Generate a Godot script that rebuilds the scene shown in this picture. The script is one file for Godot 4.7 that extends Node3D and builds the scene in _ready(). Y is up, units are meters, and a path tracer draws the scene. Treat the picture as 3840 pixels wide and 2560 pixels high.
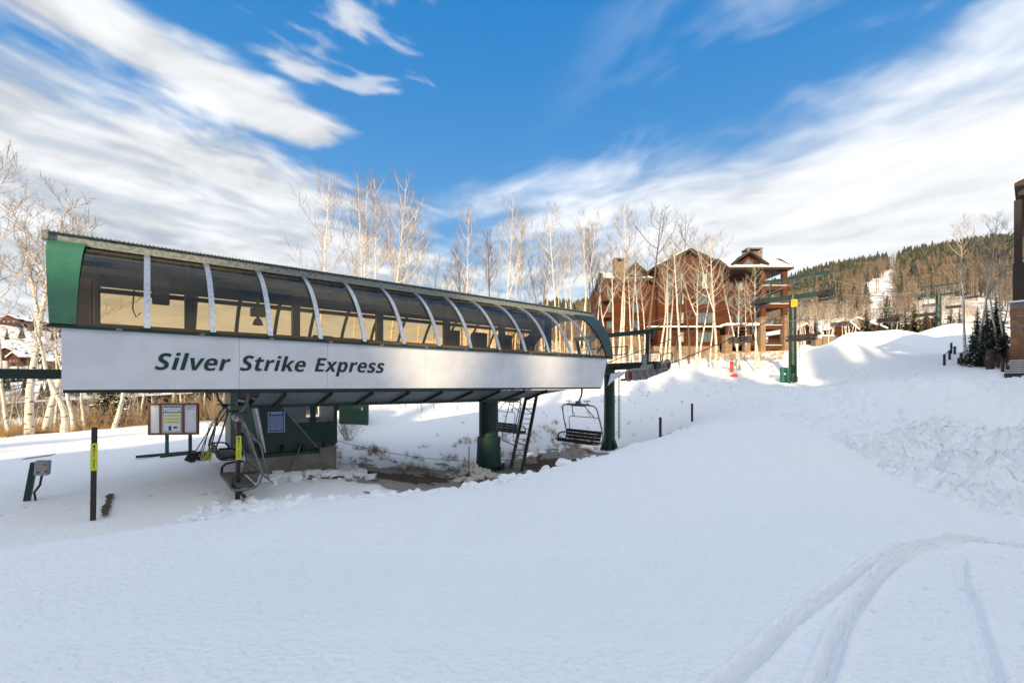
extends Node3D
# A chairlift base terminal on a snowy slope: camera, sky and sun first, then terrain, structures, objects.

const EYE := 3.35
const HEADING := 0.6791
var M := {}
var used := {}
var rng := RandomNumberGenerator.new()
var grid := PackedFloat32Array()
const GX0 := -64.0
const GD0 := -44.0
const GW := 196
const GH := 176
var fine := FastNoiseLite.new()
var coarse := FastNoiseLite.new()

class Buf:
	var v := PackedVector3Array()
	var n := PackedVector3Array()
	var t := PackedVector2Array()
	var i := PackedInt32Array()
	func quad(a: Vector3, b: Vector3, c: Vector3, d: Vector3, w := 1.0, h := 1.0) -> void:
		# corners run anticlockwise as seen from outside
		var m := (c - a).cross(d - b).normalized()
		var k := v.size()
		v.append_array([a, b, c, d]); n.append_array([m, m, m, m])
		t.append_array([Vector2(0, h), Vector2(w, h), Vector2(w, 0), Vector2(0, 0)])
		i.append_array([k, k + 2, k + 1, k, k + 3, k + 2])
	func tri(a: Vector3, b: Vector3, c: Vector3) -> void:
		var m := (b - a).cross(c - a).normalized()
		var k := v.size()
		v.append_array([a, b, c]); n.append_array([m, m, m])
		t.append_array([Vector2(0, 0), Vector2(1, 0), Vector2(0.5, 1)])
		i.append_array([k, k + 2, k + 1])
	func box(at: Vector3, size: Vector3, turn := Basis()) -> void:
		var ax := [turn.x * size.x / 2, turn.y * size.y / 2, turn.z * size.z / 2]
		for k in 3:
			for s in [1.0, -1.0]:
				var m: Vector3 = ax[k] * s
				var p: Vector3 = ax[(k + 1) % 3] * s
				var q: Vector3 = ax[(k + 2) % 3]
				quad(at + m - p - q, at + m + p - q, at + m + p + q, at + m - p + q, p.length() * 2, q.length() * 2)
	func span(a: Vector3, b: Vector3) -> void:
		box((a + b) / 2, (b - a).abs())
	func bev(at: Vector3, size: Vector3, r := 0.02, turn := Basis()) -> void:
		# box with its upright and level edges chamfered
		var e := size / 2
		var f := e - Vector3(r, r, r)
		var ax := [Vector3(1, 0, 0), Vector3(0, 1, 0), Vector3(0, 0, 1)]
		for k in 3:
			var u: Vector3 = ax[(k + 1) % 3]
			var w: Vector3 = ax[(k + 2) % 3]
			for s in [1.0, -1.0]:
				var m: Vector3 = ax[k] * e[k] * s
				var p: Vector3 = u * f[(k + 1) % 3] * s
				var q: Vector3 = w * f[(k + 2) % 3]
				quad(at + turn * (m - p - q), at + turn * (m + p - q), at + turn * (m + p + q), at + turn * (m - p + q))
			for su in [1.0, -1.0]:
				for sw in [1.0, -1.0]:
					var l: Vector3 = ax[k] * f[k]
					var p1: Vector3 = u * e[(k + 1) % 3] * su + w * f[(k + 2) % 3] * sw
					var p2: Vector3 = u * f[(k + 1) % 3] * su + w * e[(k + 2) % 3] * sw
					if su * sw < 0:
						l = -l
					quad(at + turn * (p1 - l), at + turn * (p2 - l), at + turn * (p2 + l), at + turn * (p1 + l))
		for sx in [1.0, -1.0]:
			for sy in [1.0, -1.0]:
				for sz in [1.0, -1.0]:
					var a := Vector3(e.x * sx, f.y * sy, f.z * sz)
					var b := Vector3(f.x * sx, e.y * sy, f.z * sz)
					var c := Vector3(f.x * sx, f.y * sy, e.z * sz)
					if sx * sy * sz > 0:
						tri(at + turn * a, at + turn * b, at + turn * c)
					else:
						tri(at + turn * a, at + turn * c, at + turn * b)
	func tube(p: PackedVector3Array, r: PackedFloat32Array, sides := 6, vscale := 1.0, caps := true) -> void:
		var cnt := p.size()
		var e := Vector3.UP
		var first := v.size()
		var run := 0.0
		for k in cnt:
			var tan := (p[mini(k + 1, cnt - 1)] - p[maxi(k - 1, 0)]).normalized()
			if k == 0:
				e = Vector3.RIGHT if absf(tan.y) > 0.9 else Vector3.UP
			e = (e - tan * tan.dot(e)).normalized()
			var f := tan.cross(e)
			var rad := r[mini(k, r.size() - 1)]
			if k > 0:
				run += p[k].distance_to(p[k - 1])
			for j in sides + 1:
				var an := TAU * j / sides
				var o := e * cos(an) + f * sin(an)
				v.append(p[k] + o * rad); n.append(o); t.append(Vector2(float(j) / sides, run * vscale))
		for k in cnt - 1:
			for j in sides:
				var a := first + k * (sides + 1) + j
				var b := a + sides + 1
				i.append_array([a, b + 1, a + 1, a, b, b + 1])
		if caps:
			for end in 2:
				var k := 0 if end == 0 else cnt - 1
				var dir := (p[0] - p[1]).normalized() if end == 0 else (p[cnt - 1] - p[cnt - 2]).normalized()
				var c0 := v.size()
				var base := first + k * (sides + 1)
				for j in sides:
					v.append(v[base + j]); n.append(dir); t.append(Vector2.ZERO)
				for j in range(1, sides - 1):
					if end == 1:
						i.append_array([c0, c0 + j + 1, c0 + j])
					else:
						i.append_array([c0, c0 + j, c0 + j + 1])
	func rod(a: Vector3, b: Vector3, r: float, sides := 8) -> void:
		tube(PackedVector3Array([a, b]), PackedFloat32Array([r, r]), sides)
	func path(p: Array, r: float, sides := 8) -> void:
		tube(PackedVector3Array(p), PackedFloat32Array([r]), sides)
	func lathe(prof: Array, sides := 16, at := Vector3.ZERO, turn := Basis()) -> void:
		# profile of Vector2(radius, height) from bottom to top, turned about y; faceted normals along the profile, round across
		for k in prof.size() - 1:
			var a: Vector2 = prof[k]
			var b: Vector2 = prof[k + 1]
			var first := v.size()
			for j in sides + 1:
				var an := TAU * j / sides
				var o := Vector3(cos(an), 0, -sin(an))
				var m := (o * (b.y - a.y) - Vector3.UP * (b.x - a.x)).normalized()
				v.append_array([at + turn * (o * a.x + Vector3.UP * a.y), at + turn * (o * b.x + Vector3.UP * b.y)])
				n.append_array([turn * m, turn * m]); t.append_array([Vector2(float(j) / sides, a.y), Vector2(float(j) / sides, b.y)])
			for j in sides:
				var q := first + j * 2
				i.append_array([q, q + 1, q + 3, q, q + 3, q + 2])
	func prism(poly: PackedVector2Array, z0: float, z1: float, tr := Transform3D()) -> void:
		# polygon in x-y, anticlockwise, drawn out from z0 to z1
		var ids := Geometry2D.triangulate_polygon(poly)
		if Geometry2D.is_polygon_clockwise(poly):
			poly.reverse()
			ids = Geometry2D.triangulate_polygon(poly)
		for z in [z1, z0]:
			var m: Vector3 = tr.basis * Vector3(0, 0, 1.0 if z == z1 else -1.0)
			var k := v.size()
			for q in poly:
				v.append(tr * Vector3(q.x, q.y, z)); n.append(m); t.append(q)
			for j in range(0, ids.size(), 3):
				var a := ids[j]
				var b := ids[j + 1]
				var c := ids[j + 2]
				var up := (poly[b] - poly[a]).cross(poly[c] - poly[a]) > 0
				if up == (z == z1):
					i.append_array([k + a, k + c, k + b])
				else:
					i.append_array([k + a, k + b, k + c])
		for j in poly.size():
			var a := poly[j]
			var b := poly[(j + 1) % poly.size()]
			quad(tr * Vector3(a.x, a.y, z0), tr * Vector3(b.x, b.y, z0), tr * Vector3(b.x, b.y, z1), tr * Vector3(a.x, a.y, z1), a.distance_to(b), absf(z1 - z0))
	func done() -> ArrayMesh:
		var a := []
		a.resize(Mesh.ARRAY_MAX)
		a[Mesh.ARRAY_VERTEX] = v; a[Mesh.ARRAY_NORMAL] = n; a[Mesh.ARRAY_TEX_UV] = t; a[Mesh.ARRAY_INDEX] = i
		var m := ArrayMesh.new()
		m.add_surface_from_arrays(Mesh.PRIMITIVE_TRIANGLES, a)
		return m

func fresh(called: String) -> String:
	var k: int = used.get(called, 0)
	used[called] = k + 1
	return called if k == 0 else "%s_%03d" % [called, k]

func tag(o: Node, label: String, category: String, group := "", kind := "") -> Node:
	o.set_meta("label", label)
	if category:
		o.set_meta("category", category)
	if group:
		o.set_meta("group", group)
	if kind:
		o.set_meta("kind", kind)
	return o

func thing(called: String, label: String, category: String, at := Vector3.ZERO, turn := 0.0, group := "") -> Node3D:
	var o := Node3D.new()
	o.name = fresh(called)
	add_child(o)
	o.position = at
	o.rotation.y = turn
	tag(o, label, category, group)
	return o

func part(parent: Node, called: String, b: Variant, m: Material, at := Vector3.ZERO) -> MeshInstance3D:
	var o := MeshInstance3D.new()
	o.name = called if parent != self else fresh(called)
	o.mesh = b.done() if b is Buf else b
	o.material_override = m
	o.position = at
	parent.add_child(o, true)
	return o

func solo(called: String, b: Variant, m: Material, label: String, category: String, at := Vector3.ZERO, turn := 0.0, group := "") -> MeshInstance3D:
	var o := part(self, called, b, m, at)
	o.rotation.y = turn
	tag(o, label, category, group)
	return o

func ground_piece(called: String, b: Variant, m: Material, label: String, kind := "structure") -> MeshInstance3D:
	var o := part(self, called, b, m)
	tag(o, label, "", "", kind)
	return o

func copy_of(o: Node3D, at: Vector3, turn: float, label: String, group := "") -> Node3D:
	var c: Node3D = o.duplicate()
	var kind := str(o.name)
	if kind.length() > 4 and kind[-4] == "_" and kind.right(3).is_valid_int():
		kind = kind.left(-4)
	c.name = fresh(kind)
	add_child(c)
	c.position = at
	c.rotation.y = turn
	c.set_meta("label", label)
	if group:
		c.set_meta("group", group)
	return c

func ordinal(k: int) -> String:
	var w := ["first", "second", "third", "fourth", "fifth", "sixth", "seventh", "eighth", "ninth", "tenth", "eleventh", "twelfth", "thirteenth", "fourteenth", "fifteenth", "sixteenth", "seventeenth", "eighteenth", "nineteenth", "twentieth"]
	return w[k] if k < 20 else "twenty-" + w[k - 20] if k < 29 else "thirtieth" if k == 29 else "thirty-" + w[k - 30]

func lin(r: float, g: float, b: float, a := 1.0) -> Color:
	var c := Color(r, g, b).linear_to_srgb()
	c.a = a
	return c

func mat(key: String, c: Color, rough := 0.7, metal := 0.0) -> StandardMaterial3D:
	var m := StandardMaterial3D.new()
	m.resource_name = key
	m.albedo_color = c
	m.roughness = rough
	m.metallic = metal
	M[key] = m
	return m

func noise_tex(seed_: int, freq: float, size := 256, kind := FastNoiseLite.TYPE_SIMPLEX_SMOOTH, oct := 4, ramp: Gradient = null, normal := false, strength := 4.0, aspect := 1) -> NoiseTexture2D:
	var f := FastNoiseLite.new()
	f.seed = seed_; f.frequency = freq; f.noise_type = kind; f.fractal_octaves = oct
	if kind == FastNoiseLite.TYPE_CELLULAR:
		f.cellular_return_type = FastNoiseLite.RETURN_DISTANCE
	var t := NoiseTexture2D.new()
	t.width = size; t.height = size * aspect; t.seamless = true; t.seamless_blend_skirt = 0.2
	t.noise = f
	if normal:
		t.as_normal_map = true
		t.bump_strength = strength
	if ramp:
		t.color_ramp = ramp
	return t

func ramp(stops: Array) -> Gradient:
	var g := Gradient.new()
	var o := PackedFloat32Array()
	var c := PackedColorArray()
	for s in stops:
		o.append(s[0]); c.append(s[1])
	g.offsets = o
	g.colors = c
	return g

func tri_map(m: StandardMaterial3D, scale: float, world := true) -> void:
	m.uv1_triplanar = true
	m.uv1_world_triplanar = world
	m.uv1_scale = Vector3(scale, scale, scale)

func mottled(key: String, a: Color, b: Color, rough: float, metal: float, freq: float, scale: float, sd: int, world := false) -> StandardMaterial3D:
	var m := mat(key, Color.WHITE, rough, metal)
	m.albedo_texture = noise_tex(sd, freq, 256, FastNoiseLite.TYPE_SIMPLEX_SMOOTH, 5, ramp([[0.25, a], [0.75, b]]))
	tri_map(m, scale, world)
	return m

func station(s: float, y: float, t: float) -> Vector3:
	# s metres along the lift line from the terminal's near end, t metres behind its front panels
	return Vector3(-10.9 + 0.7782 * s - 0.6281 * t, y, -(10.9 + 0.6281 * s + 0.7782 * t))

func make_materials() -> void:
	var g := mottled("green_paint", lin(0.006, 0.030, 0.022), lin(0.010, 0.042, 0.031), 0.42, 0.0, 0.02, 0.5, 3)
	g.metallic_specular = 0.5
	mottled("green_trim", lin(0.022, 0.12, 0.062), lin(0.03, 0.155, 0.082), 0.4, 0.0, 0.015, 0.6, 4)
	mat("dark_green", lin(0.006, 0.022, 0.017), 0.5)
	mat("column_pad", lin(0.002, 0.045, 0.034), 0.6)
	mat("pad_green", lin(0.0, 0.085, 0.062), 0.6)
	mottled("white_panel", lin(0.66, 0.67, 0.69), lin(0.72, 0.73, 0.75), 0.5, 0.0, 0.01, 0.4, 5)
	mat("letter_green", lin(0.008, 0.035, 0.028), 0.5)
	var s := mottled("steel_rib", lin(0.42, 0.44, 0.46), lin(0.62, 0.64, 0.66), 0.32, 0.85, 0.03, 1.0, 6)
	s.metallic_specular = 0.6
	mottled("galvanised", lin(0.20, 0.21, 0.20), lin(0.34, 0.35, 0.335), 0.5, 0.6, 0.05, 1.2, 7)
	mottled("fascia_metal", lin(0.20, 0.225, 0.205), lin(0.33, 0.355, 0.33), 0.5, 0.35, 0.03, 0.8, 8)
	mottled("corrugated", lin(0.10, 0.12, 0.11), lin(0.17, 0.19, 0.175), 0.5, 0.4, 0.04, 0.7, 9)
	mat("chair_steel", lin(0.16, 0.17, 0.17), 0.42, 0.55)
	mat("dark_steel", lin(0.035, 0.036, 0.04), 0.55, 0.4)
	mat("machine_dark", lin(0.05, 0.05, 0.05), 0.6, 0.3)
	mat("machine_brown", lin(0.12, 0.08, 0.045), 0.7)
	mat("ceiling_metal", lin(0.05, 0.056, 0.054), 0.75, 0.2)  # tone darkened to hold the shade under the terminal roof
	mat("ceiling_board", lin(0.34, 0.22, 0.12), 0.8)
	mat("soffit_grey", lin(0.22, 0.24, 0.25), 0.4, 0.2)
	mottled("seat_grey", lin(0.075, 0.068, 0.06), lin(0.12, 0.108, 0.096), 0.75, 0.0, 0.05, 2.0, 10)
	mottled("seat_brown", lin(0.012, 0.009, 0.010), lin(0.022, 0.015, 0.016), 0.75, 0.0, 0.05, 2.0, 11)
	mat("rubber", lin(0.012, 0.011, 0.012), 0.6)
	mat("rope_steel", lin(0.07, 0.07, 0.07), 0.6, 0.4)
	mat("wheel_red", lin(0.16, 0.012, 0.014), 0.6)
	mat("tyre_grey", lin(0.26, 0.25, 0.24), 0.6)
	mottled("hut_green", lin(0.012, 0.045, 0.033), lin(0.018, 0.06, 0.045), 0.5, 0.0, 0.02, 0.5, 40)
	mat("cabinet_green", lin(0.022, 0.06, 0.036), 0.5)
	mat("wheel_grey", lin(0.14, 0.135, 0.13), 0.6)
	mat("post_brown", lin(0.026, 0.016, 0.015), 0.6)
	mat("tag_yellow", lin(0.62, 0.62, 0.03), 0.5)
	mat("print_black", lin(0.015, 0.015, 0.015), 0.6)
	mat("sign_yellow", lin(0.75, 0.46, 0.008), 0.5)
	mat("board_white", lin(0.70, 0.70, 0.72), 0.35)
	mat("board_frame", lin(0.16, 0.05, 0.022), 0.55)
	mat("notice_blue", lin(0.004, 0.075, 0.38), 0.45)
	mat("print_white", lin(0.75, 0.78, 0.82), 0.5)
	mat("print_navy", lin(0.015, 0.045, 0.18), 0.5)
	mat("print_grey", lin(0.25, 0.26, 0.28), 0.6)
	mat("box_grey", lin(0.30, 0.31, 0.32), 0.45, 0.2)
	mat("knob_red", lin(0.35, 0.01, 0.01), 0.4)
	mat("lamp_red", lin(0.5, 0.02, 0.012), 0.5)
	mat("straw", lin(0.36, 0.22, 0.08), 0.9)
	mat("tool_wood", lin(0.26, 0.10, 0.04), 0.7)
	mat("orange_tape", lin(0.75, 0.09, 0.015), 0.6)
	mottled("concrete", lin(0.15, 0.137, 0.115), lin(0.215, 0.20, 0.172), 0.9, 0.0, 0.02, 0.3, 12)
	mottled("dirt", lin(0.035, 0.022, 0.012), lin(0.12, 0.075, 0.035), 0.95, 0.0, 0.06, 1.0, 13, true)
	mottled("wet_sand", lin(0.18, 0.165, 0.15), lin(0.40, 0.39, 0.38), 0.85, 0.0, 0.05, 0.7, 14, true)
	# timber siding: level boards 0.2 m high, each of its own tone
	var im := Image.create(64, 512, false, Image.FORMAT_RGB8)
	var r := RandomNumberGenerator.new()
	r.seed = 77
	for row in 32:
		var k := r.randf_range(0.72, 1.15)
		for y in 16:
			for x in 64:
				var q := k * (0.55 if y < 2 else 1.0) * (1.0 + 0.10 * sin(y * 2.1 + row) + r.randf_range(-0.06, 0.06))
				im.set_pixel(x, row * 16 + y, lin(0.085 * q, 0.029 * q, 0.013 * q))
	var sid := mat("siding", Color.WHITE, 0.85)
	sid.metallic_specular = 0.2
	sid.albedo_texture = ImageTexture.create_from_image(im)
	tri_map(sid, 1.0 / 6.4)
	mottled("timber", lin(0.075, 0.028, 0.013), lin(0.12, 0.044, 0.02), 0.85, 0.0, 0.03, 0.8, 15).metallic_specular = 0.2
	mottled("timber_dark", lin(0.026, 0.016, 0.011), lin(0.042, 0.026, 0.018), 0.75, 0.0, 0.03, 0.8, 16)
	mottled("stone_tan", lin(0.20, 0.135, 0.075), lin(0.31, 0.225, 0.135), 0.9, 0.0, 0.04, 0.6, 17)
	mottled("stone_grey", lin(0.15, 0.125, 0.105), lin(0.26, 0.22, 0.19), 0.9, 0.0, 0.04, 0.6, 18)
	mottled("stone_rust", lin(0.20, 0.085, 0.035), lin(0.32, 0.16, 0.075), 0.9, 0.0, 0.04, 0.6, 19)
	mat("mortar", lin(0.15, 0.115, 0.08), 0.95)
	var gl := mat("house_glass", lin(0.10, 0.13, 0.15), 0.06)
	gl.metallic_specular = 0.9
	mat("window_frame", lin(0.03, 0.026, 0.022), 0.6)
	mat("pale_pane", lin(0.42, 0.42, 0.38), 0.9)
	mat("cap_snow", lin(0.88, 0.90, 0.93), 0.8)
	# tinted plastic of the terminal's windows
	var tint := mat("amber_glass", lin(0.88, 0.745, 0.52, 0.0), 0.03)
	tint.refraction_enabled = true
	tint.refraction_scale = 0.0006
	tint.transparency = BaseMaterial3D.TRANSPARENCY_ALPHA
	tint.clearcoat_enabled = true
	tint.clearcoat = 0.55
	tint.clearcoat_roughness = 0.12
	var hut := mat("hut_glass", lin(0.30, 0.32, 0.32, 0.15), 0.05)
	hut.transparency = BaseMaterial3D.TRANSPARENCY_ALPHA
	# aspen bark: cream with dark knots and fine cross marks
	for kind in 2:
		var bk := Image.create(128, 512, false, Image.FORMAT_RGB8)
		r.seed = 5 + kind
		for y in 512:
			for x in 128:
				var q := 1.0 + r.randf_range(-0.07, 0.07) + 0.06 * sin(x * TAU / 128.0 * 2.0 + y * 0.02)
				bk.set_pixel(x, y, lin(0.63 * q, 0.575 * q, 0.49 * q) if kind == 0 else lin(0.13 * q, 0.09 * q, 0.06 * q))
		for k in (26 if kind == 0 else 40):
			var cx := r.randi_range(0, 127)
			var cy := r.randi_range(0, 511)
			var hw := r.randi_range(4, 15)
			var hh := r.randi_range(3, 9)
			for y in range(-hh, hh + 1):
				for x in range(-hw, hw + 1):
					if pow(float(x) / hw, 2) + pow(float(y) / hh, 2) < 1.0 + r.randf_range(-0.4, 0.2):
						bk.set_pixel(posmod(cx + x, 128), posmod(cy + y, 512), lin(0.05, 0.04, 0.032))
		for k in 160:
			var cx := r.randi_range(0, 127)
			var cy := r.randi_range(0, 511)
			for x in r.randi_range(5, 26):
				bk.set_pixel(posmod(cx + x, 128), cy, lin(0.30, 0.25, 0.19))
		var bm := mat("bark_white" if kind == 0 else "bark_dark", Color.WHITE, 0.85)
		bm.albedo_texture = ImageTexture.create_from_image(bk)
	mat("twig_pale", lin(0.27, 0.215, 0.155), 0.95)
	mat("twig_dark", lin(0.11, 0.075, 0.05), 0.9)
	mat("spruce_bark", lin(0.07, 0.05, 0.04), 0.95)
	mottled("needles", lin(0.012, 0.026, 0.013), lin(0.045, 0.06, 0.022), 0.8, 0.0, 0.05, 0.6, 20)
	mottled("far_needles", lin(0.02, 0.03, 0.02), lin(0.045, 0.052, 0.028), 0.9, 0.0, 0.05, 0.05, 22, true)
	mottled("needles_olive", lin(0.05, 0.05, 0.012), lin(0.11, 0.095, 0.025), 0.8, 0.0, 0.05, 0.6, 21)
	mat("grass_dry", lin(0.34, 0.21, 0.08), 0.95)
	mat("brush_tan", lin(0.32, 0.23, 0.125), 0.95)
	mat("far_twigs", lin(0.215, 0.165, 0.115), 0.95)
	mat("brush_red", lin(0.12, 0.06, 0.04), 0.95)
	var white := mat("snow", lin(0.915, 0.93, 0.945), 0.65)
	M.rubble = white
	white.normal_enabled = true
	white.normal_texture = noise_tex(31, 0.05, 512, FastNoiseLite.TYPE_SIMPLEX_SMOOTH, 3, null, true, 9.0)
	white.normal_scale = 0.6
	tri_map(white, 0.42)
	var lump := mat("snow_lump", lin(0.86, 0.885, 0.92), 0.7)
	lump.normal_enabled = true
	lump.normal_texture = noise_tex(32, 0.05, 256, FastNoiseLite.TYPE_SIMPLEX_SMOOTH, 4, null, true, 8.0)
	tri_map(lump, 2.0, false)
	mottled("dirty_snow", lin(0.50, 0.44, 0.37), lin(0.84, 0.83, 0.82), 0.9, 0.0, 0.05, 1.3, 33)
	mottled("track_snow", lin(0.62, 0.62, 0.62), lin(0.78, 0.785, 0.80), 0.8, 0.0, 0.05, 0.8, 34, true)
	var far := mat("far_snow", lin(0.85, 0.87, 0.90), 0.9)
	far.albedo_texture = noise_tex(35, 0.02, 512, FastNoiseLite.TYPE_SIMPLEX_SMOOTH, 5, ramp([[0.30, lin(0.30, 0.20, 0.11)], [0.42, lin(0.85, 0.86, 0.88)], [1.0, lin(0.93, 0.95, 0.97)]]))
	tri_map(far, 1.0 / 60.0)
	mottled("forest_floor", lin(0.16, 0.11, 0.07), lin(0.36, 0.28, 0.20), 0.95, 0.0, 0.03, 0.02, 36, true)  # dark ground of the added ridge, cuts fill on snow facing it

func curve_at(pts: Array, z: float) -> float:
	# piecewise line through [z, x] pairs
	if z <= pts[0][0]:
		return pts[0][1]
	for k in range(1, pts.size()):
		if z <= pts[k][0]:
			return lerpf(pts[k - 1][1], pts[k][1], (z - pts[k - 1][0]) / (pts[k][0] - pts[k - 1][0]))
	return pts[-1][1]

func make_sky() -> Sky:
	# a layer of cirrus over a blue gap, laid out on the flat cloud deck (x and z over height)
	var w := 2560
	var h := 1280
	var a := FastNoiseLite.new()
	a.seed = 4; a.frequency = 1.0; a.fractal_octaves = 5; a.fractal_gain = 0.55
	var warp := FastNoiseLite.new()
	warp.seed = 9; warp.frequency = 0.8; warp.fractal_octaves = 3
	var edge_b := [[0.5, -1.95], [0.9, -1.75], [1.3, -1.46], [1.72, -1.22], [2.05, -0.95], [2.14, -0.70], [2.85, -0.62], [3.2, -0.56], [4.25, -0.35], [5.5, 0.1]]
	var edge_c := [[0.5, 1.9], [0.9, 1.62], [1.21, 1.34], [1.5, 1.20], [1.87, 0.90], [2.14, 0.42], [2.3, 0.08], [2.5, -0.10], [3.0, -0.22], [4.25, -0.35], [5.5, -0.6]]
	var data := PackedFloat32Array()
	data.resize(w * h * 3)
	var half := h / 2
	var sun_at := Vector3(-sin(deg_to_rad(20.0)) * cos(deg_to_rad(20.0)), sin(deg_to_rad(20.0)), cos(deg_to_rad(20.0)) * cos(deg_to_rad(20.0)))
	for row in h:
		var el := PI / 2 - PI * (row + 0.5) / h
		if row >= half:
			for q in w:
				var o := (row * w + q) * 3
				data[o] = 0.72; data[o + 1] = 0.76; data[o + 2] = 0.82
			continue
		var y := sin(el)
		var ce := cos(el)
		var yy := maxf(y, 0.05)
		# clear air: deep blue overhead, pale towards the horizon
		var f := pow(1.0 - y, 2.6)
		var sr := lerpf(0.002, 0.21, f)
		var sg := lerpf(0.115, 0.42, f)
		var sb := lerpf(0.335, 0.60, f)
		var low := 1.0 - smoothstep(0.055, 0.17, y)
		for q in w:
			var az := TAU * (q + 0.5) / w
			var px := sin(az) * ce / yy
			var pz := cos(az) * ce / yy
			var wx := warp.get_noise_2d(px, pz) * 0.16
			var wz := warp.get_noise_2d(px + 40, pz + 17) * 0.16
			var ax := px + wx
			var bz := pz + wz
			# two winds: one draws the cloud out towards the left bank, one across the right
			var l1 := 0.57 * ax + 0.82 * bz
			var c1 := 0.82 * ax - 0.57 * bz
			var l2 := 0.70 * ax - 0.71 * bz
			var c2 := 0.71 * ax + 0.70 * bz
			var left := px < 0.6
			var na := a.get_noise_2d(l1 * 0.9, c1 * 2.0) if left else 0.0
			var na2 := a.get_noise_2d(l1 * 2.2 + 70.0, c1 * 5.0) if left else 0.0
			var nc := a.get_noise_2d(l2 * 0.8 + 31.0, c2 * 1.4)
			var nc2 := a.get_noise_2d(l2 * 1.9 + 11.0, c2 * 3.4)
			var ease := 1.0 / (1.0 + 0.22 * maxf(pz - 1.2, 0.0))
			na2 *= ease
			nc2 *= ease
			var dens := 0.0
			var rest := 1.0
			if pz > 0.0:
				var cb := smoothstep(-0.25, 0.45, (curve_at(edge_b, pz) - px) / (0.22 * pz) * 0.55 + 0.50 * na + 0.26 * na2)
				cb *= 0.84 + 0.16 * smoothstep(-0.3, 0.3, na2 + na)
				var cc := smoothstep(-0.55, 1.0, (px - curve_at(edge_c, pz)) / (0.30 * pz) * 0.55 + 0.70 * nc + 0.30 * nc2)
				# the long tongue of cloud high on the left, and the wisps beside it
				var k := clampf(((px + 1.32) * 0.57 + (pz - 1.0) * 0.82) / 0.90, 0.0, 1.0)
				var dist := Vector2(px - (-1.32 + 0.513 * k), pz - (1.0 + 0.738 * k)).length()
				var ca := smoothstep(-0.25, 0.6, (0.17 + 0.015 * k - dist) * 5.5 + 0.5 * na + 0.45 * na2)
				var k2 := clampf((px + 0.66) / 0.30, 0.0, 1.0)
				var d2 := Vector2(px - (-0.66 + 0.28 * k2), pz - (1.40 - 0.20 * k2)).length()
				var cw := 0.8 * smoothstep(-0.05, 0.95, (0.14 - d2) * 5.0 - 0.12 + na2 * 1.4 + na * 0.4)
				var d3 := Vector2((px + 0.50) * 0.8, (pz - 1.49) * 2.2).length()
				cw = maxf(cw, 0.6 * smoothstep(0.05, 0.75, (0.14 - d3) * 5.0 - 0.2 + na2 * 1.6))
				var veil := 0.32 * smoothstep(-0.15, 0.5, nc + nc2 * 0.4) * smoothstep(0.0, 0.9, px)
				dens = 1.0 - (1.0 - cb) * (1.0 - cc) * (1.0 - ca) * (1.0 - cw) * (1.0 - veil)
				rest = 1.0 - smoothstep(0.35, 1.0, pz)
			if rest > 0.0:
				# overhead and behind the sheet of cloud carries on, with a few blue rifts
				var open := smoothstep(-0.55, 0.35, a.get_noise_2d(ax * 0.55 + 9.0, bz * 0.55 - 5.0) * 1.5 + 0.3 * nc2 + 0.34 - 0.40 * exp(-(px * px + pz * pz) * 1.4))
				dens = lerpf(dens, maxf(open, 0.12), rest)
			dens = lerpf(dens, 0.90, low)
			var shade := 0.98 - 0.16 * (1.0 - smoothstep(-1.2, 0.6, px)) * (1.0 - low) + (0.26 * nc + 0.16 * na + 0.16 * na2 + 0.14 * nc2) * (1.0 - low)
			# ice cloud brightens near the sun; unseen lift added to fill the shaded snow
			var away := acos(clampf(sun_at.dot(Vector3(sin(az) * ce, y, -cos(az) * ce)), -1.0, 1.0))
			shade *= 1.0 + 0.62 * exp(-pow(away / 0.95, 2))
			var o := (row * w + q) * 3
			data[o] = lerpf(sr, 0.545 * shade, dens)
			data[o + 1] = lerpf(sg, 0.56 * shade, dens)
			data[o + 2] = lerpf(sb, 0.58 * shade, dens)
	var im := Image.create_from_data(w, h, false, Image.FORMAT_RGBF, data.to_byte_array())
	var m := PanoramaSkyMaterial.new()
	m.panorama = ImageTexture.create_from_image(im)
	var s := Sky.new()
	s.sky_material = m
	return s

func set_light() -> void:
	var cam := Camera3D.new()
	cam.name = "camera"
	add_child(cam)
	cam.position = Vector3(0, EYE, 0)
	cam.set_frustum(0.1 * 1568.0 / 1036.0, Vector2(0, 0.1 * 100.0 / 1036.0), 0.1, 6000.0)
	cam.current = true
	var env := Environment.new()
	env.background_mode = Environment.BG_SKY
	env.sky = make_sky()
	env.background_energy_multiplier = 1.0
	env.tonemap_mode = Environment.TONE_MAPPER_LINEAR
	env.tonemap_exposure = 1.78
	env.fog_enabled = true
	env.fog_density = 0.00005
	env.fog_light_color = Color(0.86, 0.91, 1.0)
	env.sdfgi_enabled = true
	env.ssao_enabled = true
	env.ssil_enabled = true
	var we := WorldEnvironment.new()
	we.name = "environment"
	we.environment = env
	add_child(we)
	var sun := DirectionalLight3D.new()
	sun.name = "sun"
	add_child(sun)
	var az := deg_to_rad(20.0)
	var el := deg_to_rad(20.0)
	sun.look_at_from_position(Vector3.ZERO, Vector3(sin(az) * cos(el), -sin(el), -cos(az) * cos(el)), Vector3.UP)
	sun.light_energy = 1.35
	sun.light_color = Color(1.0, 0.885, 0.72)
	sun.light_angular_distance = 0.55
	sun.shadow_enabled = true

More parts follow.
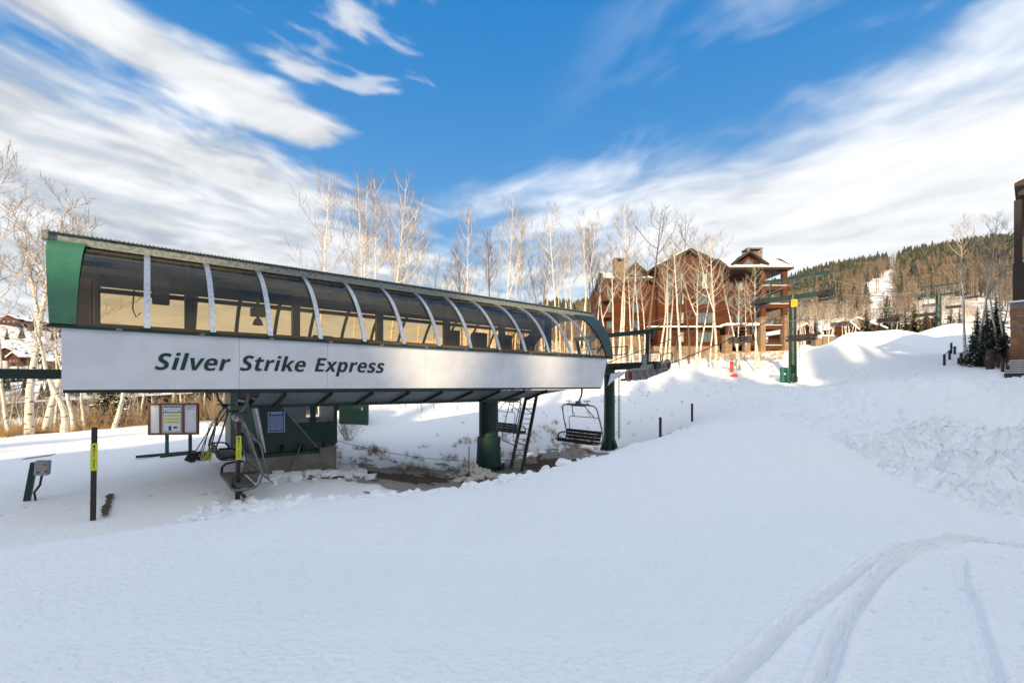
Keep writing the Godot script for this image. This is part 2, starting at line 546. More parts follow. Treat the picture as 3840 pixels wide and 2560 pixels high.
const LAND := [[-6.24,5.50,-0.3834],[-5.26,6.60,-0.0646],[-3.68,8.00,-0.3429],[-1.96,9.00,-0.2276],[0.23,10.00,0.0744],[2.38,11.00,-0.2454],[4.04,11.20,-0.3084],[5.56,11.00,-0.3779],[7.16,11.00,-0.9758],[7.84,10.50,-0.5442],[8.44,10.00,0.6284],[8.40,8.50,0.3390],[7.95,7.00,0.0615],[-3.01,2.65,-0.2115],[-1.45,2.60,-0.0288],[0.00,2.60,-0.0784],[1.34,2.65,-0.1717],[3.12,2.75,0.1557],[-4.43,3.90,0.2450],[-2.45,4.40,0.1198],[0.00,4.80,0.0500],[2.53,5.00,0.7811],[3.66,4.60,-0.9953],[5.93,6.00,-0.4094],[3.79,7.50,0.3357],[1.47,6.80,-0.1591],[5.01,6.70,0.2614],[5.34,4.70,0.3918],[-1.16,6.80,0.1684],[-3.65,5.60,0.0847],[-4.50,26.50,0.2104],[-6.12,36.00,0.0136],[-7.81,46.00,-0.2398],[3.42,28.60,-0.1429],[4.79,40.00,0.1005],[11.11,42.00,-0.0207],[16.26,52.00,-0.0627],[26.87,60.00,-0.0624],[14.22,58.00,-0.0061],[34.38,84.00,0.0212],[18.59,90.00,-0.0542],[46.64,80.00,-0.0027],[-12.34,34.00,-0.3193],[-0.85,34.00,-0.1396],[1.11,48.00,0.0150],[18.21,36.00,-0.0314],[10.64,26.00,-1.1938],[6.97,21.00,-0.5159],[10.39,26.00,0.8981],[15.61,24.00,0.1032],[14.32,18.00,-0.0173],[32.11,36.00,0.1808],[32.87,44.00,-0.0327],[13.84,14.00,-0.1925],[11.39,10.50,-0.5098],[10.78,9.50,0.3763],[24.95,23.00,1.9276],[34.05,30.00,0.1261],[24.88,24.00,-2.0149],[43.49,44.00,0.0105],[37.87,34.00,-0.1654],[44.83,60.00,0.0785],[35.34,52.00,-0.0509],[64.22,72.00,-0.0336],[62.78,60.00,0.0121],[62.90,90.00,-0.1566],[79.54,100.00,-0.0400],[94.17,90.00,-0.0578],[30.89,48.20,0.2035],[97.57,102.00,0.0260],[50.56,45.00,-0.0859],[0.00,0.00,0.0772],[-4.00,0.00,0.0103],[4.00,0.00,-0.0495],[0.00,-6.00,-0.0068],[-10.00,-6.00,0.0043],[10.00,-6.00,0.0228],[10.00,0.00,0.0041],[-10.00,2.00,0.0087],[0.00,-20.00,0.0095],[-25.00,-15.00,-0.0094],[25.00,-15.00,0.0075],[-25.00,0.00,0.0024],[25.00,0.00,0.0097],[-8.50,8.00,0.2450],[-6.00,9.80,0.3332],[-12.00,7.00,0.0202],[-3.50,12.00,0.1438],[-1.00,14.00,0.1562],[2.50,15.00,-0.2285],[-10.50,11.30,-0.0638],[-7.90,13.00,-0.1001],[-14.00,13.00,0.0059],[-12.00,16.00,0.0043],[-9.00,15.00,0.0905],[-16.00,20.00,0.0071],[-20.00,26.00,0.0386],[-12.00,24.00,-0.0124],[-26.00,22.00,-0.0108],[-30.00,29.00,0.0412],[-34.00,29.00,-0.0993],[-31.00,37.00,-0.0461],[-30.00,43.00,-0.2135],[-22.00,36.00,0.0331],[-20.00,15.00,0.0016],[-26.00,12.00,-0.0092],[-6.50,15.50,-0.1593],[-9.00,20.00,-0.0657],[-4.60,17.00,-0.1165],[-3.00,18.00,0.1954],[0.00,18.00,-0.0892],[-1.20,23.30,-0.0553],[2.00,20.00,0.1836],[3.00,25.00,0.0346],[6.35,29.40,0.4523],[-4.00,24.00,0.0477],[-7.00,25.00,-0.1592],[-11.00,28.00,0.0740],[-9.00,32.00,0.1251],[6.00,24.00,0.2662],[8.00,14.50,0.2701],[5.50,14.50,0.0633],[3.50,14.00,0.7849],[10.00,12.60,0.6678],[-16.00,40.00,0.1866],[-22.00,48.00,0.2072],[-38.00,40.00,0.1093],[-32.00,52.00,0.0455],[-50.00,60.00,-0.0583],[-40.00,80.00,0.1227],[-15.00,60.00,-0.0414],[-10.00,80.00,-0.0729],[-60.00,90.00,-0.0189],[-60.00,30.00,-0.0152],[-100.00,60.00,0.0055],[-30.00,110.00,0.2105],[0.00,110.00,-0.0592],[67.50,84.00,0.1990],[40.00,110.00,0.0354],[80.00,130.00,0.0403],[110.00,110.00,0.0531],[110.00,60.00,-0.0019],[60.00,30.00,0.0059],[80.00,10.00,0.0187],[50.00,0.00,-0.0146],[46.00,48.00,-0.0254],[120.00,130.00,-0.0429],[-130.00,130.00,0.0066],[-130.00,0.00,0.0015],[130.00,0.00,0.0124],[0.00,-45.00,-0.0352],[-60.00,-45.00,-0.0705],[60.00,-45.00,0.0098],[-60.00,0.00,0.0262],[130.00,-45.00,0.0111],[-130.00,-45.00,0.0217],[0.00,130.00,-0.1474]]

func land_raw(x: float, d: float) -> float:
	var y := 0.07084 + 0.098703 * x + 0.020129 * d
	for p in LAND:
		var a: float = x - p[0]
		var b: float = d - p[1]
		y += p[2] * sqrt(a * a + b * b + 2.56)
	return y

func bank(x: float, d: float, cx: float, cd: float, r: float, h: float) -> float:
	var q := ((x - cx) * (x - cx) + (d - cd) * (d - cd)) / (r * r)
	return h * exp(-q) if q < 9.0 else 0.0

func fill_grid() -> void:
	grid.resize(GW * GH)
	for j in GH:
		for k in GW:
			grid[j * GW + k] = land_raw(GX0 + k, GD0 + j)

func smooth_land(x: float, d: float) -> float:
	var fx := clampf(x - GX0, 1.0, GW - 3.001)
	var fd := clampf(d - GD0, 1.0, GH - 3.001)
	var ix := int(fx)
	var id := int(fd)
	fx -= ix
	fd -= id
	var wx := [(1 - fx) ** 3 / 6.0, (3 * fx ** 3 - 6 * fx * fx + 4) / 6.0, (-3 * fx ** 3 + 3 * fx * fx + 3 * fx + 1) / 6.0, fx ** 3 / 6.0]
	var wd := [(1 - fd) ** 3 / 6.0, (3 * fd ** 3 - 6 * fd * fd + 4) / 6.0, (-3 * fd ** 3 + 3 * fd * fd + 3 * fd + 1) / 6.0, fd ** 3 / 6.0]
	var y := 0.0
	for j in 4:
		var o := (id + j - 1) * GW + ix - 1
		y += wd[j] * (wx[0] * grid[o] + wx[1] * grid[o + 1] + wx[2] * grid[o + 2] + wx[3] * grid[o + 3])
	return y

const TRACKS := [
	[[1.21, 2.65], [1.70, 3.12], [2.17, 3.6], [2.75, 4.05], [3.36, 4.5], [4.05, 5.02], [4.80, 5.5], [6.03, 6.1], [7.6, 6.6]],
	[[1.83, 2.7], [2.2, 3.1], [2.55, 3.5], [2.97, 3.9], [3.42, 4.3], [4.05, 4.82], [4.73, 5.3], [5.93, 5.95], [7.6, 6.45]],
	[[2.96, 2.75], [3.3, 3.12], [3.63, 3.5], [4.05, 3.95], [4.41, 4.4], [5.29, 5.3]],
]
const TRACK_SHAPE := [[0.058, 0.13], [0.052, 0.115], [0.04, 0.06]]

func track_cut(x: float, d: float) -> float:
	var y := 0.0
	for k in 3:
		var pts: Array = TRACKS[k]
		var best := 9.0
		for j in pts.size() - 1:
			var ax: float = pts[j][0]
			var ad: float = pts[j][1]
			var bx: float = pts[j + 1][0] - ax
			var bd: float = pts[j + 1][1] - ad
			var f := clampf(((x - ax) * bx + (d - ad) * bd) / (bx * bx + bd * bd), 0.0, 1.0)
			best = minf(best, Vector2(x - ax - bx * f, d - ad - bd * f).length())
		var wide: float = TRACK_SHAPE[k][0]
		var deep: float = TRACK_SHAPE[k][1]
		if best < wide * 3.0:
			y -= deep * (1.0 - smoothstep(wide * 0.55, wide * 1.15, best))
			y += deep * 0.35 * exp(-pow((best - wide * 1.6) / (wide * 0.5), 2)) * (0.7 + 0.6 * fine.get_noise_2d(x * 9.0, d * 9.0))
	return y

func land(x: float, d: float) -> float:
	# the lie of the snow at x metres to the right and d metres ahead
	var y := smooth_land(x, d)
	if d > 30.0 and x > 20.0:
		y += bank(x, d, 64, 76, 6.0, 3.3) + bank(x, d, 40.6, 56, 4.6, 2.6) + bank(x, d, 94, 96, 7.0, 3.2) + bank(x, d, 65, 65, 4.5, 1.8) + bank(x, d, 53, 63, 3.6, 1.6) + bank(x, d, 57, 76, 3.5, 2.2) + bank(x, d, 75, 74, 5.0, 1.2)
	return y

func lumpy(x: float, d: float) -> float:
	# smaller relief: soft on the drift in front, rough where snow was pushed about or skied
	var y := 0.0
	if d < 60.0:
		# ploughed rubble on the right
		var rub := exp(-pow(((x + d) * 0.7071 - 21.5) / 7.5, 2) - pow(((x - d) * 0.7071 - 0.6) / 3.6, 2))
		if rub > 0.02:
			var q := fine.get_noise_2d(x * 3.2, d * 3.2)
			y += rub * (0.26 * q * absf(q) * 2.0 + 0.16 * fine.get_noise_2d(x * 6.0 + 2.0 * q, d * 6.0) + 0.7 * coarse.get_noise_2d(x * 1.2, d * 1.2))
		# broken edge of the bank behind the drift
		var edge := exp(-pow((d - 12.4 - 0.12 * x) / 1.5, 2)) * (1.0 - smoothstep(4.0, 7.0, x)) * smoothstep(-9.0, -5.0, x)
		if edge > 0.02:
			y += edge * (0.30 + 0.20 * fine.get_noise_2d(x * 3.0, d * 3.0) + 0.12 * fine.get_noise_2d(x * 8.0, d * 8.0))
		var wild := smoothstep(11.0, 14.0, d) * (1.0 - smoothstep(30.0, 60.0, d))
		y += wild * (0.035 * fine.get_noise_2d(x * 1.5, d * 1.5) + 0.02 * fine.get_noise_2d(x * 4.0, d * 4.0))
		# ski lines that curve down the run
		if x > 9.0 and d > 12.0:
			var along := x * 0.55 + d * 0.83 + 2.0 * coarse.get_noise_2d(x * 0.6, d * 0.6)
			var over := x * 0.83 - d * 0.55 + 3.5 * coarse.get_noise_2d(x * 0.35 + 50.0, d * 0.35)
			y += 0.11 * fine.get_noise_2d(over * 3.2, along * 0.26) * smoothstep(9.0, 13.0, x)
	if x > -1.0 and x < 8.5 and d < 8.0 and d > 1.0:
		y += track_cut(x, d)
		var churn := smoothstep(3.3, 4.6, x - (d - 3.0) * 0.45) * (1.0 - smoothstep(5.2, 6.2, d))
		y += churn * (0.02 * fine.get_noise_2d(x * 9.0, d * 9.0) + 0.012 * fine.get_noise_2d(x * 20.0, d * 20.0))
	y += 0.05 * coarse.get_noise_2d(x, d)
	return y

func snow_top(x: float, d: float) -> float:
	return land(x, d) + lumpy(x, d)

func steps(from: float, lo: float, hi: float, to: float, step: float, grow_a: float, grow_b: float) -> PackedFloat32Array:
	var below := []
	var s := step
	var p := lo
	while p > from:
		p -= s
		s *= grow_a
		below.append(p)
	below.reverse()
	var out := PackedFloat32Array(below)
	p = lo
	while p < hi:
		out.append(p)
		p += step
	s = step
	while p < to:
		out.append(p)
		p += s
		s *= grow_b
	out.append(p)
	return out

func far_drop(x: float, d: float) -> float:
	# past the surveyed slope the valley floor runs out level
	return smooth_land(clampf(x, -62.0, 128.0), clampf(d, -42.0, 128.0))

func track_bed(x: float, d: float) -> float:
	# how far the coarse ground gives way to the finer skin that carries the tracks
	return smoothstep(1.0, 1.3, x) * (1.0 - smoothstep(6.9, 7.2, x)) * smoothstep(2.4, 2.7, d) * (1.0 - smoothstep(6.3, 6.6, d))

func make_ground() -> void:
	fine.seed = 12; fine.frequency = 0.35; fine.fractal_octaves = 3
	coarse.seed = 21; coarse.frequency = 0.25; coarse.fractal_octaves = 2
	fill_grid()
	var xs := steps(-1500.0, 0.6, 6.8, 1500.0, 0.036, 1.03, 1.026)
	var ds := steps(-700.0, 2.3, 6.6, 1600.0, 0.036, 1.09, 1.024)
	var nx := xs.size()
	var nd := ds.size()
	var hs := PackedFloat32Array()
	hs.resize(nx * nd)
	for j in nd:
		for k in nx:
			var x := xs[k]
			var d := ds[j]
			hs[j * nx + k] = snow_top(x, d) - 0.22 * track_bed(x, d) if x > -63.0 and x < 129.0 and d > -43.0 and d < 129.0 else land(x, d)
	var v := PackedVector3Array()
	var n := PackedVector3Array()
	var id := PackedInt32Array()
	v.resize(nx * nd)
	n.resize(nx * nd)
	id.resize((nx - 1) * (nd - 1) * 6)
	for j in nd:
		for k in nx:
			var o := j * nx + k
			v[o] = Vector3(xs[k], hs[o], -ds[j])
			var k0 := maxi(k - 1, 0)
			var k1 := mini(k + 1, nx - 1)
			var j0 := maxi(j - 1, 0)
			var j1 := mini(j + 1, nd - 1)
			n[o] = Vector3(-(hs[j * nx + k1] - hs[j * nx + k0]) / (xs[k1] - xs[k0]), 1.0, (hs[j1 * nx + k] - hs[j0 * nx + k]) / (ds[j1] - ds[j0])).normalized()
	var q := 0
	for j in nd - 1:
		for k in nx - 1:
			var a := j * nx + k
			var b := a + nx
			id[q] = a; id[q + 1] = b; id[q + 2] = b + 1
			id[q + 3] = a; id[q + 4] = b + 1; id[q + 5] = a + 1
			q += 6
	var arr := []
	arr.resize(Mesh.ARRAY_MAX)
	arr[Mesh.ARRAY_VERTEX] = v; arr[Mesh.ARRAY_NORMAL] = n; arr[Mesh.ARRAY_INDEX] = id
	var m := ArrayMesh.new()
	m.add_surface_from_arrays(Mesh.PRIMITIVE_TRIANGLES, arr)
	ground_piece("snow_ground", m, M.snow, "snow covered slope with a smooth drift in front")
	print("ground ", nx, " x ", nd)

func clods(called: String, label: String, m: Material, corner: Vector2, size: Vector2, turn: float, cells: Vector2i, mask: Callable, style := 0, size_of := 1.0) -> void:
	# churned snow: a finer skin over the slope, heaped where mask(x, d) > 0 and sunk under it elsewhere
	var v := PackedVector3Array()
	var ca := cos(turn)
	var sa := sin(turn)
	for j in cells.y + 1:
		for k in cells.x + 1:
			var p := Vector2(size.x * k / cells.x, size.y * j / cells.y)
			var x := corner.x + p.x * ca - p.y * sa
			var d := corner.y + p.x * sa + p.y * ca
			var w: float = mask.call(x, d)
			var q := fine.get_noise_2d(x * 4.5 + 1.5 * fine.get_noise_2d(x * 2.0, d * 2.0), d * 4.5)
			var r := fine.get_noise_2d(x * 11.0 + 30.0, d * 11.0)
			var e := 0.46 * maxf(q + 0.05, 0.0) + 0.24 * absf(r) + 0.09 * fine.get_noise_2d(x * 24.0, d * 24.0)
			e *= size_of
			if style == 3:
				var inner := smoothstep(0.9, 0.98, x) * (1.0 - smoothstep(7.21, 7.29, x)) * smoothstep(2.3, 2.38, d) * (1.0 - smoothstep(6.61, 6.69, d))
				v.append(Vector3(x, snow_top(x, d) - 0.03 * (1.0 - inner), -d))
				continue
			if style == 2:
				# packed lane with faint treads
				e = 0.02 + 0.007 * sin((x * 0.3 + d * 0.95 + 0.25 * coarse.get_noise_2d(x * 3.0, d * 3.0)) * 30.0) * (0.6 + fine.get_noise_2d(x * 2.0, d * 2.0)) + 0.02 * fine.get_noise_2d(x * 3.0, d * 3.0) + 0.012 * r
			if style == 1:
				# ruts: level lines of noise drawn out down the run
				var al := 0.73 * x + 0.68 * d
				var ov := 0.68 * x - 0.73 * d + 1.2 * coarse.get_noise_2d(x * 0.5, d * 0.5)
				var n1 := fine.get_noise_2d(ov * 1.9, al * 0.16)
				var n2 := fine.get_noise_2d(ov * 1.3 + 0.35 * al + 60.0, al * 0.2)
				e = 0.13 - 0.13 * exp(-pow(n1 / 0.09, 2)) - 0.09 * exp(-pow(n2 / 0.06, 2)) + 0.05 * fine.get_noise_2d(x * 5.0, d * 5.0)
			v.append(Vector3(x, snow_top(x, d) - 0.08 + clampf(w, 0.0, 1.0) * (e + 0.08), -d))
	var n := PackedVector3Array()
	n.resize(v.size())
	var id := PackedInt32Array()
	for j in cells.y + 1:
		for k in cells.x + 1:
			var o := j * (cells.x + 1)
			var l := v[o + maxi(k - 1, 0)]
			var r := v[o + mini(k + 1, cells.x)]
			var a := v[maxi(j - 1, 0) * (cells.x + 1) + k]
			var b := v[mini(j + 1, cells.y) * (cells.x + 1) + k]
			n[o + k] = (r - l).cross(b - a).normalized()
			if j < cells.y and k < cells.x:
				var c := o + k
				var g := c + cells.x + 1
				id.append_array([c, g, g + 1, c, g + 1, c + 1])
	var arr := []
	arr.resize(Mesh.ARRAY_MAX)
	arr[Mesh.ARRAY_VERTEX] = v; arr[Mesh.ARRAY_NORMAL] = n; arr[Mesh.ARRAY_INDEX] = id
	var me := ArrayMesh.new()
	me.add_surface_from_arrays(Mesh.PRIMITIVE_TRIANGLES, arr)
	ground_piece(called, me, m, label)

func sheet(called: String, label: String, m: Material, corner: Vector2, size: Vector2, turn: float, cells: Vector2i, keep: Callable, lift := 0.006, kind := "structure", ripple := 0.0) -> void:
	# a skin that follows the snow, with a ragged outline given by keep(x, d) > 0
	var b := Buf.new()
	var ca := cos(turn)
	var sa := sin(turn)
	var hs := []
	for j in cells.y + 1:
		for k in cells.x + 1:
			var p := Vector2(size.x * k / cells.x, size.y * j / cells.y)
			var x := corner.x + p.x * ca - p.y * sa
			var d := corner.y + p.x * sa + p.y * ca
			var y := snow_top(x, d) + lift
			if ripple > 0.0:
				y += ripple * (0.5 + fine.get_noise_2d(x * 2.0, d * 2.0)) * sin((x * 0.3 + d * 0.95 + 0.25 * coarse.get_noise_2d(x * 3.0, d * 3.0)) * 38.0)
			hs.append(Vector3(x, y, -d))
	for j in cells.y:
		for k in cells.x:
			var o := j * (cells.x + 1) + k
			var a: Vector3 = hs[o]
			var c: Vector3 = hs[o + cells.x + 2]
			if keep.call((a.x + c.x) / 2, -(a.z + c.z) / 2) > 0.0:
				b.quad(a, hs[o + 1], c, hs[o + cells.x + 1])
	if b.v.size():
		ground_piece(called, b, m, label, kind)

# ---------- plants ----------
var aspens := []
var spruces := []

func grow(from: Vector3, dir: Vector3, length: float, segs: int, bend: float, up: float) -> PackedVector3Array:
	var p := PackedVector3Array([from])
	var at := from
	var d := dir.normalized()
	for k in segs:
		d = (d + Vector3(rng.randf_range(-bend, bend), rng.randf_range(-bend, bend) * 0.6 + up, rng.randf_range(-bend, bend))).normalized()
		at += d * length / segs
		p.append(at)
	return p

func along(p: PackedVector3Array, f: float) -> Vector3:
	var q := clampf(f, 0.0, 0.9999) * (p.size() - 1)
	return p[int(q)].lerp(p[int(q) + 1], q - int(q))

func taper(a: float, b: float, cnt: int) -> PackedFloat32Array:
	var r := PackedFloat32Array()
	for k in cnt:
		r.append(lerpf(a, b, pow(float(k) / (cnt - 1), 0.8)))
	return r

func make_aspen(sd: int, limbs: int, low: float, spread: float, fork: bool, twigs := 5) -> Array:
	# bare aspen about 20 m tall: [trunk with its limbs, crown of twigs]
	rng.seed = sd
	var wood := Buf.new()
	var fineb := Buf.new()
	var stems := []
	var t := grow(Vector3(0, -0.4, 0), Vector3(rng.randf_range(-0.05, 0.05), 1, rng.randf_range(-0.05, 0.05)), 19.6, 16, 0.055, 0.05)
	wood.tube(t, taper(0.21, 0.018, t.size()), 9, 0.28, false)
	stems.append([t, low, 0.2])
	if fork:
		var f := rng.randf_range(0.42, 0.55)
		var an := rng.randf() * TAU
		var t2 := grow(along(t, f), Vector3(cos(an) * 0.42, 1, sin(an) * 0.42), 19.6 * (1 - f) * 0.93, 9, 0.07, 0.06)
		wood.tube(t2, taper(0.11, 0.016, t2.size()), 7, 0.28, false)
		stems.append([t2, 0.12, 0.1])
	for st in stems:
		var p: PackedVector3Array = st[0]
		var total := 19.6 if st == stems[0] else 9.5
		var an := rng.randf() * TAU
		var cnt := limbs if st == stems[0] else limbs * 2 / 3
		for k in cnt:
			var f: float = lerpf(st[1], 0.97, pow((k + rng.randf()) / cnt, 0.9))
			an += 2.4 + rng.randf_range(-0.5, 0.5)
			var leng := ((1.0 - f) * total * 0.42 + 1.1) * rng.randf_range(0.7, 1.2) * spread
			if f < st[1] + 0.10:
				leng *= 0.75
			var tilt := rng.randf_range(0.35, 0.95)
			var limb := grow(along(p, f), Vector3(cos(an), tilt, sin(an)), leng, 7, 0.17, 0.11)
			var r0 := clampf(0.0085 * leng + 0.011, 0.016, 0.06)
			wood.tube(limb, taper(r0, 0.012, limb.size()), 5, 0.3, false)
			var subs := int(3 + leng * 1.4)
			for j in subs:
				var g := lerpf(0.22, 0.98, (j + rng.randf()) / subs)
				var dir := (along(limb, minf(g + 0.15, 1.0)) - along(limb, maxf(g - 0.15, 0.0))).normalized()
				var off := Vector3(rng.randf_range(-1, 1), rng.randf_range(-0.15, 0.9), rng.randf_range(-1, 1)).normalized()
				var sl := leng * rng.randf_range(0.22, 0.42) * (1.15 - g * 0.5) + 0.25
				var sub := grow(along(limb, g), dir * 0.75 + off, sl, 4, 0.22, 0.10)
				fineb.tube(sub, taper(0.014, 0.008, sub.size()), 3, 1.0, false)
				for q in twigs:
					var w := lerpf(0.2, 1.0, (q + rng.randf()) / twigs)
					var o2 := Vector3(rng.randf_range(-1, 1), rng.randf_range(-0.2, 1.0), rng.randf_range(-1, 1)).normalized()
					var tw := grow(along(sub, w), (sub[-1] - sub[0]).normalized() * 0.7 + o2, rng.randf_range(0.25, 0.75), 2, 0.25, 0.12)
					fineb.tube(tw, PackedFloat32Array([0.008, 0.006, 0.005]), 3, 1.0, false)
	for k in 6:
		var f := rng.randf_range(0.14, low)
		var an := rng.randf() * TAU
		var stub := grow(along(t, f), Vector3(cos(an), rng.randf_range(-0.3, 0.4), sin(an)), rng.randf_range(0.3, 1.5), 3, 0.2, 0.0)
		fineb.tube(stub, taper(0.02, 0.008, stub.size()), 3, 1.0, false)
	return [wood.done(), fineb.done()]

func aspen(called: String, kind: int, at: Vector3, tall: float, wide: float, turn: float, lean: Vector2, label: String, group: String, dark := false) -> void:
	var o := thing(called, label, "tree", at, turn, group)
	o.basis = Basis(Vector3(lean.y, 0, -lean.x).normalized() if lean.length() > 0.001 else Vector3.UP, lean.length()) * Basis(Vector3.UP, turn) * Basis.from_scale(Vector3(wide, tall / 20.0, wide))
	part(o, "trunk", aspens[kind][0], M.bark_dark if dark else M.bark_white)
	part(o, "crown", aspens[kind][1], M.twig_dark if dark else M.twig_pale)

func make_spruce(sd: int, tall: float, wide: float, whorls: int) -> Array:
	# [trunk, needles, snow]: drooping sprays of small faces in uneven whorls
	rng.seed = sd
	var wood := Buf.new()
	var b := Buf.new()
	var s := Buf.new()
	wood.tube(PackedVector3Array([Vector3(0, -0.3, 0), Vector3(0, tall * 0.5, 0), Vector3(0, tall * 0.985, 0)]), PackedFloat32Array([tall * 0.018, tall * 0.010, 0.015]), 7, 1.0, false)
	for k in whorls:
		var f := float(k) / whorls
		var y := tall * lerpf(0.06, 0.97, f)
		var reach := wide * pow(1.0 - f, 0.82) * rng.randf_range(0.8, 1.1) + 0.12
		var cnt := int(lerpf(15, 6, f))
		for j in cnt:
			var an := TAU * (j + rng.randf_range(-0.3, 0.3)) / cnt + k * 1.7
			var dir := Vector3(cos(an), 0, sin(an))
			var side := Vector3(-sin(an), 0, cos(an))
			var lng := reach * rng.randf_range(0.68, 1.12)
			var drop := rng.randf_range(0.18, 0.42) * (1.0 - f * 0.6)
			var root := Vector3(0, y + rng.randf_range(-0.1, 0.1), 0)
			var segs := 5
			for q in segs:
				var g0 := float(q) / segs
				var g1 := (q + 1.35) / segs
				var c0 := root + dir * lng * g0 - Vector3.UP * lng * drop * g0 * (1.3 - 0.5 * g0)
				var c1 := root + dir * lng * g1 - Vector3.UP * lng * drop * g1 * (1.3 - 0.5 * g1)
				var w := lng * 0.24 * (1.0 - g0 * 0.72) + 0.05
				var hang := Vector3.UP * (w * rng.randf_range(-1.1, 0.25))
				var l := c0.lerp(c1, 0.7) + side * w * rng.randf_range(0.7, 1.3) + hang
				var r := c0.lerp(c1, 0.7) - side * w * rng.randf_range(0.7, 1.3) + hang
				b.tri(c0, c1, l)
				b.tri(c0, r, c1)
				b.tri(c0 + Vector3.UP * 0.03, c1, c0.lerp(c1, 0.6) + hang * 1.5 + side * rng.randf_range(-0.1, 0.1))
				if rng.randf() < 0.13 and q > 0:
					var up := Vector3.UP * 0.035
					s.tri(c0 + up, c1 + up, c0.lerp(l, 0.75) + up)
					s.tri(c0 + up, c0.lerp(r, 0.75) + up, c1 + up)
	return [wood.done(), b.done(), s.done()]

func spruce(kind: int, at: Vector3, size: float, turn: float, label: String, group: String, olive := false) -> void:
	var o := thing("spruce_tree", label, "tree", at, turn, group)
	o.scale = Vector3(size, size, size)
	part(o, "trunk", spruces[kind][0], M.spruce_bark)
	part(o, "crown", spruces[kind][1], M.needles_olive if olive else M.needles)
	part(o, "snow", spruces[kind][2], M.cap_snow).set_meta("kind", "stuff")

func many(called: String, label: String, mesh: Mesh, m: Material, places: Array) -> void:
	# uncountable plants or rubble: one object
	var mm := MultiMesh.new()
	mm.transform_format = MultiMesh.TRANSFORM_3D
	mm.mesh = mesh
	mm.instance_count = places.size()
	for k in places.size():
		mm.set_instance_transform(k, places[k])
	var o := MultiMeshInstance3D.new()
	o.name = fresh(called)
	o.multimesh = mm
	o.material_override = m
	add_child(o)
	tag(o, label, "", "", "stuff")

func placed(at: Vector3, size: Vector3, turn: float, tilt := 0.0) -> Transform3D:
	return Transform3D(Basis(Vector3.UP, turn) * Basis(Vector3.RIGHT, tilt) * Basis.from_scale(size), at)

func tuft_mesh(sd: int, blades: int, tall: float, spread: float, thick: float) -> Mesh:
	rng.seed = sd
	var b := Buf.new()
	for k in blades:
		var an := rng.randf() * TAU
		var o := Vector3(cos(an), 0, sin(an)) * spread * sqrt(rng.randf())
		var h := tall * rng.randf_range(0.45, 1.1)
		var lean := Vector3(rng.randf_range(-0.4, 0.4), 1, rng.randf_range(-0.4, 0.4)) * h
		var side := Vector3(cos(an * 3), 0, sin(an * 3)) * thick
		b.tri(o - side, o + side, o + lean)
	return b.done()

func shrub_mesh(sd: int, stems: int, tall: float, spread: float, thick: float, subs := 6) -> Mesh:
	rng.seed = sd
	var b := Buf.new()
	for k in stems:
		var an := rng.randf() * TAU
		var lean := rng.randf_range(0.1, spread)
		var p := grow(Vector3(cos(an), 0, sin(an)) * 0.15, Vector3(cos(an) * lean, 1, sin(an) * lean), tall * rng.randf_range(0.6, 1.1), 4, 0.16, 0.02)
		b.tube(p, taper(thick, thick * 0.45, p.size()), 3, 1.0, false)
		for j in subs:
			var f := rng.randf_range(0.25, 0.95)
			var q := grow(along(p, f), Vector3(rng.randf_range(-1, 1), rng.randf_range(0.2, 1.2), rng.randf_range(-1, 1)), tall * rng.randf_range(0.18, 0.4), 2, 0.2, 0.05)
			b.tube(q, PackedFloat32Array([thick * 0.6, thick * 0.45, thick * 0.3]), 3, 1.0, false)
	return b.done()

func far_conifer(sd: int) -> Mesh:
	rng.seed = sd
	var b := Buf.new()
	for k in 7:
		var f := k / 7.0
		var y0 := lerpf(0.04, 0.86, f)
		var r := 0.185 * pow(1.0 - f, 0.85) + 0.012
		var cnt := 8 if k < 4 else 6
		var top := Vector3(0, y0 + lerpf(0.26, 0.15, f), 0)
		for j in cnt:
			var a0 := TAU * (j + rng.randf_range(-0.2, 0.2)) / cnt
			var a1 := a0 + TAU / cnt * rng.randf_range(0.75, 1.0)
			var p := Vector3(cos(a0), 0, sin(a0)) * r * rng.randf_range(0.6, 0.85) + Vector3(0, y0 + 0.015, 0)
			var q := Vector3(cos(a1), 0, sin(a1)) * r * rng.randf_range(0.6, 0.85) + Vector3(0, y0 + 0.015, 0)
			var am := (a0 + a1) / 2
			var e := Vector3(cos(am), 0, sin(am)) * r * rng.randf_range(0.95, 1.25) + Vector3(0, y0 - rng.randf_range(0.0, 0.03), 0)
			b.tri(e, p, top)
			b.tri(q, e, top)
	b.rod(Vector3(0, -0.05, 0), Vector3(0, 0.15, 0), 0.014, 4)
	return b.done()

func far_bare(sd: int) -> Mesh:
	rng.seed = sd
	var b := Buf.new()
	b.tube(PackedVector3Array([Vector3(0, -0.05, 0), Vector3(0.01, 0.5, 0), Vector3(0, 1, 0.01)]), PackedFloat32Array([0.016, 0.011, 0.003]), 3, 1.0, false)
	for k in 26:
		var f := rng.randf_range(0.3, 0.95)
		var an := k * 2.4
		var d := Vector3(cos(an), rng.randf_range(0.7, 1.6), sin(an)) * rng.randf_range(0.10, 0.22) * (1.15 - f * 0.6)
		var at := Vector3(0, f, 0)
		var side := Vector3(-sin(an), 0, cos(an)) * 0.008
		b.tri(at - side, at + side, at + d)
		b.tri(at - side + d * 0.5, at + side + d * 0.5, at + d * 0.8 + Vector3(rng.randf_range(-0.06, 0.06), 0.07, rng.randf_range(-0.06, 0.06)))
	return b.done()

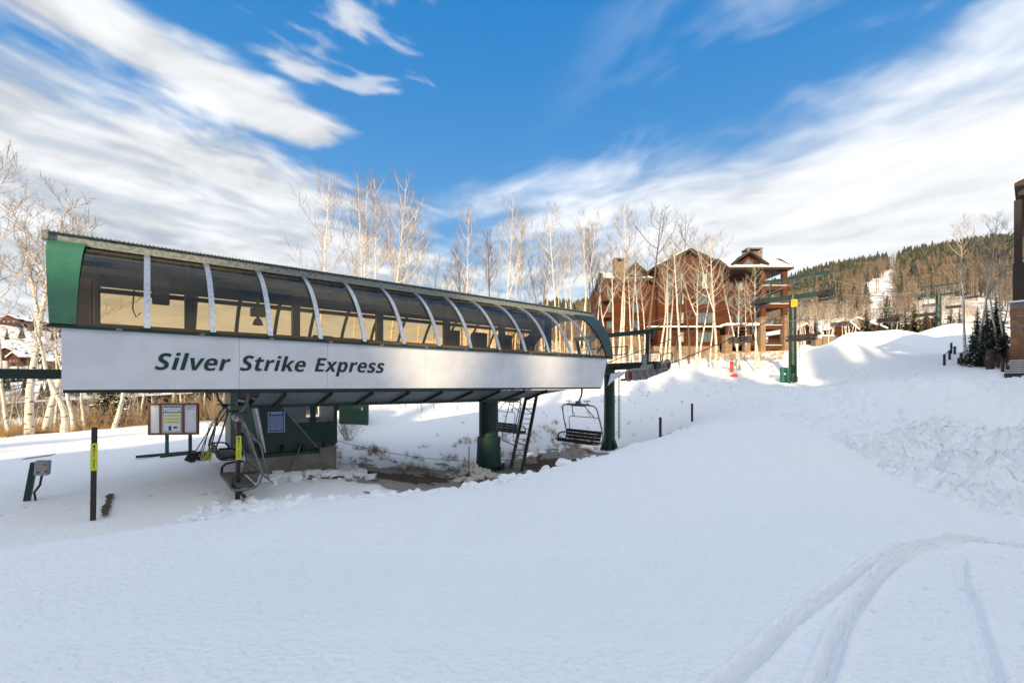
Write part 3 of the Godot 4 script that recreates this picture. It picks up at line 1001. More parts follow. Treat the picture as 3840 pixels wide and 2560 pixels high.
func lump_mesh(sd: int) -> Mesh:
	# broken crust: a ball of few faces pushed in and out
	rng.seed = sd
	var b := Buf.new()
	var rings := 4
	var sides := 7
	var p := []
	for j in rings + 1:
		for k in sides:
			var la := PI * j / rings - PI / 2
			var lo := TAU * k / sides
			var r := rng.randf_range(0.7, 1.15) if j > 0 and j < rings else 0.85
			p.append(Vector3(cos(la) * cos(lo), sin(la) * 0.75, -cos(la) * sin(lo)) * r)
	for j in rings:
		for k in sides:
			var a: Vector3 = p[j * sides + k]
			var c: Vector3 = p[j * sides + (k + 1) % sides]
			var e: Vector3 = p[(j + 1) * sides + (k + 1) % sides]
			var f: Vector3 = p[(j + 1) * sides + k]
			if j > 0:
				b.tri(a, c, e)
			if j < rings - 1:
				b.tri(a, e, f)
	return b.done()

func across(u: float, depth: float) -> float:
	# metres to the right for a bearing given as the tangent scale of the survey sheet
	return (u - 1176.0) / 1036.0 * depth

func make_trees() -> void:
	for k in 9:
		aspens.append(make_aspen(100 + k * 7, [15, 18, 14, 17, 20, 13, 16, 18, 15][k], [0.50, 0.56, 0.46, 0.58, 0.52, 0.62, 0.50, 0.55, 0.60][k], [1.0, 0.85, 1.15, 0.75, 0.95, 0.9, 1.1, 0.8, 0.7][k], k % 3 == 0, 5))
	# behind the terminal roof, left to right: bearing, depth, top line, kind, dark bark, lean
	var row := [[735, 47, 388, 2, 0, 0.0], [838, 47, 385, 0, 0, -0.01], [862, 48, 398, 1, 0, 0.03], [893, 46, 392, 6, 0, 0.04], [918, 52, 470, 4, 0, 0.08], [957, 53, 495, 8, 0, 0.0], [992, 58, 570, 1, 0, 0.02], [1058, 56, 560, 3, 1, -0.05], [1072, 54, 472, 4, 0, 0.0], [1108, 60, 545, 5, 0, 0.03], [1122, 58, 512, 7, 1, 0.0], [1158, 54, 448, 6, 0, 0.02], [1182, 57, 490, 8, 0, -0.04], [1206, 62, 610, 1, 0, 0.0], [1236, 56, 560, 3, 1, 0.03], [1262, 58, 510, 7, 0, -0.02], [1277, 55, 462, 2, 0, 0.0], [1300, 60, 535, 5, 0, 0.0], [1326, 57, 482, 8, 0, 0.02], [1341, 55, 478, 0, 0, 0.0], [1356, 58, 500, 7, 1, -0.01], [1379, 60, 540, 3, 1, 0.0], [1020, 62, 600, 5, 0, 0.02], [1040, 60, 565, 7, 0, 0.0], [1090, 64, 590, 3, 0, -0.02], [1142, 62, 560, 1, 0, 0.0], [1170, 64, 580, 5, 0, 0.03], [1222, 60, 540, 8, 0, 0.0], [1248, 63, 570, 3, 0, 0.02], [1288, 62, 550, 7, 0, -0.03], [1312, 58, 520, 1, 0, 0.0], [1366, 62, 560, 8, 0, 0.02], [800, 54, 560, 5, 0, 0.05], [935, 58, 560, 3, 0, -0.04]]
	row.sort_custom(func(a, b): return a[0] < b[0])
	var k := 0
	for r in row:
		var x := across(r[0], r[1])
		var y := land(x, r[1])
		var tall: float = EYE + (884.0 - r[2]) / 1036.0 * r[1] - y
		aspen("aspen_tree", r[3], Vector3(x, y, -r[1]), tall, tall / 20.0 * 0.82, k * 1.9, Vector2(r[5], 0), "%s bare aspen rising behind the terminal roof, %s from the left" % ["dark barked" if r[4] else "white barked", ordinal(k)], "bare aspens behind the terminal", r[4] == 1)
		k += 1
	# in front of the brown lodge
	row = [[1398, 62, 590, 3, 0, 0.0], [1410, 58, 560, 7, 0, -0.02], [1421, 60, 468, 4, 0, 0.0], [1432, 56, 540, 8, 0, 0.02], [1446, 62, 560, 5, 0, 0.0], [1455, 58, 600, 1, 0, -0.03], [1471, 55, 585, 8, 0, 0.06], [1482, 58, 620, 7, 0, -0.05], [1492, 54, 468, 2, 1, 0.02], [1512, 58, 555, 3, 0, 0.03], [1526, 54, 575, 7, 0, 0.04], [1537, 58, 560, 8, 0, 0.0], [1551, 60, 492, 5, 1, 0.02], [1566, 52, 530, 1, 0, -0.01], [1582, 58, 600, 3, 1, 0.0], [1597, 56, 570, 6, 0, 0.05], [1606, 58, 600, 8, 0, -0.02], [1632, 54, 640, 5, 0, 0.01], [1642, 53, 522, 6, 0, 0.02], [1690, 56, 640, 4, 0, 0.03], [1701, 54, 605, 8, 0, -0.01], [1712, 62, 650, 7, 0, 0.0], [1735, 53, 600, 4, 0, 0.02], [1746, 55, 628, 8, 0, -0.02]]
	k = 0
	for r in row:
		var x := across(r[0], r[1])
		var y := land(x, r[1])
		var tall: float = EYE + (884.0 - r[2]) / 1036.0 * r[1] - y
		aspen("aspen_tree", r[3], Vector3(x, y, -r[1]), tall, tall / 20.0 * 1.1, k * 2.3, Vector2(r[5], 0), "%s bare aspen standing before the brown lodge, %s from the left" % ["dark barked" if r[4] else "white barked", ordinal(k)], "bare aspens in front of the brown lodge", r[4] == 1)
		k += 1
	# by the building on the right
	row = [[2218, 45, 492, 4, 0, 0.03, "nearest of"], [2253, 44, 488, 6, 0, 0.07, "second of"], [2290, 46, 520, 8, 0, 0.03, "third of"], [2316, 40, 560, 7, 0, -0.12, "leaning one of"], [2302, 50, 600, 3, 0, 0.0, "rearmost of"]]
	for r in row:
		var x := across(r[0], r[1])
		var y := land(x, r[1])
		var tall: float = EYE + (884.0 - r[2]) / 1036.0 * r[1] - y
		aspen("aspen_tree", r[3], Vector3(x, y, -r[1]), tall, tall / 20.0 * 1.0, r[0] * 0.7, Vector2(r[5], 0), "bare white aspen, %s the trees beside the dark timber balconies" % r[6], "bare aspens by the timber balconies")
	# left of the terminal
	row = [[66, 31, 405, 6, 0, 0.03, 1.2, "thick white aspen trunk nearest the left edge, above the control box"], [-30, 27, 320, 2, 0, 0.08, 0.9, "white aspen leaning in from the left edge of the picture"], [100, 33, 480, 0, 0, 0.09, 1.2, "white aspen leaning right beneath the dark green beam"], [22, 36, 560, 5, 0, -0.02, 0.8, "slim white aspen left of the thick trunk at the left edge"], [148, 32, 700, 3, 0, 0.10, 1.25, "white aspen leaning right below the near end of the terminal"], [170, 36, 745, 8, 0, 0.05, 1.0, "second white aspen below the near end of the terminal"], [124, 40, 640, 7, 0, 0.0, 0.8, "thin aspen behind the dark green beam"], [196, 38, 760, 5, 0, 0.06, 0.8, "thin aspen left of the small spruce"], [262, 36, 745, 1, 0, 0.16, 1.1, "white aspen slanting across the small spruce"], [300, 42, 770, 7, 0, 0.05, 0.8, "thin aspen between small spruce and trail board"], [330, 45, 780, 5, 0, 0.03, 0.8, "thin aspen behind the left edge of the trail board"], [385, 46, 790, 8, 0, 0.0, 0.8, "thin aspen behind the middle of the trail board"], [425, 44, 790, 3, 0, -0.04, 0.8, "thin aspen behind the right edge of the trail board"], [470, 46, 795, 7, 0, 0.05, 0.8, "thin aspen right of the trail board"], [505, 48, 800, 1, 0, 0.0, 0.8, "thin aspen left of the operator hut"]]
	for r in row:
		var x := across(r[0], r[1])
		var y := land(x, r[1])
		var tall: float = EYE + (884.0 - r[2]) / 1036.0 * r[1] - y
		aspen("aspen_tree", r[3], Vector3(x, y, -r[1]), tall, tall / 20.0 * r[6] * (2.1 if tall < 11 else 1.25 if tall < 18 else 1.0), r[0] * 0.9, Vector2(r[5], 0), r[7], "aspens at the edge of the loading area")
	# woods: too alike to tell apart
	rng.seed = 900
	var spots := []
	for j in 64:
		var d := rng.randf_range(48, 95)
		spots.append([across(rng.randf_range(-150, 560), d), d])
	for s in spots:
		var y := land(s[0], s[1])
		aspen("aspen_tree", rng.randi_range(0, 8), Vector3(s[0], y, -s[1]), rng.randf_range(6.5, 9.5), rng.randf_range(0.5, 0.8), rng.randf() * TAU, Vector2(rng.randf_range(-0.08, 0.08), 0), "thin bare aspen in the wood below the snowy edge, left", "thin aspens in the wood on the left")
	rng.seed = 901
	for j in 100:
		var d := rng.randf_range(84, 150)
		var u := rng.randf_range(1800, 2250)
		if d < 108 and u > 1960:
			u = rng.randf_range(1805, 1960)
		var x := across(u, d)
		var y := land(minf(x, 126.0), minf(d, 126.0))
		aspen("aspen_tree", rng.randi_range(0, 8), Vector3(x, y, -d), rng.randf_range(7.5, 11.5) * d / 105.0, rng.randf_range(0.55, 0.8), rng.randf() * TAU, Vector2(rng.randf_range(-0.05, 0.05), 0), "pale bare aspen in the wood under the mountain, beyond the tower", "pale aspens in the wood on the right")
	for q in 4:
		spruces.append(make_spruce(40 + q, 10.0, [2.3, 1.7, 2.8, 2.0][q], [30, 34, 27, 32][q]))
	row = [[252, 41, 2, 0.72, 0, "small dark spruce between white trunks left of the trail board"], [470, 46, 1, 0.42, 1, "small sunlit golden green spruce beside the operator hut"],
		[1990, 98, 2, 0.75, 0, "snow dusted spruce at the edge of the mogul run"], [1945, 104, 1, 0.8, 0, "narrow spruce left of the snow dusted spruce"], [1873, 92, 0, 0.62, 1, "olive spruce between stone posts and first tower"], [2020, 112, 3, 0.75, 1, "olive spruce above the mogul crest"], [2062, 118, 1, 0.95, 1, "tall spruce left of the second tower"], [2080, 122, 0, 1.0, 1, "second tall spruce left of the second tower"], [2100, 125, 2, 1.1, 1, "broad spruce just left of the second tower"], [2128, 118, 3, 0.95, 1, "large spruce behind the second tower pole"], [2150, 124, 0, 0.9, 1, "dark spruce right behind the second tower"], [2185, 120, 2, 0.9, 1, "broad spruce right of the second tower"], [2205, 112, 1, 0.85, 1, "narrow spruce right of the second tower"], [2040, 130, 0, 1.4, 0, "distant spruce above the highest mogul"], [1925, 128, 3, 1.3, 1, "distant olive spruce below the far chairs"], [1968, 132, 1, 1.5, 0, "distant tall spruce between the far chairs"], [1815, 118, 2, 1.3, 0, "dark spruce just right of the brown lodge"], [1850, 124, 0, 1.4, 1, "olive spruce behind the first tower pole"],
		[2238, 41, 2, 0.28, 0, "snowy low spruce left of the big bush by the stairs"], [2258, 40, 0, 0.40, 0, "largest snowy spruce beside the stairs"], [2282, 41, 3, 0.36, 0, "snowy spruce right of the big one beside the stairs"], [2306, 40, 2, 0.30, 0, "low spruce before the stone base of the balconies"], [2246, 48, 1, 0.5, 0, "slim dark spruce behind the bushes by the stairs"], [2290, 49, 0, 0.6, 0, "tall dark spruce behind the bushes by the stairs"], [2268, 51, 3, 0.55, 0, "rear spruce behind the white trunks by the stairs"]]
	for r in row:
		var x := across(r[0], r[1])
		spruce(r[2], Vector3(x, land(minf(x, 126.0), minf(r[1], 126.0)), -r[1]), r[3], r[0] * 1.3, r[5], "spruces", r[4] == 1)
	# brush and grass
	rng.seed = 77
	var brush := shrub_mesh(60, 9, 2.6, 0.7, 0.022, 9)
	rng.seed = 78
	var places := []
	for j in 1050:
		var d := rng.randf_range(37, 105) if rng.randf() < 0.75 else rng.randf_range(44, 56)
		var x := across(rng.randf_range(-250, 575), d)
		var s := rng.randf_range(0.5, 1.3)
		places.append(placed(Vector3(x, land(x, d) - 0.1, -d), Vector3(s, s, s), rng.randf() * TAU))
	many("brush", "tan leafless brush filling the wood on the left", brush, M.brush_tan, places)
	var tuft := tuft_mesh(61, 26, 0.55, 0.22, 0.008)
	rng.seed = 79
	places = []
	for j in 2600:
		var d := rng.randf_range(27, 47)
		var u := rng.randf_range(-60, 560)
		var rim := lerpf(29.5, 45.0, clampf(u / 500.0, 0.0, 1.0))
		if absf(d - rim - 1.5) > 2.4:
			continue
		var x := across(u, d)
		var s := rng.randf_range(0.6, 1.5)
		places.append(placed(Vector3(x, land(x, d) - 0.03, -d), Vector3(s, s, s), rng.randf() * TAU))
	for j in 900:
		var d := rng.randf_range(54, 80)
		var u := rng.randf_range(1330, 1800)
		var x := across(u, d)
		var s := rng.randf_range(0.7, 1.6) * (1.0 if d > 62 else 0.6)
		if d > 60 or rng.randf() < 0.2:
			places.append(placed(Vector3(x, land(x, d) - 0.03, -d), Vector3(s, s, s), rng.randf() * TAU))
	# the wet ground below the terminal and the slope behind it
	for j in 900:
		var s0 := rng.randf_range(8, 26)
		var t0 := rng.randf_range(3.5, 10)
		var p := station(s0, 0, t0)
		if fine.get_noise_2d(p.x * 1.4 + 90, -p.z * 1.4) < 0.12:
			continue
		var s := rng.randf_range(0.35, 0.95)
		places.append(placed(Vector3(p.x, land(p.x, -p.z) - 0.02, p.z), Vector3(s, s * 1.1, s), rng.randf() * TAU))
	for j in 260:
		var d := rng.randf_range(30, 56)
		var x := across(rng.randf_range(830, 1720), d)
		var s := rng.randf_range(0.25, 0.6)
		places.append(placed(Vector3(x, land(x, d) - 0.02, -d), Vector3(s, s, s), rng.randf() * TAU))
	many("dry_grass", "dry yellow grass poking through the snow", tuft, M.grass_dry, places)
	var twiggy := shrub_mesh(62, 3, 1.25, 0.35, 0.011, 7)
	rng.seed = 80
	row = [[868, 36, 1.0, "left of all"], [925, 36, 1.25, "second"], [962, 35, 1.0, "third"], [1003, 36, 1.3, "fourth"], [1052, 35, 1.0, "fifth"], [1085, 36, 1.1, "sixth"], [1410, 36, 1.4, "seventh"]]
	for r in row:
		var x := across(r[0], r[1])
		solo("sapling", twiggy, M.brush_red, "leafless sapling on the snow slope behind the terminal, %s from the left" % ("first" if r[3] == "left of all" else r[3]), "sapling", Vector3(x, land(x, r[1]) - 0.05, -r[1]), r[0], "saplings behind the terminal").scale = Vector3(r[2], r[2], r[2])
	var bushy := shrub_mesh(63, 34, 1.5, 1.1, 0.010, 6)
	solo("bush", bushy, M.brush_red, "leafless brown bush in the snow beside the operator hut", "bush", Vector3(across(800, 27.5), land(across(800, 27.5), 27.5) - 0.05, -27.5), 0.4)
	solo("bush", bushy, M.brush_red, "reddish leafless bush under the timber balconies", "bush", Vector3(across(2305, 37), land(across(2305, 37), 37) - 0.05, -37), 1.4)
	many("dead_grass", "rust coloured dead grass under the timber balconies", tuft, M.brush_red, [placed(Vector3(41.2, land(41.2, 37), -37), Vector3(2, 1.4, 2), 0.2), placed(Vector3(40.2, land(40.2, 36), -36), Vector3(2, 1.3, 2), 1.2), placed(Vector3(42.0, land(42.0, 38), -38), Vector3(2, 1.5, 2), 2.2)])

# ---------- terminal ----------
func arc(f: float, out := 0.0) -> Vector2:
	# the bowed window: (t, y) from sill to eave
	var an := deg_to_rad(20.0 + 50.0 * f)
	return Vector2(2.3 * (0.9397 - cos(an)) / 0.5977 - cos(an) * out, 4.8 + 2.48 * (sin(an) - 0.342) / 0.5977 + sin(an) * out)

func side_pt(s: float, q: Vector2, back: bool) -> Vector3:
	return Vector3(s, q.y, -(7.16 - q.x) if back else -q.x)

func bowed(b: Buf, s0: Array, s1: Array, r0: float, r1: float, back: bool, cuts := 12) -> void:
	# a shell that follows the bow between two lists of s (bottom, top), from offset r0 (inside) to r1 (outside)
	for k in cuts:
		var f := [float(k) / cuts, float(k + 1) / cuts]
		var c := []
		for g in f:
			for r in [r0, r1]:
				c.append(side_pt(lerpf(s0[0], s0[1], g), arc(g, r), back))
				c.append(side_pt(lerpf(s1[0], s1[1], g), arc(g, r), back))
		# c: in-low-left, in-low-right, out-low-left, out-low-right, then the same above
		if back:
			b.quad(c[3], c[2], c[6], c[7]); b.quad(c[0], c[1], c[5], c[4])
			b.quad(c[2], c[0], c[4], c[6]); b.quad(c[1], c[3], c[7], c[5])
			if k == 0: b.quad(c[0], c[2], c[3], c[1])
			if k == cuts - 1: b.quad(c[4], c[5], c[7], c[6])
		else:
			b.quad(c[2], c[3], c[7], c[6]); b.quad(c[1], c[0], c[4], c[5])
			b.quad(c[0], c[2], c[6], c[4]); b.quad(c[3], c[1], c[5], c[7])
			if k == 0: b.quad(c[0], c[1], c[3], c[2])
			if k == cuts - 1: b.quad(c[4], c[6], c[7], c[5])

func lettering(text: String, size: float, slant: float, deep: float, serif := false, wide := 1.0) -> Mesh:
	var f := SystemFont.new()
	f.font_names = PackedStringArray(["Droid Serif" if serif else "Droid Sans"])
	f.font_weight = 700
	var t := TextMesh.new()
	t.font = f
	t.text = text
	t.font_size = 64
	t.pixel_size = size / 64.0 / 0.72
	t.depth = deep
	t.horizontal_alignment = HORIZONTAL_ALIGNMENT_LEFT
	t.vertical_alignment = VERTICAL_ALIGNMENT_BOTTOM
	var a := t.get_mesh_arrays()
	var v: PackedVector3Array = a[Mesh.ARRAY_VERTEX]
	var low := 1e9
	for k in v.size():
		low = minf(low, v[k].x)
	for k in v.size():
		v[k] = Vector3((v[k].x - low) * wide + v[k].y * slant, v[k].y, v[k].z)
	a[Mesh.ARRAY_VERTEX] = v
	var m := ArrayMesh.new()
	m.add_surface_from_arrays(Mesh.PRIMITIVE_TRIANGLES, a)
	return m

func fit_word(text: String, from: float, to: float, base: float, parent: Node) -> void:
	var m := lettering(text, 0.44, 0.24, 0.012)
	var box := m.get_aabb()
	m = lettering(text, 0.44, 0.24 * (to - from) / box.size.x, 0.012, false, (to - from) / box.size.x)
	box = m.get_aabb()
	var o := part(parent, "lettering", m, M.letter_green, Vector3(from - box.position.x, base, 0.0085))
	o.set_meta("label", "dark green slanted word " + text)

func make_terminal() -> void:
	var o := thing("lift_terminal", "long chairlift terminal with bowed amber windows over white panels", "chairlift terminal", station(0, 0, 0), HEADING)
	var L := 20.46
	# white front panels, with the joints the photograph shows
	var cut := [0.0, 3.72, 6.22, 9.80, 13.46, 17.06]
	for k in 6:
		var b := Buf.new()
		var x0: float = cut[k]
		var x1: float = cut[k + 1] - 0.008 if k < 5 else L
		var low := 20.04 if k == 5 else x1
		b.prism(PackedVector2Array([Vector2(x0, 3.234), Vector2(low, 3.234), Vector2(x1, 4.73), Vector2(x0, 4.73)]), -0.03, 0.0 + 0.0015 * (k % 2))
		part(o, "front_panel", b, M.white_panel)
	for k in 3:
		var b := Buf.new()
		b.span(Vector3(k * 6.8, 3.234, -7.16), Vector3(k * 6.8 + 6.79, 4.73, -7.13))
		part(o, "rear_panel", b, M.white_panel)
	fit_word("Silver", 1.77, 3.50, 3.61, o)
	fit_word("Strike", 3.73, 5.55, 3.625, o)
	fit_word("Express", 5.81, 8.18, 3.635, o)
	# lower rim and its brush, sill
	var b := Buf.new()
	b.span(Vector3(0.02, 3.15, -0.10), Vector3(20.0, 3.232, -0.035))
	b.span(Vector3(0.02, 3.15, -7.12), Vector3(20.0, 3.232, -7.06))
	part(o, "rim", b, M.dark_green)
	b = Buf.new()
	rng.seed = 5
	for k in 420:
		var x := 2.6 + k * 0.03
		b.tri(Vector3(x, 3.15, -0.06), Vector3(x + 0.03, 3.15, -0.06), Vector3(x + rng.randf_range(-0.03, 0.05), 3.15 - rng.randf_range(0.03, 0.10), -0.06))
	part(o, "bristle_strip", b, M.rubber)
	b = Buf.new()
	for back in [false, true]:
		var z := -7.16 if back else 0.0
		var sg := -1.0 if back else 1.0
		b.span(Vector3(-0.24, 4.733, minf(z - 0.2 * sg, z + 0.07 * sg)), Vector3(20.9, 4.80, maxf(z - 0.2 * sg, z + 0.07 * sg)))
	part(o, "sill", b, M.green_paint)
	b = Buf.new()
	b.span(Vector3(0.22, 4.802, -0.02), Vector3(20.3, 4.90, 0.025))
	part(o, "window_channel", b, M.machine_brown)
	for k in 11:
		b = Buf.new()
		b.span(Vector3(1.0 + k * 1.75, 4.74, 0.071), Vector3(1.12 + k * 1.75, 4.79, 0.08))
		part(o, "clip", b, M.galvanised)
	# ribs and panes, front and back
	for back in [false, true]:
		for k in 13:
			var s := 1.61 + 1.461 * k
			b = Buf.new()
			bowed(b, [s - 0.07, s - 0.07], [s + 0.07, s + 0.07], 0.012, 0.07, back, 14)
			part(o, "rib", b, M.steel_rib)
			if not back:
				b = Buf.new()
				var q := arc(1.0, 0.03)
				b.box(Vector3(s, q.y + 0.01, -q.x), Vector3(0.21, 0.05, 0.14))
				part(o, "rib_shoe", b, M.dark_green)
				b = Buf.new()
				q = arc(0.0, 0.04)
				b.box(Vector3(s, q.y + 0.012, -q.x), Vector3(0.20, 0.04, 0.09))
				part(o, "rib_shoe", b, M.dark_green)
		for k in 14:
			var s0 := 0.22 if k == 0 else 1.61 + 1.461 * (k - 1)
			var s1 := 20.30 if k == 13 else 1.61 + 1.461 * k
			b = Buf.new()
			bowed(b, [s0 + 0.004, s0 + 0.004], [s1 - 0.004, s1 - 0.004], -0.006, 0.002, back, 12)
			part(o, "window_pane", b, M.amber_glass)
		# green end trims that widen towards the roof
		b = Buf.new()
		bowed(b, [-0.20, -0.53], [0.215, 0.215], 0.0, 0.09, back, 14)
		part(o, "end_trim", b, M.green_trim)
		b = Buf.new()
		bowed(b, [20.32, 20.32], [20.85, 21.94], 0.0, 0.09, back, 14)
		part(o, "end_trim", b, M.green_paint)
		b = Buf.new()
		bowed(b, [0.20, 0.20], [0.26, 0.26], 0.05, 0.10, back, 14)
		part(o, "trim_flange", b, M.green_trim)
	# roof: corrugated sheet over a metal fascia
	b = Buf.new()
	b.span(Vector3(-0.52, 7.27, -2.36), Vector3(21.95, 7.52, -2.20))
	b.span(Vector3(-0.52, 7.27, -4.96), Vector3(21.95, 7.52, -4.80))
	part(o, "fascia", b, M.fascia_metal)
	b = Buf.new()
	b.bev(Vector3(-0.55, 7.43, -2.20), Vector3(0.16, 0.27, 0.22), 0.02)
	part(o, "fascia_end", b, M.galvanised)
	b = Buf.new()
	var waves := 230
	for k in waves * 4:
		var x0 := -0.5 + 22.45 * k / (waves * 4.0)
		var x1 := -0.5 + 22.45 * (k + 1) / (waves * 4.0)
		var y0 := 7.56 + 0.022 * sin(k * PI / 2)
		var y1 := 7.56 + 0.022 * sin((k + 1) * PI / 2)
		b.quad(Vector3(x0, y0, -2.12), Vector3(x1, y1, -2.12), Vector3(x1, y1 + 0.10, -3.58), Vector3(x0, y0 + 0.10, -3.58))
		b.quad(Vector3(x0, y0 + 0.10, -3.58), Vector3(x1, y1 + 0.10, -3.58), Vector3(x1, y1, -5.04), Vector3(x0, y0, -5.04))
		b.quad(Vector3(x0, 7.525, -2.12), Vector3(x1, 7.525, -2.12), Vector3(x1, y1, -2.12), Vector3(x0, y0, -2.12))
	part(o, "roof", b, M.corrugated)
	b = Buf.new()
	b.span(Vector3(-0.45, 7.30, -4.79), Vector3(21.9, 7.40, -2.37))
	part(o, "ceiling", b, M.ceiling_metal)
	for k in 14:
		b = Buf.new()
		b.span(Vector3(0.35 + k * 1.461, 7.19, -3.05), Vector3(1.25 + k * 1.461, 7.29, -2.75))
		part(o, "ceiling_board", b, M.ceiling_board)
		b = Buf.new()
		b.span(Vector3(0.75 + k * 1.461, 7.12, -4.1), Vector3(1.75 + k * 1.461, 7.29, -3.9))
		part(o, "ceiling_board", b, M.ceiling_board)
	# far header and inner frame; interior shade is put into the dark green
	b = Buf.new()
	b.span(Vector3(0.3, 6.62, -4.95), Vector3(20.2, 7.27, -4.81))
	b.span(Vector3(0.3, 6.45, -5.25), Vector3(20.2, 6.60, -5.08))
	part(o, "inner_header", b, M.green_paint)
	b = Buf.new()
	b.span(Vector3(0.1, 4.10, -1.45), Vector3(20.2, 4.45, -1.2))
	b.span(Vector3(0.1, 4.10, -5.95), Vector3(20.2, 4.45, -5.7))
	b.span(Vector3(0.1, 3.9, -5.6), Vector3(20.2, 4.0, -1.5))
	part(o, "deck", b, M.machine_dark)  # unseen deck added to keep snow bounce off the ceiling
	for k in 6:
		b = Buf.new()
		b.span(Vector3(2.6 + k * 3.4, 4.5, -3.9), Vector3(2.86 + k * 3.4, 7.25, -3.6))
		part(o, "inner_column", b, M.green_paint)
	b = Buf.new()
	var shape := PackedVector2Array()
	for k in 13:
		var q := arc(k / 12.0, -0.03)
		shape.append(Vector2(-q.x, q.y))
	for k in 13:
		var q := arc(1.0 - k / 12.0, -0.03)
		shape.append(Vector2(-7.16 + q.x, q.y))
	b.prism(shape, 0.06, 0.11, Transform3D(Basis(Vector3(0, 0, 1), Vector3(0, 1, 0), Vector3(1, 0, 0)), Vector3.ZERO))
	part(o, "end_wall", b, M.green_paint)
	b = Buf.new()
	b.span(Vector3(0.02, 3.24, -7.12), Vector3(0.06, 4.72, -0.04))
	part(o, "end_panel", b, M.white_panel)
	for k in 4:
		b = Buf.new()
		b.span(Vector3(0.12 + 0.02 * k, 4.82, -1.35 - k * 1.1), Vector3(0.42, [6.2, 7.2, 7.2, 7.2][k], -1.1 - k * 1.1))
		part(o, "end_column", b, M.machine_brown if k % 2 == 0 else M.green_paint)
	b = Buf.new()
	b.lathe([Vector2(0.2, 4.7), Vector2(2.35, 4.7), Vector2(2.45, 4.78), Vector2(2.35, 4.86), Vector2(0.2, 4.86)], 40, Vector3(3.1, 0, -3.58))
	part(o, "bullwheel", b, M.machine_dark)
	# machinery seen through the panes
	b = Buf.new()
	b.bev(Vector3(1.95, 6.35, -3.1), Vector3(0.45, 0.8, 0.35), 0.03)
	b.rod(Vector3(1.95, 6.7, -3.1), Vector3(1.95, 7.3, -3.1), 0.05)
	part(o, "hanging_box", b, M.machine_dark)
	b = Buf.new()
	b.path([Vector3(1.32, 7.2, -2.9), Vector3(1.30, 6.4, -2.9), Vector3(1.26, 5.7, -2.88), Vector3(1.34, 5.45, -2.85), Vector3(1.45, 5.6, -2.85)], 0.018, 6)
	part(o, "cable_loop", b, M.rubber)
	b = Buf.new()
	b.box(Vector3(4.7, 5.95, -3.0), Vector3(0.45, 0.28, 0.3))
	b.rod(Vector3(4.7, 5.6, -3.0), Vector3(4.7, 6.6, -3.0), 0.05)
	b.lathe([Vector2(0.18, 5.5), Vector2(0.10, 5.72)], 10, Vector3(4.7, 0, -3.0))
	part(o, "motor_bracket", b, M.machine_dark)
	b = Buf.new()
	b.bev(Vector3(7.6, 4.9, -3.4), Vector3(1.3, 0.7, 0.8), 0.04)
	b.lathe([Vector2(0.32, 0), Vector2(0.32, 0.7)], 14, Vector3(6.7, 5.0, -3.4), Basis(Vector3.FORWARD, PI / 2))
	b.rod(Vector3(8.3, 5.0, -3.4), Vector3(9.2, 5.0, -3.4), 0.12)
	part(o, "drive_motor", b, M.machine_dark)
	for tl in [0.95, 6.2]:
		for k in 22:
			b = Buf.new()
			b.lathe([Vector2(0.08, -0.06), Vector2(0.24, -0.06), Vector2(0.26, 0), Vector2(0.24, 0.06), Vector2(0.08, 0.06)], 14, Vector3(5.4 + k * 0.62, 4.62, -tl), Basis(Vector3.RIGHT, PI / 2))
			part(o, "drive_tyre", b, M.rubber)
	b = Buf.new()
	for k in 2:
		b.rod(Vector3(8.0, 5.15 + k * 0.3, -5.3), Vector3(16.5, 5.15 + k * 0.3, -5.3), 0.025, 6)
	for k in 8:
		b.rod(Vector3(8.0 + k * 1.21, 4.5, -5.3), Vector3(8.0 + k * 1.21, 5.45, -5.3), 0.025, 6)
	part(o, "inner_railing", b, M.machine_brown)
	for k in 4:
		b = Buf.new()
		b.bev(Vector3(13.6 + k * 1.7, 5.35, -4.4), Vector3(0.7, 1.5, 0.6), 0.03)
		part(o, "cabinet", b, M.machine_dark)
	# sloping soffit on green brackets
	b = Buf.new()
	b.quad(Vector3(18.2, 3.10, -0.75), Vector3(4.4, 3.10, -0.75), Vector3(4.4, 2.66, -2.3), Vector3(16.4, 2.66, -2.3))
	b.quad(Vector3(18.2, 3.115, -0.75), Vector3(16.4, 2.675, -2.3), Vector3(4.4, 2.675, -2.3), Vector3(4.4, 3.115, -0.75))
	b.quad(Vector3(4.4, 3.115, -6.4), Vector3(18.2, 3.115, -6.4), Vector3(16.4, 2.675, -4.86), Vector3(4.4, 2.675, -4.86))
	part(o, "soffit", b, M.soffit_grey)
	for k in 9:
		b = Buf.new()
		var x := 5.1 + k * 1.461
		var tl := Basis(Vector3.RIGHT, atan2(-0.44, -1.55) + PI)
		b.box(Vector3(x, 2.84, -1.52), Vector3(0.09, 0.13, 1.66), Basis(Vector3.RIGHT, -0.2766))
		part(o, "soffit_bracket", b, M.green_paint)
	b = Buf.new()
	b.span(Vector3(4.3, 2.55, -2.42), Vector3(16.4, 2.70, -2.28))
	b.span(Vector3(4.3, 2.55, -4.88), Vector3(16.4, 2.70, -4.74))
	b.span(Vector3(4.3, 2.72, -4.7), Vector3(16.4, 2.80, -2.44))
	b.span(Vector3(1.0, 3.05, -6.6), Vector3(18.4, 3.14, -6.42))
	part(o, "soffit_beam", b, M.green_paint)
	# beam that leaves the near end to the left
	b = Buf.new()
	b.bev(Vector3(-4.1, 3.62, -0.75), Vector3(8.15, 0.24, 0.24), 0.015)
	part(o, "end_beam", b, M.dark_green)
	# white flared guide at the far end
	b = Buf.new()
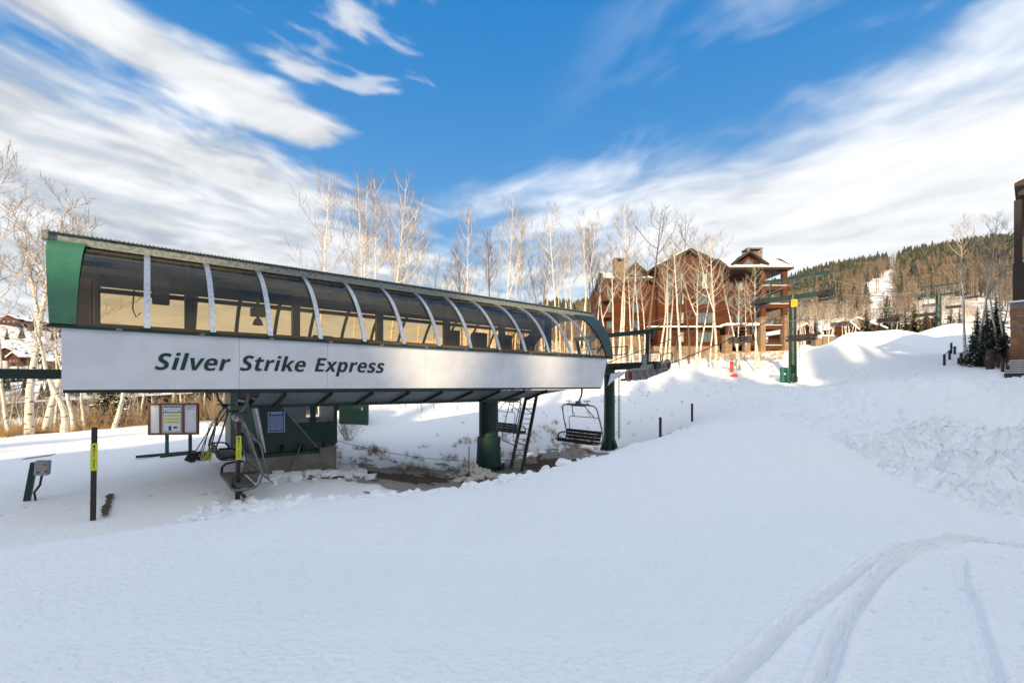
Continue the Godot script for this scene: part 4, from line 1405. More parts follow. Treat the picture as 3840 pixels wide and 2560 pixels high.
	for k in 8:
		var a0 := k / 8.0
		var a1 := (k + 1) / 8.0
		for side in 2:
			var zo := 0.03 * side
			var p := [Vector3(20.9 + 1.3 * a0, 3.60 + 0.28 * a0 - 0.3 * (1 - a0) * (1 - a0), -0.35 + zo), Vector3(20.9 + 1.3 * a1, 3.60 + 0.28 * a1 - 0.3 * (1 - a1) * (1 - a1), -0.35 + zo), Vector3(20.9 + 1.3 * a1, 3.95 + 0.16 * a1, -0.15 + zo), Vector3(20.9 + 1.3 * a0, 3.95 + 0.16 * a0, -0.15 + zo)]
			if side:
				b.quad(p[0], p[1], p[2], p[3])
			else:
				b.quad(p[1], p[0], p[3], p[2])
	part(o, "flared_guide", b, M.white_panel)
	# slanted pedestal at the near end
	b = Buf.new()
	var poly := PackedVector2Array([Vector2(4.95, 0.86), Vector2(6.75, 0.86), Vector2(5.22, 2.9), Vector2(4.62, 2.9)])
	b.prism(poly, -4.15, -3.0)
	part(o, "pedestal", b, M.green_paint)
	b = Buf.new()
	b.tube(PackedVector3Array([Vector3(4.93, 0.9, -3.0), Vector3(4.60, 2.9, -3.0)]), PackedFloat32Array([0.045]), 8)
	part(o, "pedestal_edge", b, M.steel_rib)
	b = Buf.new()
	b.tube(PackedVector3Array([Vector3(6.75, 0.9, -3.0), Vector3(5.22, 2.9, -3.0)]), PackedFloat32Array([0.022]), 6)
	part(o, "pedestal_seam", b, M.galvanised)
	b = Buf.new()
	b.span(Vector3(4.62, 0.76, -4.3), Vector3(7.2, 0.86, -2.8))
	part(o, "base_plate", b, M.green_paint)
	for q in [[4.72, 2.92], [4.72, 3.2], [4.72, 3.5], [4.72, 3.8], [5.5, 2.9], [6.2, 2.9], [6.95, 2.9]]:
		b = Buf.new()
		b.lathe([Vector2(0.07, 0.86), Vector2(0.07, 1.06), Vector2(0.05, 1.14), Vector2(0.0, 1.16)], 10, Vector3(q[0], 0, -q[1]))
		part(o, "anchor_cap", b, M.rubber)
	b = Buf.new()
	b.span(Vector3(4.55, -0.9, -4.4), Vector3(7.3, 0.758, -2.7))
	b.bev(Vector3(7.05, 0.0, -3.55), Vector3(0.62, 1.92, 1.74), 0.02)
	var fo := part(o, "concrete_footing", b, M.concrete)
	b = Buf.new()
	b.tube(PackedVector3Array([Vector3(6.2, 1.15, -2.97), Vector3(6.1, 1.1, -2.85), Vector3(5.75, 0.4, -2.62), Vector3(5.5, -0.1, -2.5)]), PackedFloat32Array([0.03]), 6)
	part(o, "hose", b, M.chair_steel)
	# blue notice on the pedestal
	var no := Node3D.new()
	no.name = "notice_sign"
	o.add_child(no)
	no.set_meta("label", "blue notice with white print")
	no.position = Vector3(5.02, 1.62, -2.99)
	b = Buf.new()
	b.span(Vector3(0, 0, 0), Vector3(0.56, 0.74, 0.012))
	part(no, "border", b, M.print_white)
	b = Buf.new()
	b.span(Vector3(0.018, 0.018, 0.012), Vector3(0.542, 0.722, 0.016))
	part(no, "face", b, M.notice_blue)
	var wm := lettering("NOTICE", 0.07, 0.0, 0.003)
	var ab := wm.get_aabb()
	part(no, "lettering", wm, M.print_white, Vector3(0.28 - ab.get_center().x, 0.625, 0.019))
	b = Buf.new()
	rng.seed = 44
	for k in 17:
		var y := 0.575 - k * 0.031
		var x := 0.05
		while x < 0.49:
			var wd := minf(rng.randf_range(0.015, 0.06), 0.51 - x)
			b.span(Vector3(x, y, 0.016), Vector3(x + wd, y + 0.013, 0.0175))
			x += wd + 0.012
	part(no, "small_print", b, M.print_white)
	# two more columns carry the far part
	b = Buf.new()
	b.lathe([Vector2(0.50, 0.65), Vector2(0.50, 2.75)], 28, Vector3(15.34, 0, -3.58))
	b.lathe([Vector2(0.49, 2.6), Vector2(0.55, 2.8), Vector2(0.8, 3.3)], 28, Vector3(15.34, 0, -3.58))
	part(o, "column", b, M.green_paint)
	b = Buf.new()
	b.lathe([Vector2(0.66, -0.85), Vector2(0.62, -0.3), Vector2(0.585, 0.68), Vector2(0.5, 0.70)], 28, Vector3(15.34, 0, -3.58))
	part(o, "column_pad", b, M.column_pad)
	b = Buf.new()
	b.lathe([Vector2(0.0, -0.98), Vector2(0.86, -0.98), Vector2(0.86, -0.90), Vector2(0.6, -0.89)], 28, Vector3(15.34, 0, -3.58))
	for k in 10:
		var an := TAU * k / 10
		b.lathe([Vector2(0.07, -0.9), Vector2(0.06, -0.72), Vector2(0.0, -0.70)], 8, Vector3(15.34 + cos(an) * 0.76, 0, -3.58 + sin(an) * 0.76))
	part(o, "column_flange", b, M.dark_green)
	b = Buf.new()
	b.bev(Vector3(15.5, -1.35, -3.5), Vector3(2.1, 0.74, 1.9), 0.03)
	part(o, "column_footing", b, M.concrete)
	for k in 3:
		b = Buf.new()
		b.box(Vector3(15.34 + 0.62, 0.45 - k * 0.5, -3.58 + 0.15), Vector3(0.05, 0.3, 0.06), Basis(Vector3.FORWARD, 0.2))
		part(o, "pad_strap", b, M.rubber)
	b = Buf.new()
	b.lathe([Vector2(0.36, -0.98), Vector2(0.345, 4.4)], 24, Vector3(25.07, 0, -3.58))
	for k in 6:
		var an := TAU * k / 6 + 0.3
		var dr := Vector3(cos(an), 0, -sin(an))
		var sd := Vector3(sin(an), 0, cos(an)) * 0.02
		var c := Vector3(25.07, 0, -3.58)
		b.quad(c + dr * 0.34 + Vector3(0, -0.95, 0) + sd, c + dr * 0.62 + Vector3(0, -0.95, 0) + sd, c + dr * 0.38 + Vector3(0, -0.2, 0) + sd, c + dr * 0.34 + Vector3(0, -0.2, 0) + sd)
		b.quad(c + dr * 0.62 + Vector3(0, -0.95, 0) - sd, c + dr * 0.34 + Vector3(0, -0.95, 0) - sd, c + dr * 0.34 + Vector3(0, -0.2, 0) - sd, c + dr * 0.38 + Vector3(0, -0.2, 0) - sd)
	part(o, "column", b, M.green_paint)
	ladder(o, Vector3(25.65, -0.2, -3.3), Vector3(25.65, 4.3, -3.3), Vector3(0.6, 0, -0.35), 15, M.dark_steel, 0.022)
	# gantry over the exit
	b = Buf.new()
	b.bev(Vector3(25.4, 4.55, -3.58), Vector3(0.5, 0.42, 6.9), 0.02)
	b.bev(Vector3(23.2, 4.35, -3.58), Vector3(4.2, 0.3, 0.6), 0.02)
	part(o, "gantry_beam", b, M.dark_green)
	b = Buf.new()
	b.bev(Vector3(24.9, 6.55, -3.3), Vector3(0.22, 0.26, 6.4), 0.02)
	b.rod(Vector3(25.3, 4.7, -0.9), Vector3(24.9, 6.5, -0.55), 0.12, 8)
	b.rod(Vector3(25.3, 4.7, -6.2), Vector3(24.9, 6.5, -6.3), 0.12, 8)
	b.rod(Vector3(25.1, 5.5, -4.6), Vector3(24.9, 6.45, -3.6), 0.06, 6)
	b.box(Vector3(24.9, 6.3, -0.25), Vector3(0.12, 0.4, 0.16))
	part(o, "lifting_frame", b, M.green_paint)
	b = Buf.new()
	for z in [-1.9, -3.5, -5.2]:
		b.rod(Vector3(24.7, 4.7, z), Vector3(24.7, 5.75, z), 0.03, 6)
	b.rod(Vector3(24.7, 5.75, -1.9), Vector3(24.7, 5.75, -5.2), 0.03, 6)
	b.rod(Vector3(24.7, 5.25, -1.9), Vector3(24.7, 5.25, -5.2), 0.03, 6)
	for w in [[24.6, 25.9], [26.1, 27.2]]:
		b.path([Vector3(w[0], 4.55, -0.35), Vector3(w[0], 5.15, -0.35), Vector3(w[0] + 0.1, 5.25, -0.35), Vector3(w[1] - 0.1, 5.35, -0.35), Vector3(w[1], 5.25, -0.35), Vector3(w[1], 4.75, -0.35)], 0.03, 6)
	part(o, "railing", b, M.dark_green)
	for t in [0.55, 6.6]:
		var ro := Node3D.new()
		ro.name = "sheave_train"
		o.add_child(ro, true)
		ro.position = Vector3(22.75, 3.95, -t + 0.12)
		ro.scale = Vector3(1.04, 1.18, 1.1)
		b = Buf.new()
		b.bev(Vector3(1.0, 0.26, 0.1), Vector3(1.5, 0.12, 0.06), 0.015, Basis(Vector3.BACK, 0.05))
		b.bev(Vector3(3.05, 0.58, 0.1), Vector3(1.9, 0.12, 0.06), 0.015, Basis(Vector3.BACK, 0.19))
		b.bev(Vector3(1.9, 0.45, 0.06), Vector3(1.6, 0.16, 0.06), 0.015, Basis(Vector3.BACK, 0.12))
		b.bev(Vector3(1.6, 0.72, 0.0), Vector3(0.5, 0.6, 0.1), 0.02)
		part(ro, "yoke", b, M.galvanised)
		b = Buf.new()
		b.bev(Vector3(0.8, -0.22, -0.12), Vector3(2.3, 0.10, 0.10), 0.01, Basis(Vector3.BACK, 0.04))
		b.bev(Vector3(3.0, 0.08, -0.12), Vector3(2.3, 0.10, 0.10), 0.01, Basis(Vector3.BACK, 0.2))
		part(ro, "rope_guard", b, M.rubber)
		for k in 7:
			var wx := 0.1 + k * 0.62
			var wy := -0.05 + 0.03 * k + 0.012 * k * k
			b = Buf.new()
			b.lathe([Vector2(0.0, -0.05), Vector2(0.24, -0.05), Vector2(0.24, 0.05), Vector2(0.0, 0.05)], 18, Vector3(wx, wy, 0.02), Basis(Vector3.RIGHT, PI / 2))
			var wh := part(ro, "sheave", b, M.wheel_red if k == 0 or k == 6 else M.wheel_grey)
			b = Buf.new()
			b.lathe([Vector2(0.22, -0.06), Vector2(0.29, -0.06), Vector2(0.29, 0.075), Vector2(0.22, 0.075)], 20, Vector3(wx, wy, 0.02), Basis(Vector3.RIGHT, PI / 2))
			part(wh, "tyre", b, M.tyre_grey)

func ladder(o: Node, a: Vector3, b: Vector3, across: Vector3, rungs: int, m: Material, r: float) -> void:
	var p := Buf.new()
	p.rod(a, b, r, 6)
	p.rod(a + across, b + across, r, 6)
	var lad := part(o, "ladder", p, m)
	for k in rungs:
		p = Buf.new()
		var c := a.lerp(b, (k + 0.5) / rungs)
		p.rod(c, c + across, r * 0.7, 6)
		part(lad, "rung", p, m)

# ---------- lift line ----------
func line_y(s: float) -> float:
	# height of the haul rope along the line
	var p := [[-5.0, 3.9], [20.0, 3.9], [24.0, 4.1], [27.6, 4.75], [56.0, 13.2], [142.0, 24.3], [320.0, 60.0]]
	var y := curve_at(p, s)
	if s > 56.0 and s < 142.0:
		var f := (s - 56.0) / 86.0
		y -= 4.0 * f * (1.0 - f) * 1.1
	elif s > 27.6 and s < 56.0:
		var f := (s - 27.6) / 28.4
		y -= 4.0 * f * (1.0 - f) * 0.35
	return y

func soft_pad(b: Buf, w: float, h: float, deep: float, at: Vector3, turn: Basis) -> void:
	# upholstered slab, rounded front to back
	var poly := PackedVector2Array()
	for k in 12:
		var an := TAU * (k + 0.5) / 12
		var c := Vector2(cos(an), sin(an))
		poly.append(Vector2(signf(c.x) * pow(absf(c.x), 0.55) * deep / 2, signf(c.y) * pow(absf(c.y), 0.55) * h / 2))
	b.prism(poly, -w / 2, w / 2, Transform3D(turn, at))

func make_chair(grey: bool) -> Node3D:
	# faces +x; origin under the seat; hangs 3.5 m below the rope
	var o := thing("lift_chair", "", "lift chair")
	var pad: Material = M.seat_grey if grey else M.seat_brown
	var w := 2.5
	var b := Buf.new()
	soft_pad(b, w - 0.12, 0.10, 0.56, Vector3(0.28, 0.10, 0), Basis(Vector3.BACK, 0.10))
	soft_pad(b, w - 0.12, 0.11, 0.14, Vector3(0.54, 0.10, 0), Basis())
	part(o, "seat", b, pad)
	for k in 3:
		b = Buf.new()
		soft_pad(b, w - 0.14, 0.155, 0.055, Vector3(-0.03 - 0.05 * k, 0.22 + 0.165 * k, 0), Basis(Vector3.BACK, 0.28))
		part(o, "back_slat", b, pad)
	for k in 4:
		b = Buf.new()
		b.box(Vector3(-0.115, 0.38, -0.9 + k * 0.6), Vector3(0.012, 0.46, 0.05), Basis(Vector3.BACK, 0.28))
		part(o, "back_strap", b, M.chair_steel)
	for sd in [-1.0, 1.0]:
		b = Buf.new()
		b.path([Vector3(0.30, 1.93, 0.55 * sd), Vector3(0.29, 1.92, 0.98 * sd), Vector3(0.26, 1.84, 1.13 * sd), Vector3(0.20, 1.66, 1.20 * sd), Vector3(0.05, 1.1, 1.235 * sd), Vector3(-0.13, 0.55, w / 2 * sd), Vector3(-0.16, 0.36, w / 2 * sd), Vector3(-0.10, 0.16, w / 2 * sd), Vector3(0.02, 0.04, w / 2 * sd), Vector3(0.25, 0.01, w / 2 * sd), Vector3(0.55, 0.03, w / 2 * sd)], 0.034, 8)
		part(o, "side_frame", b, M.chair_steel)
		b = Buf.new()
		b.path([Vector3(-0.05, 0.46, 1.17 * sd), Vector3(0.25, 0.46, 1.17 * sd), Vector3(0.45, 0.43, 1.17 * sd), Vector3(0.55, 0.33, 1.17 * sd), Vector3(0.57, 0.14, 1.17 * sd)], 0.036, 8)
		part(o, "armrest", b, M.rubber)
		b = Buf.new()
		b.rod(Vector3(0.30, 1.90, 0.42 * sd), Vector3(-0.10, 1.32, 0.72 * sd), 0.024, 6)
		b.path([Vector3(0.10, 1.60, 0.56 * sd), Vector3(0.02, 1.42, 0.50 * sd), Vector3(-0.02, 1.34, 0.56 * sd)], 0.014, 6)
		part(o, "strut", b, M.chair_steel)
		b = Buf.new()
		b.rod(Vector3(0.30, 1.95, 0.62 * sd), Vector3(0.30, 2.12, 0.62 * sd), 0.02, 6)
		b.rod(Vector3(0.08, 2.13, 0.62 * sd), Vector3(0.52, 2.13, 0.62 * sd), 0.024, 6)
		part(o, "handle", b, M.dark_steel)
	b = Buf.new()
	for x in [0.06, 0.5]:
		b.rod(Vector3(x, 0.015, -w / 2), Vector3(x, 0.015, w / 2), 0.024, 6)
	part(o, "seat_frame", b, M.chair_steel)
	b = Buf.new()
	b.path([Vector3(-0.36, 0.18, -1.13), Vector3(-0.30, 0.4, -1.13), Vector3(-0.16, 1.15, -1.08), Vector3(-0.13, 1.27, -0.98), Vector3(-0.12, 1.30, -0.8), Vector3(-0.12, 1.30, 0.8), Vector3(-0.13, 1.27, 0.98), Vector3(-0.16, 1.15, 1.08), Vector3(-0.30, 0.4, 1.13), Vector3(-0.36, 0.18, 1.13)], 0.02, 6)
	b.path([Vector3(-0.36, 0.18, -1.13), Vector3(-0.52, 0.02, -0.9), Vector3(-0.52, 0.02, -0.2), Vector3(-0.36, 0.2, -0.1)], 0.02, 6)
	b.path([Vector3(-0.36, 0.18, 1.13), Vector3(-0.52, 0.02, 0.9), Vector3(-0.52, 0.02, 0.2), Vector3(-0.36, 0.2, 0.1)], 0.02, 6)
	part(o, "safety_bar", b, M.chair_steel)
	b = Buf.new()
	b.prism(PackedVector2Array([Vector2(-0.75, -0.02), Vector2(-0.35, -0.09), Vector2(0.35, -0.09), Vector2(0.75, -0.02), Vector2(0.75, 0.05), Vector2(-0.75, 0.05)]), -0.05, 0.05, Transform3D(Basis(Vector3.UP, PI / 2), Vector3(0.30, 1.95, 0)))
	b.bev(Vector3(0.28, 2.02, 0), Vector3(0.2, 0.2, 0.24), 0.02)
	part(o, "crossbar", b, M.chair_steel)
	b = Buf.new()
	b.path([Vector3(0.28, 2.05, 0), Vector3(0.20, 2.16, 0), Vector3(0.07, 2.34, 0), Vector3(0.01, 2.55, 0), Vector3(0.0, 2.8, 0), Vector3(0.0, 3.42, 0)], 0.05, 8)
	part(o, "hanger", b, M.chair_steel)
	b = Buf.new()
	b.bev(Vector3(0.0, 3.47, 0.03), Vector3(0.5, 0.14, 0.18), 0.03)
	b.lathe([Vector2(0.0, -0.04), Vector2(0.09, -0.04), Vector2(0.09, 0.04), Vector2(0.0, 0.04)], 12, Vector3(0.2, 3.6, 0.03), Basis(Vector3.RIGHT, PI / 2))
	part(o, "grip", b, M.galvanised)
	return o

func make_lift_line() -> void:
	# [s along the line, far side?, grey seat?, label]
	var list := [[4.02, false, true, "grey padded lift chair beside the yellow tagged post at the concrete footing"], [3.81, true, true, "grey padded lift chair seen from behind next to the trail board"], [19.05, false, false, "dark lift chair hanging at the far end of the terminal"], [18.9, true, false, "dark lift chair half hidden behind the green column and ladder"],
		[50.4, true, false, "lift chair hanging in front of the brown lodge"], [49.4, false, false, "lift chair hanging across the first tower pole"], [83.4, true, false, "lift chair just beyond the first tower, seen from behind"], [81.3, false, false, "lift chair over the mogul run between the two towers"], [109.0, false, false, "lift chair hanging just left of the second tower"], [118.0, true, false, "far side lift chair left of the second tower"], [137.0, false, false, "lift chair close beside the second tower head"], [152.0, true, false, "small distant lift chair past the second tower"], [165.0, false, false, "most distant lift chair, right of the second tower"]]
	var first := {}
	for e in list:
		var at := station(e[0], line_y(e[0]) - 3.5, 6.65 if e[1] else 0.5)
		var turn := HEADING + (0.0 if e[1] else PI)
		if not first.has(e[2]):
			first[e[2]] = make_chair(e[2])
			first[e[2]].position = at
			first[e[2]].rotation.y = turn
			tag(first[e[2]], e[3], "lift chair", "chairs on the lift")
		else:
			copy_of(first[e[2]], at, turn, e[3], "chairs on the lift")
	for far in 2:
		var p := PackedVector3Array()
		var s := 0.5
		while s < 318.0:
			p.append(station(s, line_y(s) + 0.03, 6.65 if far else 0.5))
			s += 1.5 if s < 60 else 4.0
		var b := Buf.new()
		b.tube(p, PackedFloat32Array([0.035]), 6)
		solo("haul_rope", b, M.rope_steel, "steel haul rope on the %s side of the lift line" % ("far" if far else "near"), "rope")
	var tops := [[24.9, 6.6], [56.0, 15.0], [142.0, 26.1], [300.0, 58.0]]
	for far in 2:
		var p := PackedVector3Array()
		for k in 3:
			for j in 24:
				var f := j / 24.0
				var s: float = lerpf(tops[k][0], tops[k + 1][0], f)
				p.append(station(s, lerpf(tops[k][1], tops[k + 1][1], f) - 4.0 * f * (1 - f) * [0.5, 2.0, 3.0][k], 5.6 if far else 1.6))
		var b := Buf.new()
		b.tube(p, PackedFloat32Array([0.022]), 5)
		solo("signal_cable", b, M.galvanised, "thin pale cable strung above the %s haul rope" % ("far" if far else "near"), "cable")
	make_tower(station(56.0, 0, 3.58), 9.66, true, "green lift tower with a yellow sign in the middle distance")
	make_tower(station(142.0, 0, 3.58), 11.0, false, "distant green lift tower above the mogul run")

func make_tower(foot: Vector3, rope: float, near: bool, label: String) -> void:
	var y0 := 3.54 if near else 13.3
	var o := thing("lift_tower", label, "lift tower", Vector3(foot.x, y0, foot.z), HEADING, "lift towers")
	var b := Buf.new()
	var fat := 1.0 if near else 1.4
	b.lathe([Vector2(0.40 * fat, -0.6), Vector2(0.40 * fat, 1.0), Vector2(0.33 * fat, rope - 0.4), Vector2(0.33 * fat, rope - 0.1)], 20)
	part(o, "pole", b, M.green_paint)
	b = Buf.new()
	for k in 4:
		b.box(Vector3(0.42 * cos(k * PI / 2 + 0.7), 0.3, 0.42 * sin(k * PI / 2 + 0.7)), Vector3(0.25, 0.9, 0.04), Basis(Vector3.UP, -(k * PI / 2 + 0.7)))
	part(o, "base_fin", b, M.dark_green)
	b = Buf.new()
	b.bev(Vector3(0, rope - 0.38, 0), Vector3(0.5, 0.5, 6.3), 0.03)
	part(o, "cross_arm", b, M.green_paint)
	b = Buf.new()
	b.bev(Vector3(0.1, rope + 1.75, 0.2), Vector3(0.26, 0.3, 6.6), 0.02)
	b.rod(Vector3(0, rope - 0.2, 2.7), Vector3(0.1, rope + 1.75, 3.2), 0.11, 8)
	b.rod(Vector3(0, rope - 0.2, -2.4), Vector3(0.1, rope + 1.75, -2.2), 0.11, 8)
	part(o, "lifting_frame", b, M.green_paint)
	b = Buf.new()
	for k in 9:
		b.rod(Vector3(-0.35, rope - 0.2, -2.2 + k * 0.55), Vector3(-0.35, rope + 0.95, -2.2 + k * 0.55), 0.02, 5)
	for y in [0.4, 0.95]:
		b.rod(Vector3(-0.35, rope + y, -2.2), Vector3(-0.35, rope + y, 2.2), 0.025, 5)
	for k in 3:
		b.rod(Vector3(0.1, rope + 1.7, -1.4 + k * 1.4), Vector3(0.0, rope - 0.2, -1.4 + k * 1.4), 0.03, 5)
	part(o, "railing", b, M.dark_green)
	for sd in [-1.0, 1.0]:
		var ro := Node3D.new()
		ro.name = "sheave_train"
		o.add_child(ro, true)
		ro.position = Vector3(0, rope, 3.08 * sd)
		ro.rotation.z = 0.2
		ro.scale = Vector3(1.5, 1.8, 1.7)
		b = Buf.new()
		b.bev(Vector3(0, -0.28, 0.12 * sd), Vector3(2.6, 0.13, 0.06), 0.01)
		b.bev(Vector3(-0.75, -0.25, 0.0), Vector3(1.0, 0.12, 0.3), 0.01)
		b.bev(Vector3(0.75, -0.25, 0.0), Vector3(1.0, 0.12, 0.3), 0.01)
		b.bev(Vector3(0, -0.55, 0.0), Vector3(1.5, 0.1, 0.5), 0.01)
		part(ro, "yoke", b, M.dark_green)
		b = Buf.new()
		for k in 5:
			b.rod(Vector3(-1.2 + 0.6 * k, -0.5, 0.45 * sd), Vector3(-1.2 + 0.6 * k, 0.25, 0.45 * sd), 0.02, 5)
		for y in [-0.5, 0.25]:
			b.rod(Vector3(-1.2, y, 0.45 * sd), Vector3(1.2, y, 0.45 * sd), 0.022, 5)
		part(ro, "catwalk_rail", b, M.dark_green)
		for k in 6:
			b = Buf.new()
			b.lathe([Vector2(0.0, -0.06), Vector2(0.2, -0.06), Vector2(0.22, 0), Vector2(0.2, 0.06), Vector2(0.0, 0.06)], 14, Vector3(-1.25 + 0.5 * k, -0.22, 0), Basis(Vector3.RIGHT, PI / 2))
			part(ro, "sheave", b, M.rubber)
	ladder(o, Vector3(0.42, 0.4, 0.14), Vector3(0.36, rope - 0.5, 0.14), Vector3(0.0, 0, 0.38), 26 if near else 12, M.dark_steel, 0.016)
	if near:
		var sg := Node3D.new()
		sg.name = "tower_sign"
		o.add_child(sg)
		sg.set_meta("label", "yellow sign with small dark print")
		sg.position = Vector3(-0.28, rope - 1.45, 0.24)
		sg.rotation.y = -0.80
		b = Buf.new()
		b.span(Vector3(-0.32, 0, 0), Vector3(0.32, 0.82, 0.025))
		part(sg, "plate", b, M.sign_yellow)
		b = Buf.new()
		rng.seed = 3
		for k in 5:
			var x := -0.24
			while x < 0.2:
				var q := rng.randf_range(0.05, 0.12)
				b.span(Vector3(x, 0.66 - k * 0.13, 0.025), Vector3(minf(x + q, 0.25), 0.71 - k * 0.13, 0.029))
				x += q + 0.03
		part(sg, "print", b, M.print_black)
		for k in 2:
			var p := Vector3(foot.x, 0, foot.z) + Vector3(-1.85 + 0.6 * k, 0, 1.3 - 0.1 * k)
			b = Buf.new()
			b.lathe([Vector2(0.27, -0.2), Vector2(0.27, 1.72), Vector2(0.25, 1.75), Vector2(0.0, 1.75)], 18)
			var q := solo("tower_pad", b, M.pad_green, "green padding cylinder at the tower foot, %s" % ("left one" if k == 0 else "right one"), "padding", Vector3(p.x, land(p.x, -p.z), p.z), 0.0, "padding at the tower foot")
			if k == 0:
				var lm := lump_mesh(9)
				var sp := part(q, "snow_patch", lm, M.cap_snow, Vector3(0.05, 1.05, 0.24))
				sp.scale = Vector3(0.13, 0.12, 0.06)
	else:
		for k in 2:
			b = Buf.new()
			b.lathe([Vector2(0.62, -0.4), Vector2(0.5, 1.5), Vector2(0.0, 1.52)], 16)
			solo("tower_pad", b, M.pad_green, "green padding at the distant tower foot, %s" % ("left one" if k == 0 else "right one"), "padding", Vector3(foot.x - 0.75 + 1.3 * k, y0, foot.z + 0.55), 0.0, "padding at the tower foot")

# ---------- buildings ----------
func stones(parent: Node, w: float, h: float, tr: Transform3D, sd: int, course: float, single := false) -> void:
	# coursed stone facing in front of a backing wall; single: every stone a part of its own
	rng.seed = sd
	var bufs := [Buf.new(), Buf.new(), Buf.new()]
	var mats := [M.stone_rust, M.stone_grey, M.stone_tan] if single else [M.stone_tan, M.stone_grey, M.stone_rust]
	var unit := BoxMesh.new()
	var y := 0.0
	while y < h - 0.05:
		var ch := minf(course * rng.randf_range(0.7, 1.25), h - y)
		var x := 0.0
		while x < w - 0.03:
			var cw := minf(course * rng.randf_range(1.0, 2.6), w - x)
			var k := 0 if rng.randf() < 0.62 else 1 if rng.randf() < 0.6 else 2
			var p := tr * Vector3(x + cw / 2, y + ch / 2, 0.0)
			var size := Vector3(maxf(cw - 0.025, 0.02), maxf(ch - 0.025, 0.02), rng.randf_range(0.10, 0.2))
			if single:
				var o := part(parent, "stone", unit, mats[k], p)
				o.basis = tr.basis * Basis.from_scale(size)
			else:
				bufs[k].box(p, size, tr.basis)
			x += cw
		y += ch
	if not single:
		for k in 3:
			if bufs[k].v.size():
				part(parent, "stonework", bufs[k], mats[k]).set_meta("kind", "stuff")

func window(parent: Node, x0: float, x1: float, y0: float, y1: float, z: float, lites: int, pale_alternate := false) -> void:
	var o := Node3D.new()
	o.name = "window"
	parent.add_child(o, true)
	o.position = Vector3(x0, y0, z)
	var w := x1 - x0
	var h := y1 - y0
	var b := Buf.new()
	b.span(Vector3(-0.10, -0.14, 0.0), Vector3(w + 0.10, 0.0, 0.14))
	b.span(Vector3(-0.10, h, 0.0), Vector3(w + 0.10, h + 0.12, 0.12))
	b.span(Vector3(-0.10, 0.0, 0.0), Vector3(0.0, h, 0.11))
	b.span(Vector3(w, 0.0, 0.0), Vector3(w + 0.10, h, 0.11))
	for k in range(1, lites):
		b.span(Vector3(w * k / lites - 0.05, 0.0, 0.0), Vector3(w * k / lites + 0.05, h, 0.09))
	part(o, "frame", b, M.window_frame)
	for k in lites:
		b = Buf.new()
		b.span(Vector3(w * k / lites + (0.05 if k else 0.0), 0.0, 0.004), Vector3(w * (k + 1) / lites - (0.05 if k < lites - 1 else 0.0), h, 0.03))
		part(o, "pane", b, M.pale_pane if pale_alternate and k % 2 else M.house_glass)  # every other pane is drawn in a pale tone
		b = Buf.new()
		b.span(Vector3(w * (k + 0.5) / lites - 0.015, 0.0, 0.031), Vector3(w * (k + 0.5) / lites + 0.015, h, 0.045))
		b.span(Vector3(w * k / lites + 0.05, h * 0.72, 0.031), Vector3(w * (k + 1) / lites - 0.05, h * 0.72 + 0.03, 0.046))
		part(o, "glazing_bar", b, M.window_frame)

func gable(parent: Node, x0: float, x1: float, xm: float, y0: float, ym: float, z0: float, z1: float, thick: float, snow: bool) -> void:
	# two roof slopes from eaves at y0 to the ridge over xm, running from z0 back to z1
	for sd in 2:
		var e := Vector2(x0, y0) if sd == 0 else Vector2(x1, y0)
		var r := Vector2(xm, ym)
		var up := Vector2(0, thick)
		var b := Buf.new()
		b.prism(PackedVector2Array([e, r, r + up, e + up]), z1, z0)
		part(parent, "roof", b, M.timber_dark)
		if snow:
			b = Buf.new()
			var i0 := e.lerp(r, 0.06) + up * 1.02
			var i1 := r + up * 1.02
			b.prism(PackedVector2Array([i0, i1, i1 + Vector2(0, 0.22), i0 + Vector2(0, 0.2)]), z1 + 0.3, z0 - 0.45)
			part(parent, "roof_snow", b, M.cap_snow)

